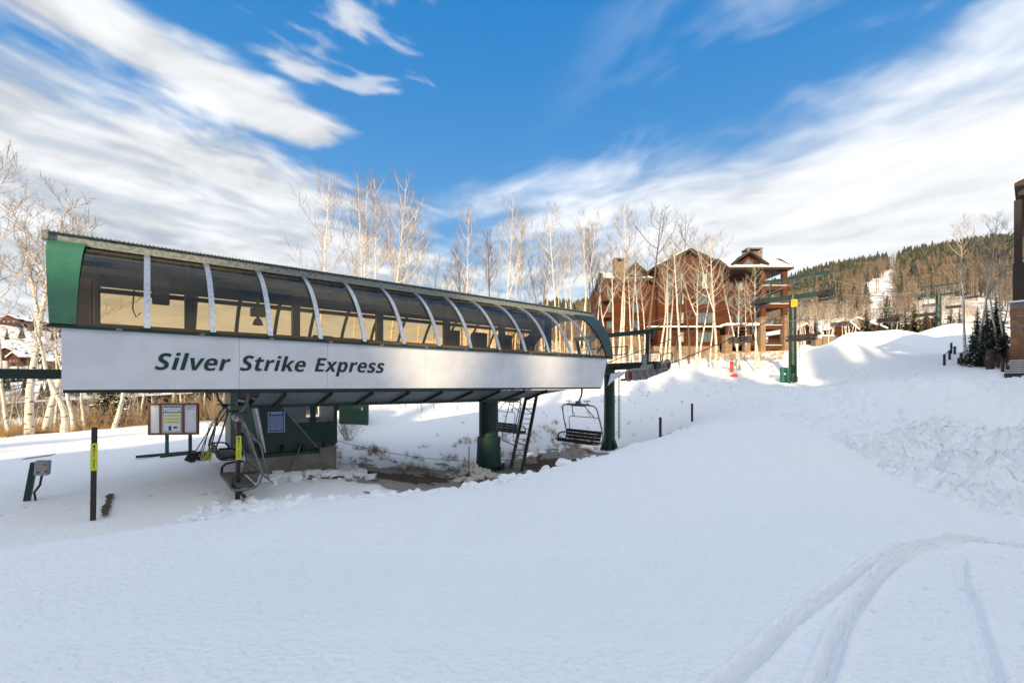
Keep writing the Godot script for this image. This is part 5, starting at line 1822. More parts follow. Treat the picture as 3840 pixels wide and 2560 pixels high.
func make_lodge() -> void:
	var o := thing("brown_lodge", "four storey brown timber lodge with stone base and snowy gables", "lodge", Vector3(17.35, 9.2, -84.0))
	var X := func(u: float) -> float: return (u - 1390.0) * 0.0811
	var Y := func(v: float) -> float: return (812.0 - v) * 0.0811
	var b := Buf.new()
	b.span(Vector3(X.call(1512), Y.call(795), -16), Vector3(X.call(1654), Y.call(614), 0))
	var x0: float = X.call(1512)
	var x1: float = X.call(1654)
	b.prism(PackedVector2Array([Vector2(x0, Y.call(614)), Vector2(x1, Y.call(614)), Vector2((x0 + x1) / 2, Y.call(581))]), -16, -0.002)
	part(o, "centre_wall", b, M.siding)
	b = Buf.new()
	b.span(Vector3(X.call(1390), Y.call(770), -15), Vector3(X.call(1512) - 0.01, Y.call(634), -1.6))
	part(o, "left_wall", b, M.siding)
	b = Buf.new()
	b.span(Vector3(x1 + 0.01, Y.call(795), -15), Vector3(X.call(1757), Y.call(618), -1.6))
	b.span(Vector3(X.call(1757) + 0.01, Y.call(795), -15), Vector3(X.call(1796), Y.call(618), -5.2))
	part(o, "right_wall", b, M.siding)
	# stone base
	b = Buf.new()
	b.span(Vector3(X.call(1500), -3.5, -16.2), Vector3(X.call(1651), Y.call(795.2), 0.25))
	b.span(Vector3(X.call(1388), -3.5, -15.2), Vector3(X.call(1499), Y.call(770.2), -1.35))
	b.span(Vector3(X.call(1652), -3.5, -15.2), Vector3(X.call(1800), Y.call(806), -1.4))
	part(o, "base", b, M.mortar)
	stones(o, X.call(1651) - X.call(1500), Y.call(795) + 1.2, Transform3D(Basis(), Vector3(X.call(1500), -1.2, 0.27)), 5, 0.34)
	stones(o, X.call(1499) - X.call(1388), Y.call(770) + 1.2, Transform3D(Basis(), Vector3(X.call(1388), -1.2, -1.33)), 6, 0.34)
	# trim bands between the storeys
	for v in [666.0, 702.0]:
		b = Buf.new()
		b.span(Vector3(x0 - 0.05, Y.call(v), 0.0), Vector3(x1 + 0.05, Y.call(v - 3.5), 0.09))
		part(o, "band", b, M.timber)
		b = Buf.new()
		b.span(Vector3(x1 + 0.06, Y.call(v), -1.6), Vector3(X.call(1757), Y.call(v - 3.5), -1.5))
		part(o, "band", b, M.timber)
	# skirt roof with a line of snow
	b = Buf.new()
	b.span(Vector3(X.call(1486), Y.call(755), 0.0), Vector3(X.call(1656), Y.call(752), 0.7))
	part(o, "skirt_roof", b, M.timber_dark)
	b = Buf.new()
	b.span(Vector3(X.call(1486), Y.call(752), 0.02), Vector3(X.call(1656), Y.call(749.5), 0.75))
	part(o, "skirt_snow", b, M.cap_snow)
	b = Buf.new()
	b.span(Vector3(X.call(1654) + 0.1, Y.call(755), -1.5), Vector3(X.call(1732), Y.call(751), 2.2))
	part(o, "porch_roof", b, M.timber)
	b = Buf.new()
	b.span(Vector3(X.call(1654), Y.call(751), -1.4), Vector3(X.call(1733), Y.call(746), 2.3))
	part(o, "porch_snow", b, M.cap_snow)
	for u in [1660.0, 1668.0, 1705.0]:
		b = Buf.new()
		b.bev(Vector3(X.call(u), (Y.call(800) + Y.call(755)) / 2, 1.8), Vector3(0.55, Y.call(755) - Y.call(800), 0.55), 0.04)
		part(o, "porch_post", b, M.timber)
	b = Buf.new()
	b.span(Vector3(X.call(1682), Y.call(795), 1.6), Vector3(X.call(1785), Y.call(789), 1.9))
	part(o, "deck_beam", b, M.timber)
	for e in [[1651.0, 1666.0, 775.0], [1697.0, 1707.0, 775.0], [1730.0, 1741.0, 735.0], [1783.0, 1806.0, 732.0]]:
		var pw: float = X.call(e[1]) - X.call(e[0])
		var ph: float = Y.call(e[2]) + 2.0
		b = Buf.new()
		b.span(Vector3(X.call(e[0]) + 0.06, -2.0, 1.3), Vector3(X.call(e[1]) - 0.06, Y.call(e[2]), 2.6))
		part(o, "pillar", b, M.mortar)
		stones(o, pw, ph, Transform3D(Basis(), Vector3(X.call(e[0]), -2.0, 2.6)), int(e[0]), 0.30)
		stones(o, 1.3, ph, Transform3D(Basis(Vector3.UP, -PI / 2), Vector3(X.call(e[0]) + 0.05, -2.0, 1.3)), int(e[0]) + 1, 0.30)
		b = Buf.new()
		b.span(Vector3(X.call(e[0]) - 0.12, Y.call(e[2]), 1.15), Vector3(X.call(e[1]) + 0.12, Y.call(e[2]) + 0.16, 2.85))
		part(o, "pillar_cap", b, M.stone_tan)
	# balconies on the right
	for v in [661.0, 702.0, 750.0, 795.0]:
		b = Buf.new()
		b.span(Vector3(X.call(1738), Y.call(v + 5), -5.0), Vector3(X.call(1802), Y.call(v), 1.9))
		part(o, "balcony_deck", b, M.timber)
		b = Buf.new()
		b.span(Vector3(X.call(1736), Y.call(v + 9), 1.6), Vector3(X.call(1804), Y.call(v + 5), 1.85))
		part(o, "balcony_beam", b, M.timber)
		b = Buf.new()
		b.span(Vector3(X.call(1738), Y.call(v) + 0.002, 1.5), Vector3(X.call(1802), Y.call(v - 1), 1.95))
		part(o, "deck_snow", b, M.cap_snow)
		b = Buf.new()
		for k in 26:
			var x: float = lerpf(X.call(1740), X.call(1788), k / 25.0)
			b.rod(Vector3(x, Y.call(v), 1.5), Vector3(x, Y.call(v) + 1.05, 1.5), 0.02, 4)
		b.rod(Vector3(X.call(1740), Y.call(v) + 1.05, 1.5), Vector3(X.call(1788), Y.call(v) + 1.05, 1.5), 0.04, 5)
		part(o, "balcony_rail", b, M.window_frame)
	for u in [1742.0, 1791.0]:
		b = Buf.new()
		b.bev(Vector3(X.call(u), (Y.call(732) + Y.call(622)) / 2, 1.4), Vector3(0.85, Y.call(622) - Y.call(732), 0.85), 0.05)
		part(o, "balcony_post", b, M.timber)
	b = Buf.new()
	b.tube(PackedVector3Array([Vector3(X.call(1791), Y.call(638), 1.4), Vector3(X.call(1783), Y.call(628), 1.4), Vector3(X.call(1772), Y.call(622), 1.4)]), PackedFloat32Array([0.28]), 6)
	part(o, "brace", b, M.timber)
	for k in 3:
		b = Buf.new()
		b.span(Vector3(X.call(1759), [Y.call(656), Y.call(698), Y.call(746)][k], -5.19), Vector3(X.call(1769), [Y.call(636), Y.call(678), Y.call(726)][k], -5.1))
		part(o, "balcony_door", b, M.window_frame)
		window(o, X.call(1772), X.call(1784), [Y.call(655), Y.call(697), Y.call(745)][k], [Y.call(637), Y.call(679), Y.call(727)][k], -5.18, 1)
	# roofs
	gable(o, X.call(1496), X.call(1673), X.call(1580), Y.call(622), Y.call(579.5), 1.5, -17, 0.42, true)
	b = Buf.new()
	b.prism(PackedVector2Array([Vector2(2.6, Y.call(621)), Vector2(-1.5, Y.call(589)), Vector2(-9, Y.call(621)), Vector2(-9, Y.call(624)), Vector2(2.6, Y.call(625.5))]), X.call(1655), X.call(1804), Transform3D(Basis(Vector3(0, 0, 1), Vector3(0, 1, 0), Vector3(1, 0, 0)) * Basis.from_scale(Vector3(1, 1, 1)), Vector3.ZERO))
	part(o, "roof", b, M.timber_dark)
	b = Buf.new()
	var s0 := Vector3(X.call(1660), Y.call(620.2), 2.5)
	b.quad(s0, Vector3(X.call(1803.5), Y.call(620.2), 2.5), Vector3(X.call(1790), Y.call(588.2), -1.5), Vector3(X.call(1660), Y.call(588.2), -1.5))
	b.quad(Vector3(X.call(1660), Y.call(621.0), 2.62), Vector3(X.call(1803.5), Y.call(621.0), 2.62), Vector3(X.call(1803.5), Y.call(620.2), 2.5), s0)
	part(o, "roof_snow", b, M.cap_snow)
	b = Buf.new()
	b.prism(PackedVector2Array([Vector2(-0.4, Y.call(640)), Vector2(-4.5, Y.call(613)), Vector2(-9, Y.call(640)), Vector2(-9, Y.call(642)), Vector2(-0.4, Y.call(643))]), X.call(1386), X.call(1511), Transform3D(Basis(Vector3(0, 0, 1), Vector3(0, 1, 0), Vector3(1, 0, 0)), Vector3.ZERO))
	part(o, "roof", b, M.timber_dark)
	b = Buf.new()
	b.quad(Vector3(X.call(1388), Y.call(639.5), -0.5), Vector3(X.call(1508), Y.call(639.5), -0.5), Vector3(X.call(1508), Y.call(612.3), -4.5), Vector3(X.call(1396), Y.call(612.3), -4.5))
	part(o, "roof_snow", b, M.cap_snow)
	for e in [[1431.0, 1492.0, 1461.0, 630.0, 604.0, -0.2], [1668.0, 1752.0, 1709.0, 616.0, 587.5, 2.3]]:
		gable(o, X.call(e[0]), X.call(e[1]), X.call(e[2]), Y.call(e[3]), Y.call(e[4]), e[5], -8.0, 0.34, false)
		b = Buf.new()
		b.prism(PackedVector2Array([Vector2(X.call(e[0] + 9), Y.call(e[3]) - 0.02), Vector2(X.call(e[1] - 9), Y.call(e[3]) - 0.02), Vector2(X.call(e[2]), Y.call(e[4] + 6))]), -6.0, e[5] - 0.7)
		part(o, "dormer_wall", b, M.siding)
		b = Buf.new()
		b.prism(PackedVector2Array([Vector2(X.call(e[2] - 14), Y.call(e[3] - 2)), Vector2(X.call(e[2] + 14), Y.call(e[3] - 2)), Vector2(X.call(e[2]), Y.call(e[4] + 13))]), e[5] - 0.69, e[5] - 0.62)
		part(o, "dormer_pane", b, M.house_glass)
	for e in [[1724.0, 1758.0, 600.0, 565.0], [1415.0, 1441.0, 622.0, 588.0]]:
		var cw: float = X.call(e[1]) - X.call(e[0])
		b = Buf.new()
		b.span(Vector3(X.call(e[0]) + 0.05, Y.call(e[2]) - 2.0, -3.0), Vector3(X.call(e[1]) - 0.05, Y.call(e[3] + 13), -1.0))
		var ch := part(o, "chimney", b, M.mortar)
		stones(ch, cw, Y.call(e[3] + 13) - Y.call(e[2]), Transform3D(Basis(), Vector3(X.call(e[0]), Y.call(e[2]), -0.98)), int(e[0]) + 3, 0.3)
		stones(ch, 2.0, Y.call(e[3] + 13) - Y.call(e[2]), Transform3D(Basis(Vector3.UP, -PI / 2), Vector3(X.call(e[0]) + 0.05, Y.call(e[2]), -3.0)), int(e[0]) + 4, 0.3)
		b = Buf.new()
		b.span(Vector3(X.call(e[0]) - 0.1, Y.call(e[3] + 13), -3.15), Vector3(X.call(e[1]) + 0.1, Y.call(e[3] + 10.5), -0.85))
		for cx in [e[0] + 2.0, e[1] - 2.0]:
			for cz in [-2.9, -1.1]:
				b.span(Vector3(X.call(cx) - 0.18, Y.call(e[3] + 10.4), cz - 0.18), Vector3(X.call(cx) + 0.18, Y.call(e[3] + 3), cz + 0.18))
		b.span(Vector3(X.call(e[0]) - 0.1, Y.call(e[3] + 3), -3.15), Vector3(X.call(e[1]) + 0.1, Y.call(e[3]), -0.85))
		part(ch, "chimney_cap", b, M.concrete)
		b = Buf.new()
		b.span(Vector3(X.call(e[0] + 6), Y.call(e[3] + 10.5), -2.7), Vector3(X.call(e[1] - 6), Y.call(e[3] + 5), -1.4))
		part(ch, "flue", b, M.window_frame)
	# windows
	for v in [[664.5, 629.0], [699.0, 676.0], [742.0, 718.0], [785.0, 763.0]]:
		window(o, X.call(1535), X.call(1542), Y.call(v[0]), Y.call(v[1]), 0.0, 1)
		window(o, X.call(1555), X.call(1570), Y.call(v[0]), Y.call(v[1]), 0.0, 2, true)
		window(o, X.call(1599), X.call(1638), Y.call(v[0]), Y.call(v[1]), 0.0, 3, v[0] < 690)
	for v in [[663.0, 641.0], [699.0, 679.0], [741.0, 722.0]]:
		window(o, X.call(1684), X.call(1693), Y.call(v[0]), Y.call(v[1]), -1.6, 1)
		window(o, X.call(1700), X.call(1716), Y.call(v[0]), Y.call(v[1]), -1.6, 2, v[0] < 690)
		window(o, X.call(1742), X.call(1753), Y.call(v[0]), Y.call(v[1]), -1.6, 1)
	for v in [[677.0, 657.0], [714.0, 696.0], [752.0, 734.0]]:
		window(o, X.call(1457), X.call(1474), Y.call(v[0]), Y.call(v[1]), -1.6, 2)
		window(o, X.call(1398), X.call(1410), Y.call(v[0]), Y.call(v[1]), -1.6, 1)
	for v in [690.0, 728.0, 760.0]:
		b = Buf.new()
		b.span(Vector3(X.call(1386), Y.call(v), -1.58), Vector3(X.call(1402), Y.call(v - 6), 0.1))
		part(o, "small_balcony", b, M.timber)

func make_right_building() -> void:
	# only its near corner shows at the right edge
	var d := 37.0
	var k := d / 1036.0
	var o := thing("balcony_building", "dark timber apartment building with stacked balconies at the right edge", "building", Vector3((2318.0 - 1176.0) * k, 4.2, -d), -0.86)
	var Y := func(v: float) -> float: return EYE + (884.0 - v) * k - 4.2
	var b := Buf.new()
	b.span(Vector3(0.15, -1.5, -2.2), Vector3(2.4, Y.call(695), -0.15))
	part(o, "pillar", b, M.mortar)
	stones(o, 2.4, Y.call(695) + 0.8, Transform3D(Basis(), Vector3(0.08, -0.8, -0.15)), 71, 0.24, true)
	stones(o, 2.0, Y.call(695) + 0.8, Transform3D(Basis(Vector3.UP, -PI / 2), Vector3(0.15, -0.8, -2.2)), 72, 0.24, true)
	b = Buf.new()
	b.span(Vector3(0.0, Y.call(695), -2.35), Vector3(2.6, Y.call(692), 0.05))
	part(o, "pillar_cap", b, M.cap_snow)
	b = Buf.new()
	b.bev(Vector3(0.75, (Y.call(692) + Y.call(604)) / 2, -0.9), Vector3(1.1, Y.call(604) - Y.call(692), 1.0), 0.04)
	b.bev(Vector3(0.50, (Y.call(604) + Y.call(458)) / 2, -0.9), Vector3(0.46, Y.call(458) - Y.call(604), 0.6), 0.04)
	part(o, "post", b, M.timber_dark)
	for v in [[500.0, 480.0, 462.0], [578.0, 563.0, 535.0], [657.0, 643.0, 615.0]]:
		b = Buf.new()
		b.span(Vector3(0.9, Y.call(v[0]), -12), Vector3(14, Y.call(v[1]), -0.7))
		part(o, "balcony_deck", b, M.timber_dark)
		b = Buf.new()
		b.span(Vector3(0.95, Y.call(v[1]) + 0.003, -11.9), Vector3(13.9, Y.call(v[1] - 1.5), -0.75))
		part(o, "deck_snow", b, M.cap_snow)
		b = Buf.new()
		for j in 40:
			b.rod(Vector3(1.1 + j * 0.14, Y.call(v[1]), -0.85), Vector3(1.1 + j * 0.14, Y.call(v[2]), -0.85), 0.018, 4)
			b.rod(Vector3(1.05, Y.call(v[1]), -1.0 - j * 0.2), Vector3(1.05, Y.call(v[2]), -1.0 - j * 0.2), 0.018, 4)
		b.span(Vector3(0.98, Y.call(v[2]), -0.92), Vector3(7, Y.call(v[2]) + 0.12, -0.8))
		b.span(Vector3(0.98, Y.call(v[2]), -9), Vector3(1.12, Y.call(v[2]) + 0.12, -0.93))
		part(o, "railing", b, M.timber_dark)
	b = Buf.new()
	b.span(Vector3(2.6, -1.5, -16), Vector3(16, Y.call(440), -3.4))
	part(o, "wall", b, M.siding)
	for j in 4:
		b = Buf.new()
		b.span(Vector3(1.2, -1.0, -5.4 - j * 3.2), Vector3(1.8, Y.call(480), -4.8 - j * 3.2))
		part(o, "post", b, M.timber_dark)
	for v in [[412.0, 404.0, 372.0, 0.25], [452.0, 444.0, 424.0, 0.5]]:
		b = Buf.new()
		b.prism(PackedVector2Array([Vector2(v[3], Y.call(v[0])), Vector2(v[3], Y.call(v[1])), Vector2(5.5, Y.call(v[2] - 40)), Vector2(12, Y.call(v[1])), Vector2(12, Y.call(v[0]))]), -16, -0.2 if v[0] > 420 else -2.4)
		part(o, "roof", b, M.timber_dark)
		b = Buf.new()
		b.prism(PackedVector2Array([Vector2(v[3] + 0.35, Y.call(v[1]) + 0.19), Vector2(v[3] + 0.35, Y.call(v[1]) + 0.36), Vector2(5.5, Y.call(v[2] - 40) + 0.22), Vector2(5.5, Y.call(v[2] - 40) + 0.05)]), -15.8, -0.5 if v[0] > 420 else -2.7)
		part(o, "roof_snow", b, M.cap_snow)

func added_ridge_y(x: float, d: float) -> float:
	# unseen ridge added to shade the foreground; crest notches let sun patches through
	var top := curve_at([[-400.0, 28.0], [-160.0, 40.0], [-110.0, 44.0], [-85.0, 45.0], [-72.0, 45.5], [-63.0, 48.0], [-58.2, 52.0], [-57.4, 51.3], [-55.0, 51.3], [-54.3, 57.0], [-51.0, 57.0], [-50.3, 51.0], [-48.6, 50.6], [-47.8, 57.0], [-47.0, 57.0], [-46.4, 51.4], [-45.5, 51.4], [-45.0, 58.0], [-42.0, 60.5], [-30.0, 61.0], [-15.0, 67.0], [0.0, 69.0], [90.0, 72.0], [400.0, 62.0]], x - 0.364 * (d + 110.0))
	var f := clampf((-d - 46.0) / 64.0, 0.0, 1.0)
	var y := lerpf(1.0, top, f * f * (3.0 - 2.0 * f))
	if d < -110.0:
		y = top - (-110.0 - d) * 0.2
	return y + 0.8 * coarse.get_noise_2d(x * 0.3, d * 0.3) * f

func make_behind() -> void:
	relief("ridge", "unseen wooded ridge added behind the viewpoint to cast the shade", M.forest_floor, -260.0, 260.0, -200.0, -44.0, 900, 60, added_ridge_y)
	rng.seed = 410
	var pl := []
	for k in 1700:
		var d := -rng.randf_range(54, 135)
		var x := rng.randf_range(-300, 260)
		var s := rng.randf_range(6, 12)
		if absf(x + 47.6 - 0.364 * (d + 110.0)) < 3.4 or absf(x + 56.4 - 0.364 * (d + 110.0)) < 2.6:  # lanes kept clear of trees so sun patches reach the terminal
			continue
		pl.append(placed(Vector3(x, added_ridge_y(x, d) - 0.3, -d), Vector3(s, s, s), rng.randf() * TAU))
	many("added_ridge_conifers", "unseen conifers added on the ridge to break up its shadow edge", far_conifer(5), M.needles, pl)

# ---------- things around the terminal ----------
func make_hut() -> void:
	var o := thing("operator_hut", "dark green lift operator hut with two windows behind the pedestal", "hut", station(4.4, 0.0, 9.3), HEADING)
	var y0 := 0.25
	var y1 := 3.6
	# walls with real openings: front pieces round the panes
	var b := Buf.new()
	b.span(Vector3(1.3, y0, -0.08), Vector3(5.1, 1.42, 0.0))
	b.span(Vector3(1.3, 2.62, -0.08), Vector3(5.1, y1, 0.0))
	for x in [[1.3, 1.7], [3.75, 4.0], [4.96, 5.1]]:
		b.span(Vector3(x[0], 1.42, -0.08), Vector3(x[1], 2.62, 0.0))
	part(o, "front_wall", b, M.hut_green)
	b = Buf.new()
	b.prism(PackedVector2Array([Vector2(1.28, 0.0), Vector2(0.35, -1.1), Vector2(0.35, -3.0), Vector2(0.43, -3.0), Vector2(0.43, -1.14), Vector2(1.30, -0.08)]), y0, y1, Transform3D(Basis(Vector3(1, 0, 0), Vector3(0, 0, 1), Vector3(0, 1, 0)), Vector3.ZERO))
	part(o, "corner_wall", b, M.hut_green)
	b = Buf.new()
	b.span(Vector3(5.02, y0, -3.0), Vector3(5.1, y1, -0.081))
	b.span(Vector3(0.43, y0, -3.08), Vector3(5.1, 1.5, -3.0))
	b.span(Vector3(0.43, 2.3, -3.08), Vector3(5.1, y1, -3.0))
	b.span(Vector3(0.43, 1.5, -3.08), Vector3(4.3, 2.3, -3.0))
	part(o, "rear_wall", b, M.hut_green)
	b = Buf.new()
	b.span(Vector3(0.1, y1, -3.3), Vector3(5.3, y1 + 0.15, 0.3))
	part(o, "roof", b, M.dark_green)
	b = Buf.new()
	b.span(Vector3(0.5, y0 - 0.12, -2.95), Vector3(5.05, y0 - 0.002, -0.05))
	part(o, "floor", b, M.machine_dark)
	for x in [[1.7, 3.75], [4.0, 4.96]]:
		b = Buf.new()
		b.span(Vector3(x[0], 1.42, -0.05), Vector3(x[1], 2.62, -0.03))
		var w := part(o, "window", b, M.hut_glass)
		b = Buf.new()
		b.span(Vector3(x[0] - 0.04, 1.38, 0.0), Vector3(x[1] + 0.04, 1.42, 0.03))
		b.span(Vector3(x[0] - 0.04, 2.62, 0.0), Vector3(x[1] + 0.04, 2.66, 0.03))
		b.span(Vector3(x[0] - 0.04, 1.42, 0.0), Vector3(x[0], 2.62, 0.03))
		b.span(Vector3(x[1], 1.42, 0.0), Vector3(x[1] + 0.04, 2.62, 0.03))
		part(w, "frame", b, M.dark_green)
	b = Buf.new()
	b.bev(Vector3(3.0, 1.15, -0.9), Vector3(1.6, 0.8, 0.6), 0.03)
	part(o, "desk", b, M.tool_wood)
	b = Buf.new()
	b.bev(Vector3(2.6, 2.05, -0.5), Vector3(0.12, 0.6, 0.10), 0.02, Basis(Vector3.BACK, 0.12))
	part(o, "jacket", b, M.lamp_red)
	for x in [0.7, 2.6, 4.7]:
		b = Buf.new()
		b.span(Vector3(x, -1.2, -0.4), Vector3(x + 0.2, y0 - 0.122, -0.2))
		part(o, "stilt", b, M.machine_dark)
	# cabinet behind
	var p := Vector3((812.0 - 1176.0) / 1036.0 * 31.0, 0.0, -31.0)
	var c := thing("utility_cabinet", "green steel utility cabinet on the snow slope behind the hut", "cabinet", Vector3(p.x, land(p.x, 31.0) - 0.1, p.z), 0.25)
	b = Buf.new()
	b.bev(Vector3(0, 1.0, -0.5), Vector3(1.9, 2.0, 1.0), 0.03)
	part(c, "housing", b, M.cabinet_green)
	b = Buf.new()
	b.span(Vector3(0.02, 0.1, 0.0), Vector3(0.04, 1.95, 0.012))
	part(c, "door_seam", b, M.machine_dark)
	b = Buf.new()
	b.span(Vector3(0.42, 1.45, 0.001), Vector3(0.78, 1.72, 0.008))
	part(c, "label_plate", b, M.board_white)
	b = Buf.new()
	b.span(Vector3(0.5, 1.08, 0.001), Vector3(0.6, 1.25, 0.008))
	part(c, "label_plate", b, M.board_white)

func make_posts() -> void:
	for k in 2:
		var x: float = [-10.48, -7.89][k]
		var d: float = [11.27, 12.95][k]
		var o := thing("wait_post", ["brown post with a yellow wait here tag, left one in open snow", "brown post with a yellow wait here tag, right one before the grey chair"][k], "post", Vector3(x, land(x, d), -d), 0.75, "wait here posts")
		o.rotation.z = -0.012
		var b := Buf.new()
		b.bev(Vector3(0, 1.0, 0), Vector3(0.115, 2.62, 0.115), 0.012)
		part(o, "shaft", b, M.post_brown)
		b = Buf.new()
		b.span(Vector3(-0.068, 1.24, 0.058), Vector3(0.068, 1.92, 0.064))
		var t := part(o, "tag", b, M.tag_yellow)
		b = Buf.new()
		b.prism(PackedVector2Array([Vector2(-0.02, 1.82), Vector2(0.0, 1.80), Vector2(0.02, 1.82), Vector2(0.022, 1.86), Vector2(0.008, 1.885), Vector2(-0.006, 1.875), Vector2(-0.024, 1.85)]), 0.0641, 0.066)
		part(t, "hand_mark", b, M.print_black)
		var word := "WAIT HERE"
		for j in word.length():
			if word[j] == " ":
				continue
			var m := lettering(word[j], 0.042, 0.0, 0.002)
			var c := m.get_aabb().get_center()
			part(t, "lettering", m, M.print_black, Vector3(-c.x, 1.735 - j * 0.056, 0.066))
		# the dark line swept on the snow behind each post
		var edge := func(px: float, pd: float) -> float: return 0.075 - absf(Vector2(px - x, pd - d).dot(Vector2(0.7782, 0.6281)) - 0.2) + 0.06 * fine.get_noise_2d(px * 4.0, pd * 4.0) + 0.04 * fine.get_noise_2d(px * 14.0, pd * 14.0)
		sheet("wait_line", "dark bare strip in the snow behind the %s wait post" % ["left", "right"][k], M.dirt, Vector2(x - 0.628 * 0.1 - 0.2, d - 0.15), Vector2(0.7, 2.9 - 0.4 * k), HEADING - 0.02, Vector2i(28, 110), edge, 0.065)
	# trail board on skids
	var bx := (398.0 - 1176.0) / 1036.0 * 21.5
	var o := thing("trail_board", "wood framed notice board with yellow stripes on green legs", "notice board", Vector3(bx, land(bx, 21.5), -21.5), 0.10)
	var b := Buf.new()
	b.span(Vector3(-1.05, 1.02, -0.05), Vector3(1.05, 2.44, 0.0))
	part(o, "backing", b, M.board_white)
	b = Buf.new()
	for y in [0.98, 2.40]:
		b.span(Vector3(-1.12, y, -0.06), Vector3(1.12, y + 0.09, 0.045))
	for x in [-1.12, -0.62, 0.40, 1.03]:
		b.span(Vector3(x, 1.071, -0.06), Vector3(x + 0.09, 2.399, 0.04))
	part(o, "frame", b, M.board_frame)
	b = Buf.new()
	b.span(Vector3(-0.48, 1.12, 0.001), Vector3(0.36, 2.34, 0.006))
	var ps := part(o, "poster", b, M.print_navy)
	b = Buf.new()
	b.span(Vector3(-0.45, 1.14, 0.006), Vector3(0.33, 2.02, 0.008))
	b.span(Vector3(-0.45, 2.07, 0.006), Vector3(0.33, 2.31, 0.008))
	part(ps, "sheet", b, M.board_white)
	for k in 3:
		b = Buf.new()
		b.span(Vector3(-0.40, 1.84 - k * 0.15, 0.008), Vector3(0.28, 1.94 - k * 0.15, 0.010))
		part(ps, "yellow_stripe", b, M.tag_yellow)
		b = Buf.new()
		b.span(Vector3(-0.36, 1.885 - k * 0.15, 0.010), Vector3(0.1 + 0.05 * k, 1.905 - k * 0.15, 0.0115))
		part(ps, "print", b, M.print_grey)
	var title := lettering("Silver Strike Express", 0.055, 0.0, 0.002)
	var tb := title.get_aabb()
	part(ps, "lettering", title, M.print_black, Vector3(-0.06 - tb.get_center().x, 2.25, 0.010))
	b = Buf.new()
	for k in 3:
		b.span(Vector3(-0.30 + 0.02 * k, 2.205 - k * 0.026, 0.008), Vector3(0.18 - 0.02 * k, 2.216 - k * 0.026, 0.0095))
	b.span(Vector3(0.52, 2.30, 0.001), Vector3(0.95, 2.325, 0.003))
	b.span(Vector3(0.60, 2.25, 0.001), Vector3(0.87, 2.275, 0.003))
	b.span(Vector3(0.55, 2.19, 0.001), Vector3(0.92, 2.215, 0.003))
	b.span(Vector3(-0.98, 2.31, 0.001), Vector3(-0.68, 2.325, 0.003))
	b.span(Vector3(0.56, 1.12, 0.001), Vector3(0.98, 1.13, 0.003))
	part(ps, "print", b, M.print_grey)
	b = Buf.new()
	b.span(Vector3(-0.22, 1.18, 0.008), Vector3(-0.10, 1.40, 0.0105))
	b.span(Vector3(0.0, 1.28, 0.008), Vector3(0.16, 1.38, 0.0105))
	b.span(Vector3(-0.37, 2.10, 0.008), Vector3(-0.32, 2.17, 0.0105))
	b.span(Vector3(0.22, 2.10, 0.008), Vector3(0.27, 2.17, 0.0105))
	part(ps, "emblem", b, M.print_navy)
	for x in [-0.42, 0.62]:
		b = Buf.new()
		b.span(Vector3(x, 0.05, -0.17), Vector3(x + 0.11, 2.2, -0.062))
		part(o, "leg", b, M.pad_green if x < 0 else M.green_paint)
		b = Buf.new()
		b.bev(Vector3(x + 0.05, 0.05, -0.1), Vector3(0.12, 0.12, 2.3), 0.02, Basis(Vector3.UP, -0.85))
		part(o, "skid", b, M.green_paint)
	# control box on a leaning post
	bx = -14.06
	o = thing("control_box", "grey control box on a leaning green post at far left", "control box", Vector3(bx, land(bx, 13.05), -13.05), 0.5)
	b = Buf.new()
	b.bev(Vector3(0.08, 0.52, 0), Vector3(0.14, 1.2, 0.14), 0.012, Basis(Vector3.BACK, -0.14))
	part(o, "post", b, M.green_paint)
	b = Buf.new()
	b.bev(Vector3(0.36, 0.95, 0.06), Vector3(0.30, 0.42, 0.22), 0.015, Basis(Vector3.BACK, -0.06))
	part(o, "box", b, M.box_grey)
	b = Buf.new()
	b.box(Vector3(0.26, 1.27, 0.0), Vector3(0.62, 0.015, 0.4), Basis(Vector3.BACK, 0.12))
	part(o, "rain_lid", b, M.galvanised)
	for e in [[0.44, 1.05, 0], [0.44, 0.93, 1], [0.40, 0.85, 1], [0.47, 0.85, 0], [0.30, 0.84, 2]]:
		b = Buf.new()
		b.lathe([Vector2(0.022, 0), Vector2(0.022, 0.035), Vector2(0.0, 0.04)], 10, Vector3(e[0], e[1], 0.172), Basis(Vector3.RIGHT, PI / 2))
		part(o, "button", b, [M.knob_red, M.tag_yellow, M.rubber][e[2]])
	b = Buf.new()
	b.path([Vector3(0.34, 0.72, 0.06), Vector3(0.30, 0.45, 0.06), Vector3(0.18, 0.25, 0.06), Vector3(0.22, 0.0, 0.08), Vector3(0.4, -0.05, 0.1)], 0.03, 6)
	part(o, "conduit", b, M.dark_steel)
	# tools by the hut
	for e in [[3.3, 8.9, 0.35, 0, "shovel with a dark handle leaning at the corner of the hut"], [3.0, 8.6, 0.5, 0, "second shovel leaning at the corner of the hut"], [4.75, 8.4, -0.06, 1, "straw broom standing before the green hut wall"], [3.6, 8.7, 0.25, 2, "yellow bladed snow scraper leaning by the hut"]]:
		var q := station(e[0], 0, e[1])
		o = thing(["snow_shovel", "straw_broom", "snow_scraper"][e[3]], e[4], ["shovel", "broom", "scraper"][e[3]], Vector3(q.x, land(q.x, -q.z) + 0.02, q.z), HEADING)
		o.rotation.z = -e[2]
		b = Buf.new()
		b.rod(Vector3(0, 0.3, 0), Vector3(0, 1.75, 0), 0.022, 6)
		part(o, "handle", b, M.tool_wood if e[3] else M.dark_steel)
		b = Buf.new()
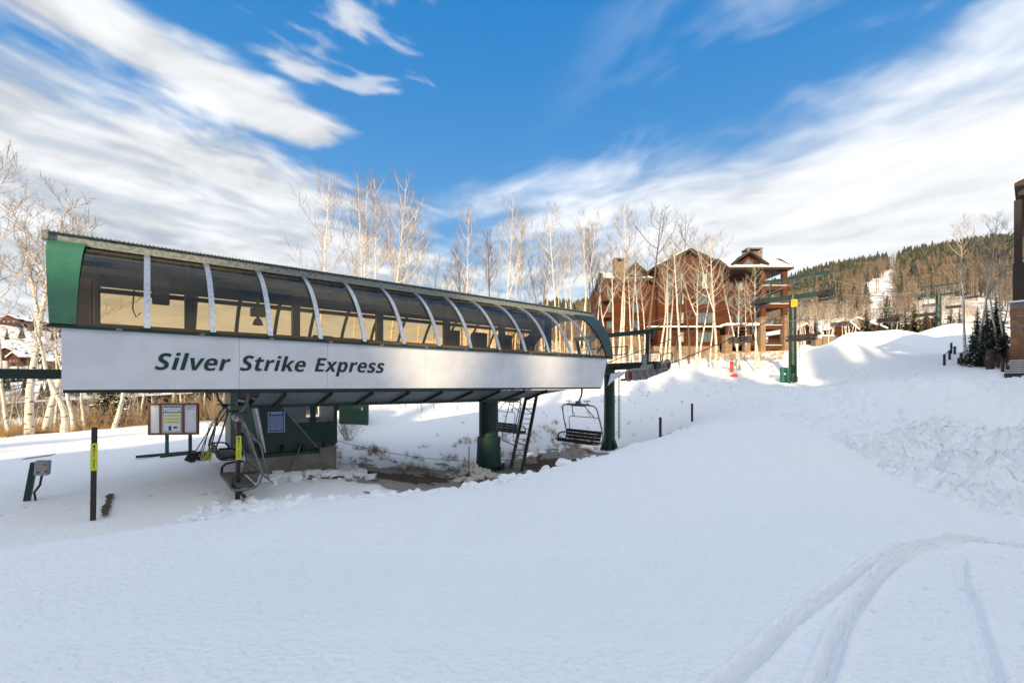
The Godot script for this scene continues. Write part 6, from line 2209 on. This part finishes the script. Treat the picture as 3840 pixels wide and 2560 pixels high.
		if e[3] == 1:
			b.prism(PackedVector2Array([Vector2(-0.26, 0), Vector2(0.26, 0), Vector2(0.12, 0.45), Vector2(0.04, 0.62), Vector2(-0.04, 0.62), Vector2(-0.12, 0.45)]), -0.05, 0.05)
		else:
			b.prism(PackedVector2Array([Vector2(-0.2, 0), Vector2(0.2, 0), Vector2(0.2, 0.3), Vector2(0.05, 0.4), Vector2(-0.05, 0.4), Vector2(-0.2, 0.3)]), -0.02, 0.02)
		part(o, "head", b, [M.dark_steel, M.straw, M.tag_yellow][e[3]])
	# small grey box on its post by the pedestal
	var q2 := station(4.95, 0, 8.7)
	o = thing("call_box", "small grey switch box on a dark post behind the pedestal edge", "switch box", Vector3(q2.x, land(q2.x, -q2.z), q2.z), HEADING)
	b = Buf.new()
	b.span(Vector3(-0.1, -0.1, -0.1), Vector3(0.1, 1.2, 0.0))
	part(o, "post", b, M.dark_green)
	b = Buf.new()
	b.bev(Vector3(0, 1.35, 0.05), Vector3(0.3, 0.45, 0.15), 0.015)
	part(o, "box", b, M.box_grey)
	b = Buf.new()
	b.span(Vector3(-0.06, 1.33, 0.126), Vector3(0.04, 1.42, 0.131))
	part(o, "sticker", b, M.tag_yellow)
	# service ladder under the terminal
	var a := station(19.3, 2.95, 5.1)
	var f := station(16.2, -1.05, 2.86)
	o = thing("service_ladder", "steep grey steel stair ladder beside the green column", "ladder", f)
	var top := a - f
	var ac := Vector3(0.6, 0, 0.12)
	for sd in 2:
		b = Buf.new()
		b.tube(PackedVector3Array([Vector3(0, 0, 0) + ac * sd, top + ac * sd]), PackedFloat32Array([0.10]), 4)
		part(o, "stringer", b, M.dark_steel)
	for k in 15:
		b = Buf.new()
		var c := top * ((k + 0.6) / 15.4)
		b.box(c + ac * 0.5, Vector3(0.56, 0.03, 0.16), Basis(Vector3.UP, -0.2))
		part(o, "tread", b, M.galvanised)
	for sd in 2:
		b = Buf.new()
		var off := ac * (1.0 if sd else 0.0) + Vector3(-0.75, 0.55, 0.0)
		b.path([top * 0.28 + ac * sd, top * 0.30 + off * Vector3(1, 0.4, 1), top * 0.36 + off, top * 0.98 + off], 0.024, 6)
		b.rod(top * 0.68 + ac * sd, top * 0.70 + off, 0.02, 6)
		part(o, "handrail", b, M.dark_steel)
	# rope fence with thin stakes
	var st := [station(7.6, 0, 4.6), station(13.2, 0, 2.2)]
	for k in 2:
		var p: Vector3 = st[k]
		b = Buf.new()
		b.rod(Vector3(0, -0.2, 0), Vector3(0.02, 1.55 + 0.5 * (1 - k), 0), 0.022, 6)
		solo("fence_stake", b, M.green_paint, ["thin green stake right of the concrete footing", "thin green stake left of the green column"][k], "stake", Vector3(p.x, land(p.x, -p.z), p.z), 0.0, "green stakes of the rope fence")
	var pts := PackedVector3Array()
	for k in 21:
		var g := k / 20.0
		var p: Vector3 = st[0].lerp(st[1], g)
		pts.append(Vector3(p.x, lerpf(land(st[0].x, -st[0].z) + 1.2, land(st[1].x, -st[1].z) + 0.9, g) - 0.9 * g * (1 - g), p.z))
	b = Buf.new()
	b.tube(pts, PackedFloat32Array([0.011]), 5)
	solo("fence_rope", b, M.brush_red, "thin dark red rope slung between the green stakes", "rope")
	# snow stakes and rails beyond the drift
	for e in [[1517.0, 21.0, "left"], [1590.0, 26.0, "right"]]:
		var x := across(e[0], e[1])
		b = Buf.new()
		b.bev(Vector3(0, 0.35, 0), Vector3(0.10, 1.35, 0.10), 0.01)
		solo("marker_post", b, M.post_brown, "short dark marker post in the snow beyond the drift, %s one" % e[2], "post", Vector3(x, land(x, e[1]), -e[1]), 0.3, "marker posts beyond the drift")
	for k in 2:
		b = Buf.new()
		var p0 := Vector3(6.3 + 0.25 * k, 0, -20.6 + 0.3 * k)
		var p1 := Vector3(8.9 + 0.25 * k, 0, -23.6 + 0.3 * k)
		p0.y = land(p0.x, -p0.z) + 0.06
		p1.y = land(p1.x, -p1.z) + 0.06
		b.tube(PackedVector3Array([p0, (p0 + p1) / 2 + Vector3(0, 0.04, 0), p1]), PackedFloat32Array([0.05]), 6)
		solo("timber_rail", b, M.dark_steel, "dark rail lying in the snow by the marker posts, %s one" % ["front", "rear"][k], "rail", Vector3.ZERO, 0.0, "rails lying in the snow")
	# orange wrap on a trunk and an orange bag on the snow
	var ox := across(1681, 53)
	b = Buf.new()
	b.lathe([Vector2(0.20, 0.1), Vector2(0.24, 0.5), Vector2(0.18, 0.8), Vector2(0.22, 1.1), Vector2(0.15, 1.25)], 12)
	solo("orange_wrap", b, M.orange_tape, "orange wrapping standing in the snow before the lodge", "wrapping", Vector3(ox, land(ox, 53.0), -53.0))
	ox = across(1686, 50)
	var lm := lump_mesh(4)
	solo("orange_bag", lm, M.orange_tape, "small orange bag lying on the sunlit snow", "bag", Vector3(ox, land(ox, 50.0) + 0.15, -50.0)).scale = Vector3(0.42, 0.35, 0.35)

func make_stairs() -> void:
	# bearing, base line, top line -> posts set on the snow at the depth where their feet meet it
	for fl in [[2200.0, 2240.0, 826.0, 803.0, 7, "upper flight of snowy timber steps beside the spruces", 43.0], [2308.0, 2372.0, 862.0, 826.0, 7, "lower flight of snowy timber steps at the right edge", 34.0]]:
		var d: float = fl[6]
		var k := d / 1036.0
		var o := thing("timber_steps", fl[5], "steps", Vector3((fl[0] - 1176.0) * k, EYE + (884.0 - fl[2]) * k, -d), -0.72, "timber steps on the slope")
		var w: float = (fl[1] - fl[0]) * k
		var rise: float = (fl[2] - fl[3]) * k / fl[4]
		for j in fl[4]:
			var b := Buf.new()
			b.bev(Vector3(w / 2 + j * 0.10, rise * (j + 0.5) - 0.2, -0.55 * j), Vector3(w, rise + 0.4, 0.5), 0.015)
			var t := part(o, "step", b, M.timber_dark)
			b = Buf.new()
			b.bev(Vector3(w / 2 + j * 0.10, rise * (j + 1) + 0.03, -0.55 * j - 0.05), Vector3(w * 0.97, 0.07, 0.42), 0.025)
			part(t, "snow", b, M.cap_snow)
	var posts := [[2170.0, 826.6, 813.5, 43.5], [2182.0, 819.0, 803.6, 45.5], [2194.0, 810.0, 795.0, 48.0], [2186.0, 800.0, 787.0, 51.0], [2208.6, 829.0, 810.0, 42.0], [2219.0, 827.7, 815.7, 42.5], [2223.0, 818.0, 802.5, 45.0], [2252.0, 830.0, 810.0, 40.0], [2264.0, 831.0, 816.0, 39.5], [2294.0, 834.0, 813.0, 38.0], [2304.0, 845.0, 825.0, 36.0], [2315.0, 854.0, 837.5, 34.5]]
	var n := 0
	var tops := []
	for e in posts:
		var k: float = e[3] / 1036.0
		var x: float = (e[0] - 1176.0) * k
		var y := minf(land(x, e[3]), EYE + (884.0 - e[1]) * k)
		var yt: float = EYE + (884.0 - e[2]) * k
		var b := Buf.new()
		b.bev(Vector3(0, (yt - y) / 2 - 0.15, 0), Vector3(0.16, yt - y + 0.3, 0.16), 0.015)
		solo("rail_post", b, M.post_brown, "dark handrail post by the steps, %s from the left" % ordinal(n), "post", Vector3(x, y, -e[3]), 0.2, "handrail posts by the steps")
		tops.append(Vector3(x, yt - 0.06, -e[3]))
		n += 1
	for e in [[0, 1], [1, 2], [4, 6], [7, 8], [9, 11]]:
		var b := Buf.new()
		b.rod(tops[e[0]], tops[e[1]], 0.03, 6)
		solo("handrail", b, M.post_brown, "thin dark handrail between the step posts, %s from the left" % ordinal([[0, 1], [1, 2], [4, 6], [7, 8], [9, 11]].find(e)), "handrail", Vector3.ZERO, 0.0, "handrails by the steps")
	# lamp posts
	n = 0
	for e in [[2275.5, 829.0, 802.5, 38.0], [2236.0, 812.0, 792.0, 43.0]]:
		var k: float = e[3] / 1036.0
		var x: float = (e[0] - 1176.0) * k
		var y := minf(land(x, e[3]), EYE + (884.0 - e[1]) * k)
		var h: float = EYE + (884.0 - e[2]) * k - y
		var o := thing("lamp_post", ["square timber lamp post among the step posts", "square timber lamp post under the spruces"][n], "lamp post", Vector3(x, y, -e[3]), 0.2, "timber lamp posts")
		var b := Buf.new()
		b.bev(Vector3(0, h / 2 - 0.1, 0), Vector3(0.42, h + 0.2, 0.42), 0.03)
		part(o, "post", b, M.timber_dark)
		b = Buf.new()
		b.bev(Vector3(-0.42, h * 0.55, 0.1), Vector3(0.2, 0.26, 0.2), 0.03)
		b.span(Vector3(-0.42, h * 0.55 + 0.1, 0.08), Vector3(-0.2, h * 0.55 + 0.16, 0.14))
		part(o, "lantern", b, M.machine_brown)
		n += 1
	# stone gate posts by the wood
	n = 0
	for e in [[1875.0, 812.0, 783.0, 88.0], [1888.0, 808.0, 789.0, 90.0], [1904.0, 806.0, 784.0, 92.0]]:
		var k: float = e[3] / 1036.0
		var x: float = (e[0] - 1176.0) * k
		var y := land(x, e[3])
		var h: float = maxf(EYE + (884.0 - e[2]) * k - y, 1.5)
		var o := thing("stone_gatepost", "snow capped stone gate post at the wood edge, %s" % ["left one", "low middle one", "right one"][n], "gate post", Vector3(x, y, -e[3]), 0.1, "stone gate posts")
		var b := Buf.new()
		b.span(Vector3(-0.6, -0.5, -0.6), Vector3(0.6, h, 0.6))
		part(o, "core", b, M.mortar)
		stones(o, 1.3, h + 0.3, Transform3D(Basis(), Vector3(-0.65, -0.3, 0.6)), 200 + n, 0.35)
		b = Buf.new()
		b.bev(Vector3(0, h + 0.15, 0), Vector3(1.5, 0.3, 1.5), 0.12)
		part(o, "snow_cap", b, M.cap_snow)
		n += 1

func small_house(at: Vector3, w: float, h: float, turn: float, label: String, group: String) -> void:
	var o := thing("house", label, "house", at, turn, group)
	var b := Buf.new()
	b.span(Vector3(-w / 2, -2, -w * 0.35), Vector3(w / 2, h * 0.6, w * 0.35))
	part(o, "wall", b, M.siding)
	b = Buf.new()
	b.prism(PackedVector2Array([Vector2(-w * 0.48, h * 0.6), Vector2(w * 0.48, h * 0.6), Vector2(0, h * 0.97)]), -w * 0.34, w * 0.34)
	part(o, "gable_wall", b, M.siding)
	gable(o, -w * 0.58, w * 0.58, 0, h * 0.55, h, w * 0.42, -w * 0.42, 0.3, false)
	for sd in [-1.0, 1.0]:
		b = Buf.new()
		var e := Vector2(sd * w * 0.585, h * 0.56 + 0.28)
		var r := Vector2(0, h + 0.32)
		b.prism(PackedVector2Array([e, r, r + Vector2(0, 0.5), e + Vector2(0, 0.5)]), -w * 0.43, w * 0.43)
		part(o, "roof_snow", b, M.cap_snow)
	for k in 3:
		b = Buf.new()
		b.span(Vector3(-w * 0.36 + k * w * 0.27, h * 0.18, w * 0.35), Vector3(-w * 0.20 + k * w * 0.27, h * 0.42, w * 0.355))
		part(o, "window", b, M.house_glass)
	b = Buf.new()
	b.span(Vector3(w * 0.2, h * 0.6, -0.6), Vector3(w * 0.2 + 1.0, h * 1.08, 0.6))
	part(o, "chimney", b, M.stone_grey)

# ---------- far land ----------
func mountain_y(x: float, d: float) -> float:
	var crest := [[-500.0, 0.0], [-300.0, 15.0], [-100.0, 55.0], [47.0, 88.0], [163.0, 92.0], [313.0, 112.0], [363.0, 128.0], [435.0, 143.0], [489.0, 153.0], [564.0, 161.0], [800.0, 166.0], [1300.0, 150.0]]
	var xc := x * pow(520.0 / maxf(d, 60.0), 0.75)
	var f := clampf((d - 128.0) / 392.0, -0.2, 1.0)
	var low := curve_at([[-400.0, -16.0], [0.0, 6.0], [130.0, 15.5], [500.0, 30.0], [1200.0, 40.0]], x)
	var y := lerpf(low, curve_at(crest, xc), pow(maxf(f, 0.0), 1.05)) if f > 0 else low + f * 30.0
	if d > 520.0:
		y -= (d - 520.0) * 0.25
	return y + 5.0 * coarse.get_noise_2d(x * 0.06, d * 0.06) * clampf(f * 3.0, 0.0, 1.0)

func hill_y(x: float, d: float) -> float:
	var ridge := [[-1000.0, 62.0], [-470.0, 58.0], [-415.0, 52.0], [-360.0, 40.0], [-250.0, 20.0], [-100.0, 6.0], [200.0, 0.0]]
	var f := clampf((d - 118.0) / 302.0, -0.2, 1.0)
	var y := lerpf(-11.0, curve_at(ridge, x * 420.0 / maxf(d, 60.0)), smoothstep(0.0, 1.0, f) * 0.5 + maxf(f, 0.0) * 0.5) if f > 0 else -11.0 + f * 20
	if d > 420.0:
		y -= (d - 420.0) * 0.1
	return y + 3.0 * coarse.get_noise_2d(x * 0.09, d * 0.09) * clampf(f * 3.0, 0.0, 1.0)

func relief(called: String, label: String, m: Material, x0: float, x1: float, d0: float, d1: float, nx: int, nd: int, height: Callable) -> void:
	var v := PackedVector3Array()
	var id := PackedInt32Array()
	for j in nd + 1:
		for k in nx + 1:
			var d := lerpf(d0, d1, pow(float(j) / nd, 1.3 if d0 > 0.0 else 1.0))
			var x := lerpf(x0, x1, float(k) / nx)
			v.append(Vector3(x, height.call(x, d), -d))
	var n := PackedVector3Array()
	n.resize(v.size())
	for j in nd + 1:
		for k in nx + 1:
			var o := j * (nx + 1) + k
			var l := v[j * (nx + 1) + maxi(k - 1, 0)]
			var r := v[j * (nx + 1) + mini(k + 1, nx)]
			var a := v[maxi(j - 1, 0) * (nx + 1) + k]
			var b := v[mini(j + 1, nd) * (nx + 1) + k]
			n[o] = (r - l).cross(b - a).normalized()
	for j in nd:
		for k in nx:
			var a := j * (nx + 1) + k
			var b := a + nx + 1
			id.append_array([a, b, b + 1, a, b + 1, a + 1])
	var arr := []
	arr.resize(Mesh.ARRAY_MAX)
	arr[Mesh.ARRAY_VERTEX] = v; arr[Mesh.ARRAY_NORMAL] = n; arr[Mesh.ARRAY_INDEX] = id
	var me := ArrayMesh.new()
	me.add_surface_from_arrays(Mesh.PRIMITIVE_TRIANGLES, arr)
	ground_piece(called, me, m, label)

func on_run(x: float, d: float, y: float) -> bool:
	# the piste cut through the wood on the mountain, and the open snow at its foot
	var u := 1176.0 + 1036.0 * x / d
	var v := 884.0 - 1036.0 * (y - EYE) / d
	var left := curve_at([[590.0, 2046.0], [615.0, 2040.0], [635.0, 2020.0], [652.0, 1972.0], [690.0, 1985.0], [705.0, 2000.0]], v)
	var right := curve_at([[590.0, 2064.0], [615.0, 2060.0], [640.0, 2068.0], [665.0, 2062.0], [690.0, 2014.0], [705.0, 2008.0]], v)
	if v > 590.0 and v < 705.0 and u > left and u < right:
		return true
	return v > 686.0 and v < 722.0 and u > 2085.0 + (v - 686.0) * 1.2 and u < 2300.0

func make_far() -> void:
	relief("mountain", "wooded snowy mountain behind the lift towers", M.far_snow, -520.0, 1500.0, 128.0, 1000.0, 90, 60, mountain_y)
	relief("far_hill", "sunlit snowy hillside across the valley on the left", M.far_snow, -1400.0, 60.0, 118.0, 900.0, 80, 60, hill_y)
	var con := [far_conifer(1), far_conifer(2)]
	var bare := far_bare(3)
	var pc := [[], []]
	var po := []
	var pb := []
	rng.seed = 300
	for k in 15000:
		var d := lerpf(135.0, 540.0, sqrt(rng.randf()))
		var u := rng.randf_range(1180, 2480)
		if u < 1780 and rng.randf() < 0.55:
			continue
		var x := across(u, d)
		var y := mountain_y(x, d)
		if (on_run(x, d, y + 1.0) or on_run(x, d, y + 6.0) or on_run(x, d, y + 11.0)) and rng.randf() > 0.012:
			continue
		var f := (d - 135.0) / 405.0
		var green := coarse.get_noise_2d(x * 0.11 + 70, d * 0.11) + 0.6 * (f - 0.62) * 2.0 + 0.25 * fine.get_noise_2d(x * 0.15, d * 0.15)
		if green > 0.17 or rng.randf() < 0.08:
			var s := rng.randf_range(9, 19)
			var t := placed(Vector3(x, y - 0.3, -d), Vector3(s * 1.05, s, s * 1.05), rng.randf() * TAU)
			if rng.randf() < 0.3:
				po.append(t)
			else:
				pc[k % 2].append(t)
		else:
			for q in 2:
				var s := rng.randf_range(8, 13)
				var xx := x + rng.randf_range(-4, 4)
				var dd := d + rng.randf_range(-4, 4)
				pb.append(placed(Vector3(xx, mountain_y(xx, dd) - 0.3, -dd), Vector3(s * 1.2, s, s * 1.2), rng.randf() * TAU))
	# the wooded ridge across the valley
	for k in 900:
		var d := rng.randf_range(130, 460)
		var x := across(rng.randf_range(-300, 620), d)
		var y := hill_y(x, d)
		var q := coarse.get_noise_2d(x * 0.15 + 20, d * 0.15)
		if d > 400 or q > 0.18:
			var s := rng.randf_range(5, 11)
			pc[k % 2].append(placed(Vector3(x, y - 0.3, -d), Vector3(s, s, s), rng.randf() * TAU))
		elif d < 240 or q > 0.05:
			for j in 3:
				var s := rng.randf_range(4, 8)
				var xx := x + rng.randf_range(-6, 6)
				pb.append(placed(Vector3(xx, hill_y(xx, d) - 0.3, -d), Vector3(s * 1.5, s, s * 1.5), rng.randf() * TAU))
	many("far_conifers", "dark conifers covering the far mountain and ridge", con[0], M.far_needles, pc[0])
	many("far_conifers", "dark conifers covering the far mountain and ridge", con[1], M.far_needles, pc[1])
	many("far_olive_conifers", "sunlit olive conifers scattered over the far mountain", con[0], M.needles_olive, po)
	many("far_bare_trees", "tan leafless woods covering the far mountain and ridge", bare, M.far_twigs, pb)
	# houses
	var list := [[20, 250, 9, 5.5, 0.4, "snow roofed house low on the far hillside at the left edge"], [52, 235, 10, 6, -0.3, "snow roofed house low on the far hillside, second from the left edge"], [92, 245, 11, 6, 0.2, "snow roofed house low on the far hillside beside the thick aspen"], [122, 228, 9, 6, -0.5, "snow roofed house low on the far hillside nearest the terminal"], [30, 405, 13, 8, 0.2, "large house on the far ridge at the left edge"], [62, 412, 12, 8, -0.2, "large house on the far ridge, second from the left edge"], [112, 408, 13, 8, 0.3, "large house on the far ridge nearest the terminal roof end"]]
	for e in list:
		var x := across(e[0], e[1])
		small_house(Vector3(x, hill_y(x, e[1]), -e[1]), e[2], e[3], e[4], e[5], "houses across the valley")
	list = [[1900, 128, 12, 7.5, 0.4, "snow roofed cabin among aspens right of the first tower"], [1955, 133, 12, 7.5, -0.3, "snow roofed cabin among aspens below the far chairs"], [2010, 136, 11, 7, 0.3, "snow roofed cabin among aspens above the mogul crest"], [2105, 150, 12, 8, -0.2, "snow roofed cabin behind the second tower"], [1822, 112, 9, 5, 0.3, "snow roofed cabin right beside the brown lodge"]]
	for e in list:
		var x := across(e[0], e[1])
		small_house(Vector3(x, land(minf(x, 127.0), minf(e[1], 127.0)), -e[1]), e[2], e[3], e[4], e[5], "cabins in the wood")

func make_ground_details() -> void:
	# bare wet ground and dirt below the terminal
	var wet := func(x: float, d: float) -> float:
		var q := Vector2(x + 10.9, d - 10.9)
		var s := q.dot(Vector2(0.7782, 0.6281))
		var t := q.dot(Vector2(-0.6281, 0.7782))
		var inside := minf(minf(s - 7.2, 24.5 - s), minf(t + 2.2 - (s - 8.0) * 0.06, 6.0 - t))
		return inside * 0.5 + 1.1 * fine.get_noise_2d(x * 1.1, d * 1.1) + 0.5 * fine.get_noise_2d(x * 4.0, d * 4.0) - 0.4
	sheet("bare_ground", "wet grey bare ground below the terminal", M.wet_sand, Vector2(-5.5, 11.5), Vector2(21.0, 11.0), HEADING, Vector2i(120, 64), wet, 0.012)
	var soil := func(x: float, d: float) -> float:
		var q := Vector2(x + 10.9, d - 10.9)
		var s := q.dot(Vector2(0.7782, 0.6281))
		var t := q.dot(Vector2(-0.6281, 0.7782))
		var a := 0.9 - absf(t - 2.4 - (s - 8.0) * 0.05) * 0.9 - absf(s - 10.0) * 0.12
		var b := 0.6 - Vector2(s - 19.0, (t - 2.8) * 1.6).length() * 0.28
		return maxf(a, b) + 0.8 * fine.get_noise_2d(x * 2.0, d * 2.0) + 0.4 * fine.get_noise_2d(x * 6.0, d * 6.0) - 0.1
	sheet("soil", "brown soil showing through below the terminal", M.dirt, Vector2(-5.5, 11.5), Vector2(21.0, 11.0), HEADING, Vector2i(150, 80), soil, 0.024)
	# packed grey lane where riders queue
	var lane := func(x: float, d: float) -> float:
		var q := Vector2(x + 10.9, d - 10.9)
		var s := q.dot(Vector2(0.7782, 0.6281))
		var t := q.dot(Vector2(-0.6281, 0.7782))
		return minf(minf(s + 4.0, 4.8 - s), minf(t + 0.4, 4.2 - t)) * 0.4 * 0.7 + 0.4 * fine.get_noise_2d(x * 1.4, d * 1.4) + 0.25 * fine.get_noise_2d(x * 6.0, d * 5.0)
	clods("packed_snow", "packed greyish snow of the loading lane", M.track_snow, Vector2(-14.5, 7.6), Vector2(10.0, 7.5), HEADING, Vector2i(230, 170), lane, 2)
	var pile := func(x: float, d: float) -> float:
		return 1.7 * exp(-pow(((x + d) * 0.7071 - 22.0) / 8.0, 2) - pow(((x - d) * 0.7071 - 0.6) / 4.2, 2)) - 0.25 + 0.6 * fine.get_noise_2d(x * 1.1, d * 1.1)
	clods("ploughed_snow", "churned ploughed snow on the right of the drift", M.snow, Vector2(13.4, 4.95), Vector2(21.0, 12.5), PI / 4, Vector2i(290, 180), pile)
	var berm := func(x: float, d: float) -> float:
		return 1.15 * exp(-pow((d - 12.7 - 0.12 * x) / 0.9, 2)) * smoothstep(-9.0, -6.0, x) - 0.2 + 0.45 * fine.get_noise_2d(x * 1.5, d * 1.5)
	clods("snow_berm", "ragged bank of shovelled snow behind the drift", M.snow, Vector2(-9.0, 9.9), Vector2(14.5, 4.0), 0.12, Vector2i(230, 62), berm, 0, 0.6)
	var run := func(x: float, d: float) -> float:
		return minf(minf(smoothstep(9.0, 13.0, x - 0.1 * d), 1.0 - smoothstep(36.0, 42.0, x)), minf(smoothstep(14.0, 18.0, d), 1.0 - smoothstep(46.0, 54.0, d))) * 1.2 * smoothstep(-2.5, 0.5, d - 0.75 * x + 6.0)
	clods("ski_ruts", "skied out snow of the run, full of crossing ruts", M.snow, Vector2(8.0, 14.0), Vector2(34.0, 40.0), 0.0, Vector2i(280, 330), run, 1)
	clods("tracked_snow", "snow with curved ski tracks in the near right corner", M.snow, Vector2(0.9, 2.3), Vector2(6.4, 4.4), 0.0, Vector2i(330, 225), func(_x: float, _d: float) -> float: return 1.0, 3)
	# lumps of broken snow
	var lumps := [lump_mesh(1), lump_mesh(2), lump_mesh(3)]
	var pl := [[], [], []]
	rng.seed = 55
	for k in 420:
		var l0 := rng.randfn(21.5, 5.0)
		var c0 := rng.randfn(0.6, 2.2)
		var x := (l0 + c0) * 0.7071
		var d := (l0 - c0) * 0.7071
		if d < 9.5 or x < 9.0:
			continue
		var s := pow(rng.randf(), 3.0) * 0.13 + 0.02
		pl[k % 3].append(placed(Vector3(x, snow_top(x, d) + s * 0.1, -d), Vector3(s * 1.3, s, s), rng.randf() * TAU, rng.randf_range(-0.6, 0.6)))
	for k in 700:
		var x := rng.randf_range(-8.5, 5.0)
		var d := 12.6 + 0.12 * x + rng.randfn(0.0, 0.7)
		var s := pow(rng.randf(), 2.5) * 0.17 + 0.02
		pl[k % 3].append(placed(Vector3(x, snow_top(x, d) + s * 0.15, -d), Vector3(s * 1.2, s, s), rng.randf() * TAU, rng.randf_range(-0.6, 0.6)))
	for k in 420:
		var p := station(rng.randf_range(4.3, 8.4), 0, 2.7 - absf(rng.randfn(0.0, 0.45)))
		if k % 3 == 0:
			p = station(7.5 + absf(rng.randfn(0.0, 0.5)), 0, rng.randf_range(1.9, 4.2))
		var s := pow(rng.randf(), 2.0) * 0.20 + 0.03
		pl[k % 3].append(placed(Vector3(p.x, snow_top(p.x, -p.z) + s * 0.4, p.z), Vector3(s * 1.2, s, s), rng.randf() * TAU, rng.randf_range(-0.6, 0.6)))
	for k in 260:
		var x := rng.randf_range(2.2, 7.5)
		var d := rng.randf_range(2.4, 5.6)
		if x - (d - 3.0) * 0.45 < 2.6:
			continue
		var s := pow(rng.randf(), 2.0) * 0.022 + 0.006
		pl[k % 3].append(placed(Vector3(x, snow_top(x, d), -d), Vector3(s * 1.3, s, s), rng.randf() * TAU))
	for k in 3:
		many("snow_lumps", "broken lumps of snow along banks and ploughed edges", lumps[k], M.snow_lump, pl[k])
	var pd := []
	for k in 130:
		var p := station(13.7 + rng.randfn(0.0, 0.55), 0, 2.6 + rng.randfn(0.0, 0.4))
		var s := rng.randf_range(0.07, 0.26)
		var hh := 0.75 * exp(-pow(p.distance_to(station(13.7, 0, 2.6)) / 0.75, 2)) * rng.randf()
		p.y = 0
		pd.append(placed(Vector3(p.x, snow_top(p.x, -p.z) + hh, p.z), Vector3(s, s * 0.9, s), rng.randf() * TAU, rng.randf_range(-0.6, 0.6)))
	many("dirty_snow_heap", "heap of dirty snow lumps beside the green column", lumps[1], M.dirty_snow, pd)
	# two slabs of crust on the ploughed pile
	for e in [[21.0, 18.2, 1.3, "larger"], [19.2, 15.6, 0.9, "smaller"]]:
		var b := Buf.new()
		b.bev(Vector3.ZERO, Vector3(1.9, 0.42, 0.7) * e[2], 0.08, Basis(Vector3(0.3, 0.2, 0.9).normalized(), 0.35))
		solo("snow_slab", b, M.snow_lump, "%s tilted slab of crusted snow on the ploughed pile" % e[3], "snow slab", Vector3(e[0], snow_top(e[0], e[1]) + 0.12, -e[1]), 0.5, "slabs of crusted snow")

func _ready() -> void:
	var t0 := Time.get_ticks_msec()
	make_materials()
	set_light()
	print("sky ", Time.get_ticks_msec() - t0)
	make_ground()
	print("ground ", Time.get_ticks_msec() - t0)
	make_far()
	make_behind()
	make_lodge()
	make_right_building()
	make_terminal()
	print("buildings ", Time.get_ticks_msec() - t0)
	make_trees()
	print("trees ", Time.get_ticks_msec() - t0)
	make_lift_line()
	make_hut()
	make_posts()
	make_stairs()
	make_ground_details()
	print("all ", Time.get_ticks_msec() - t0)
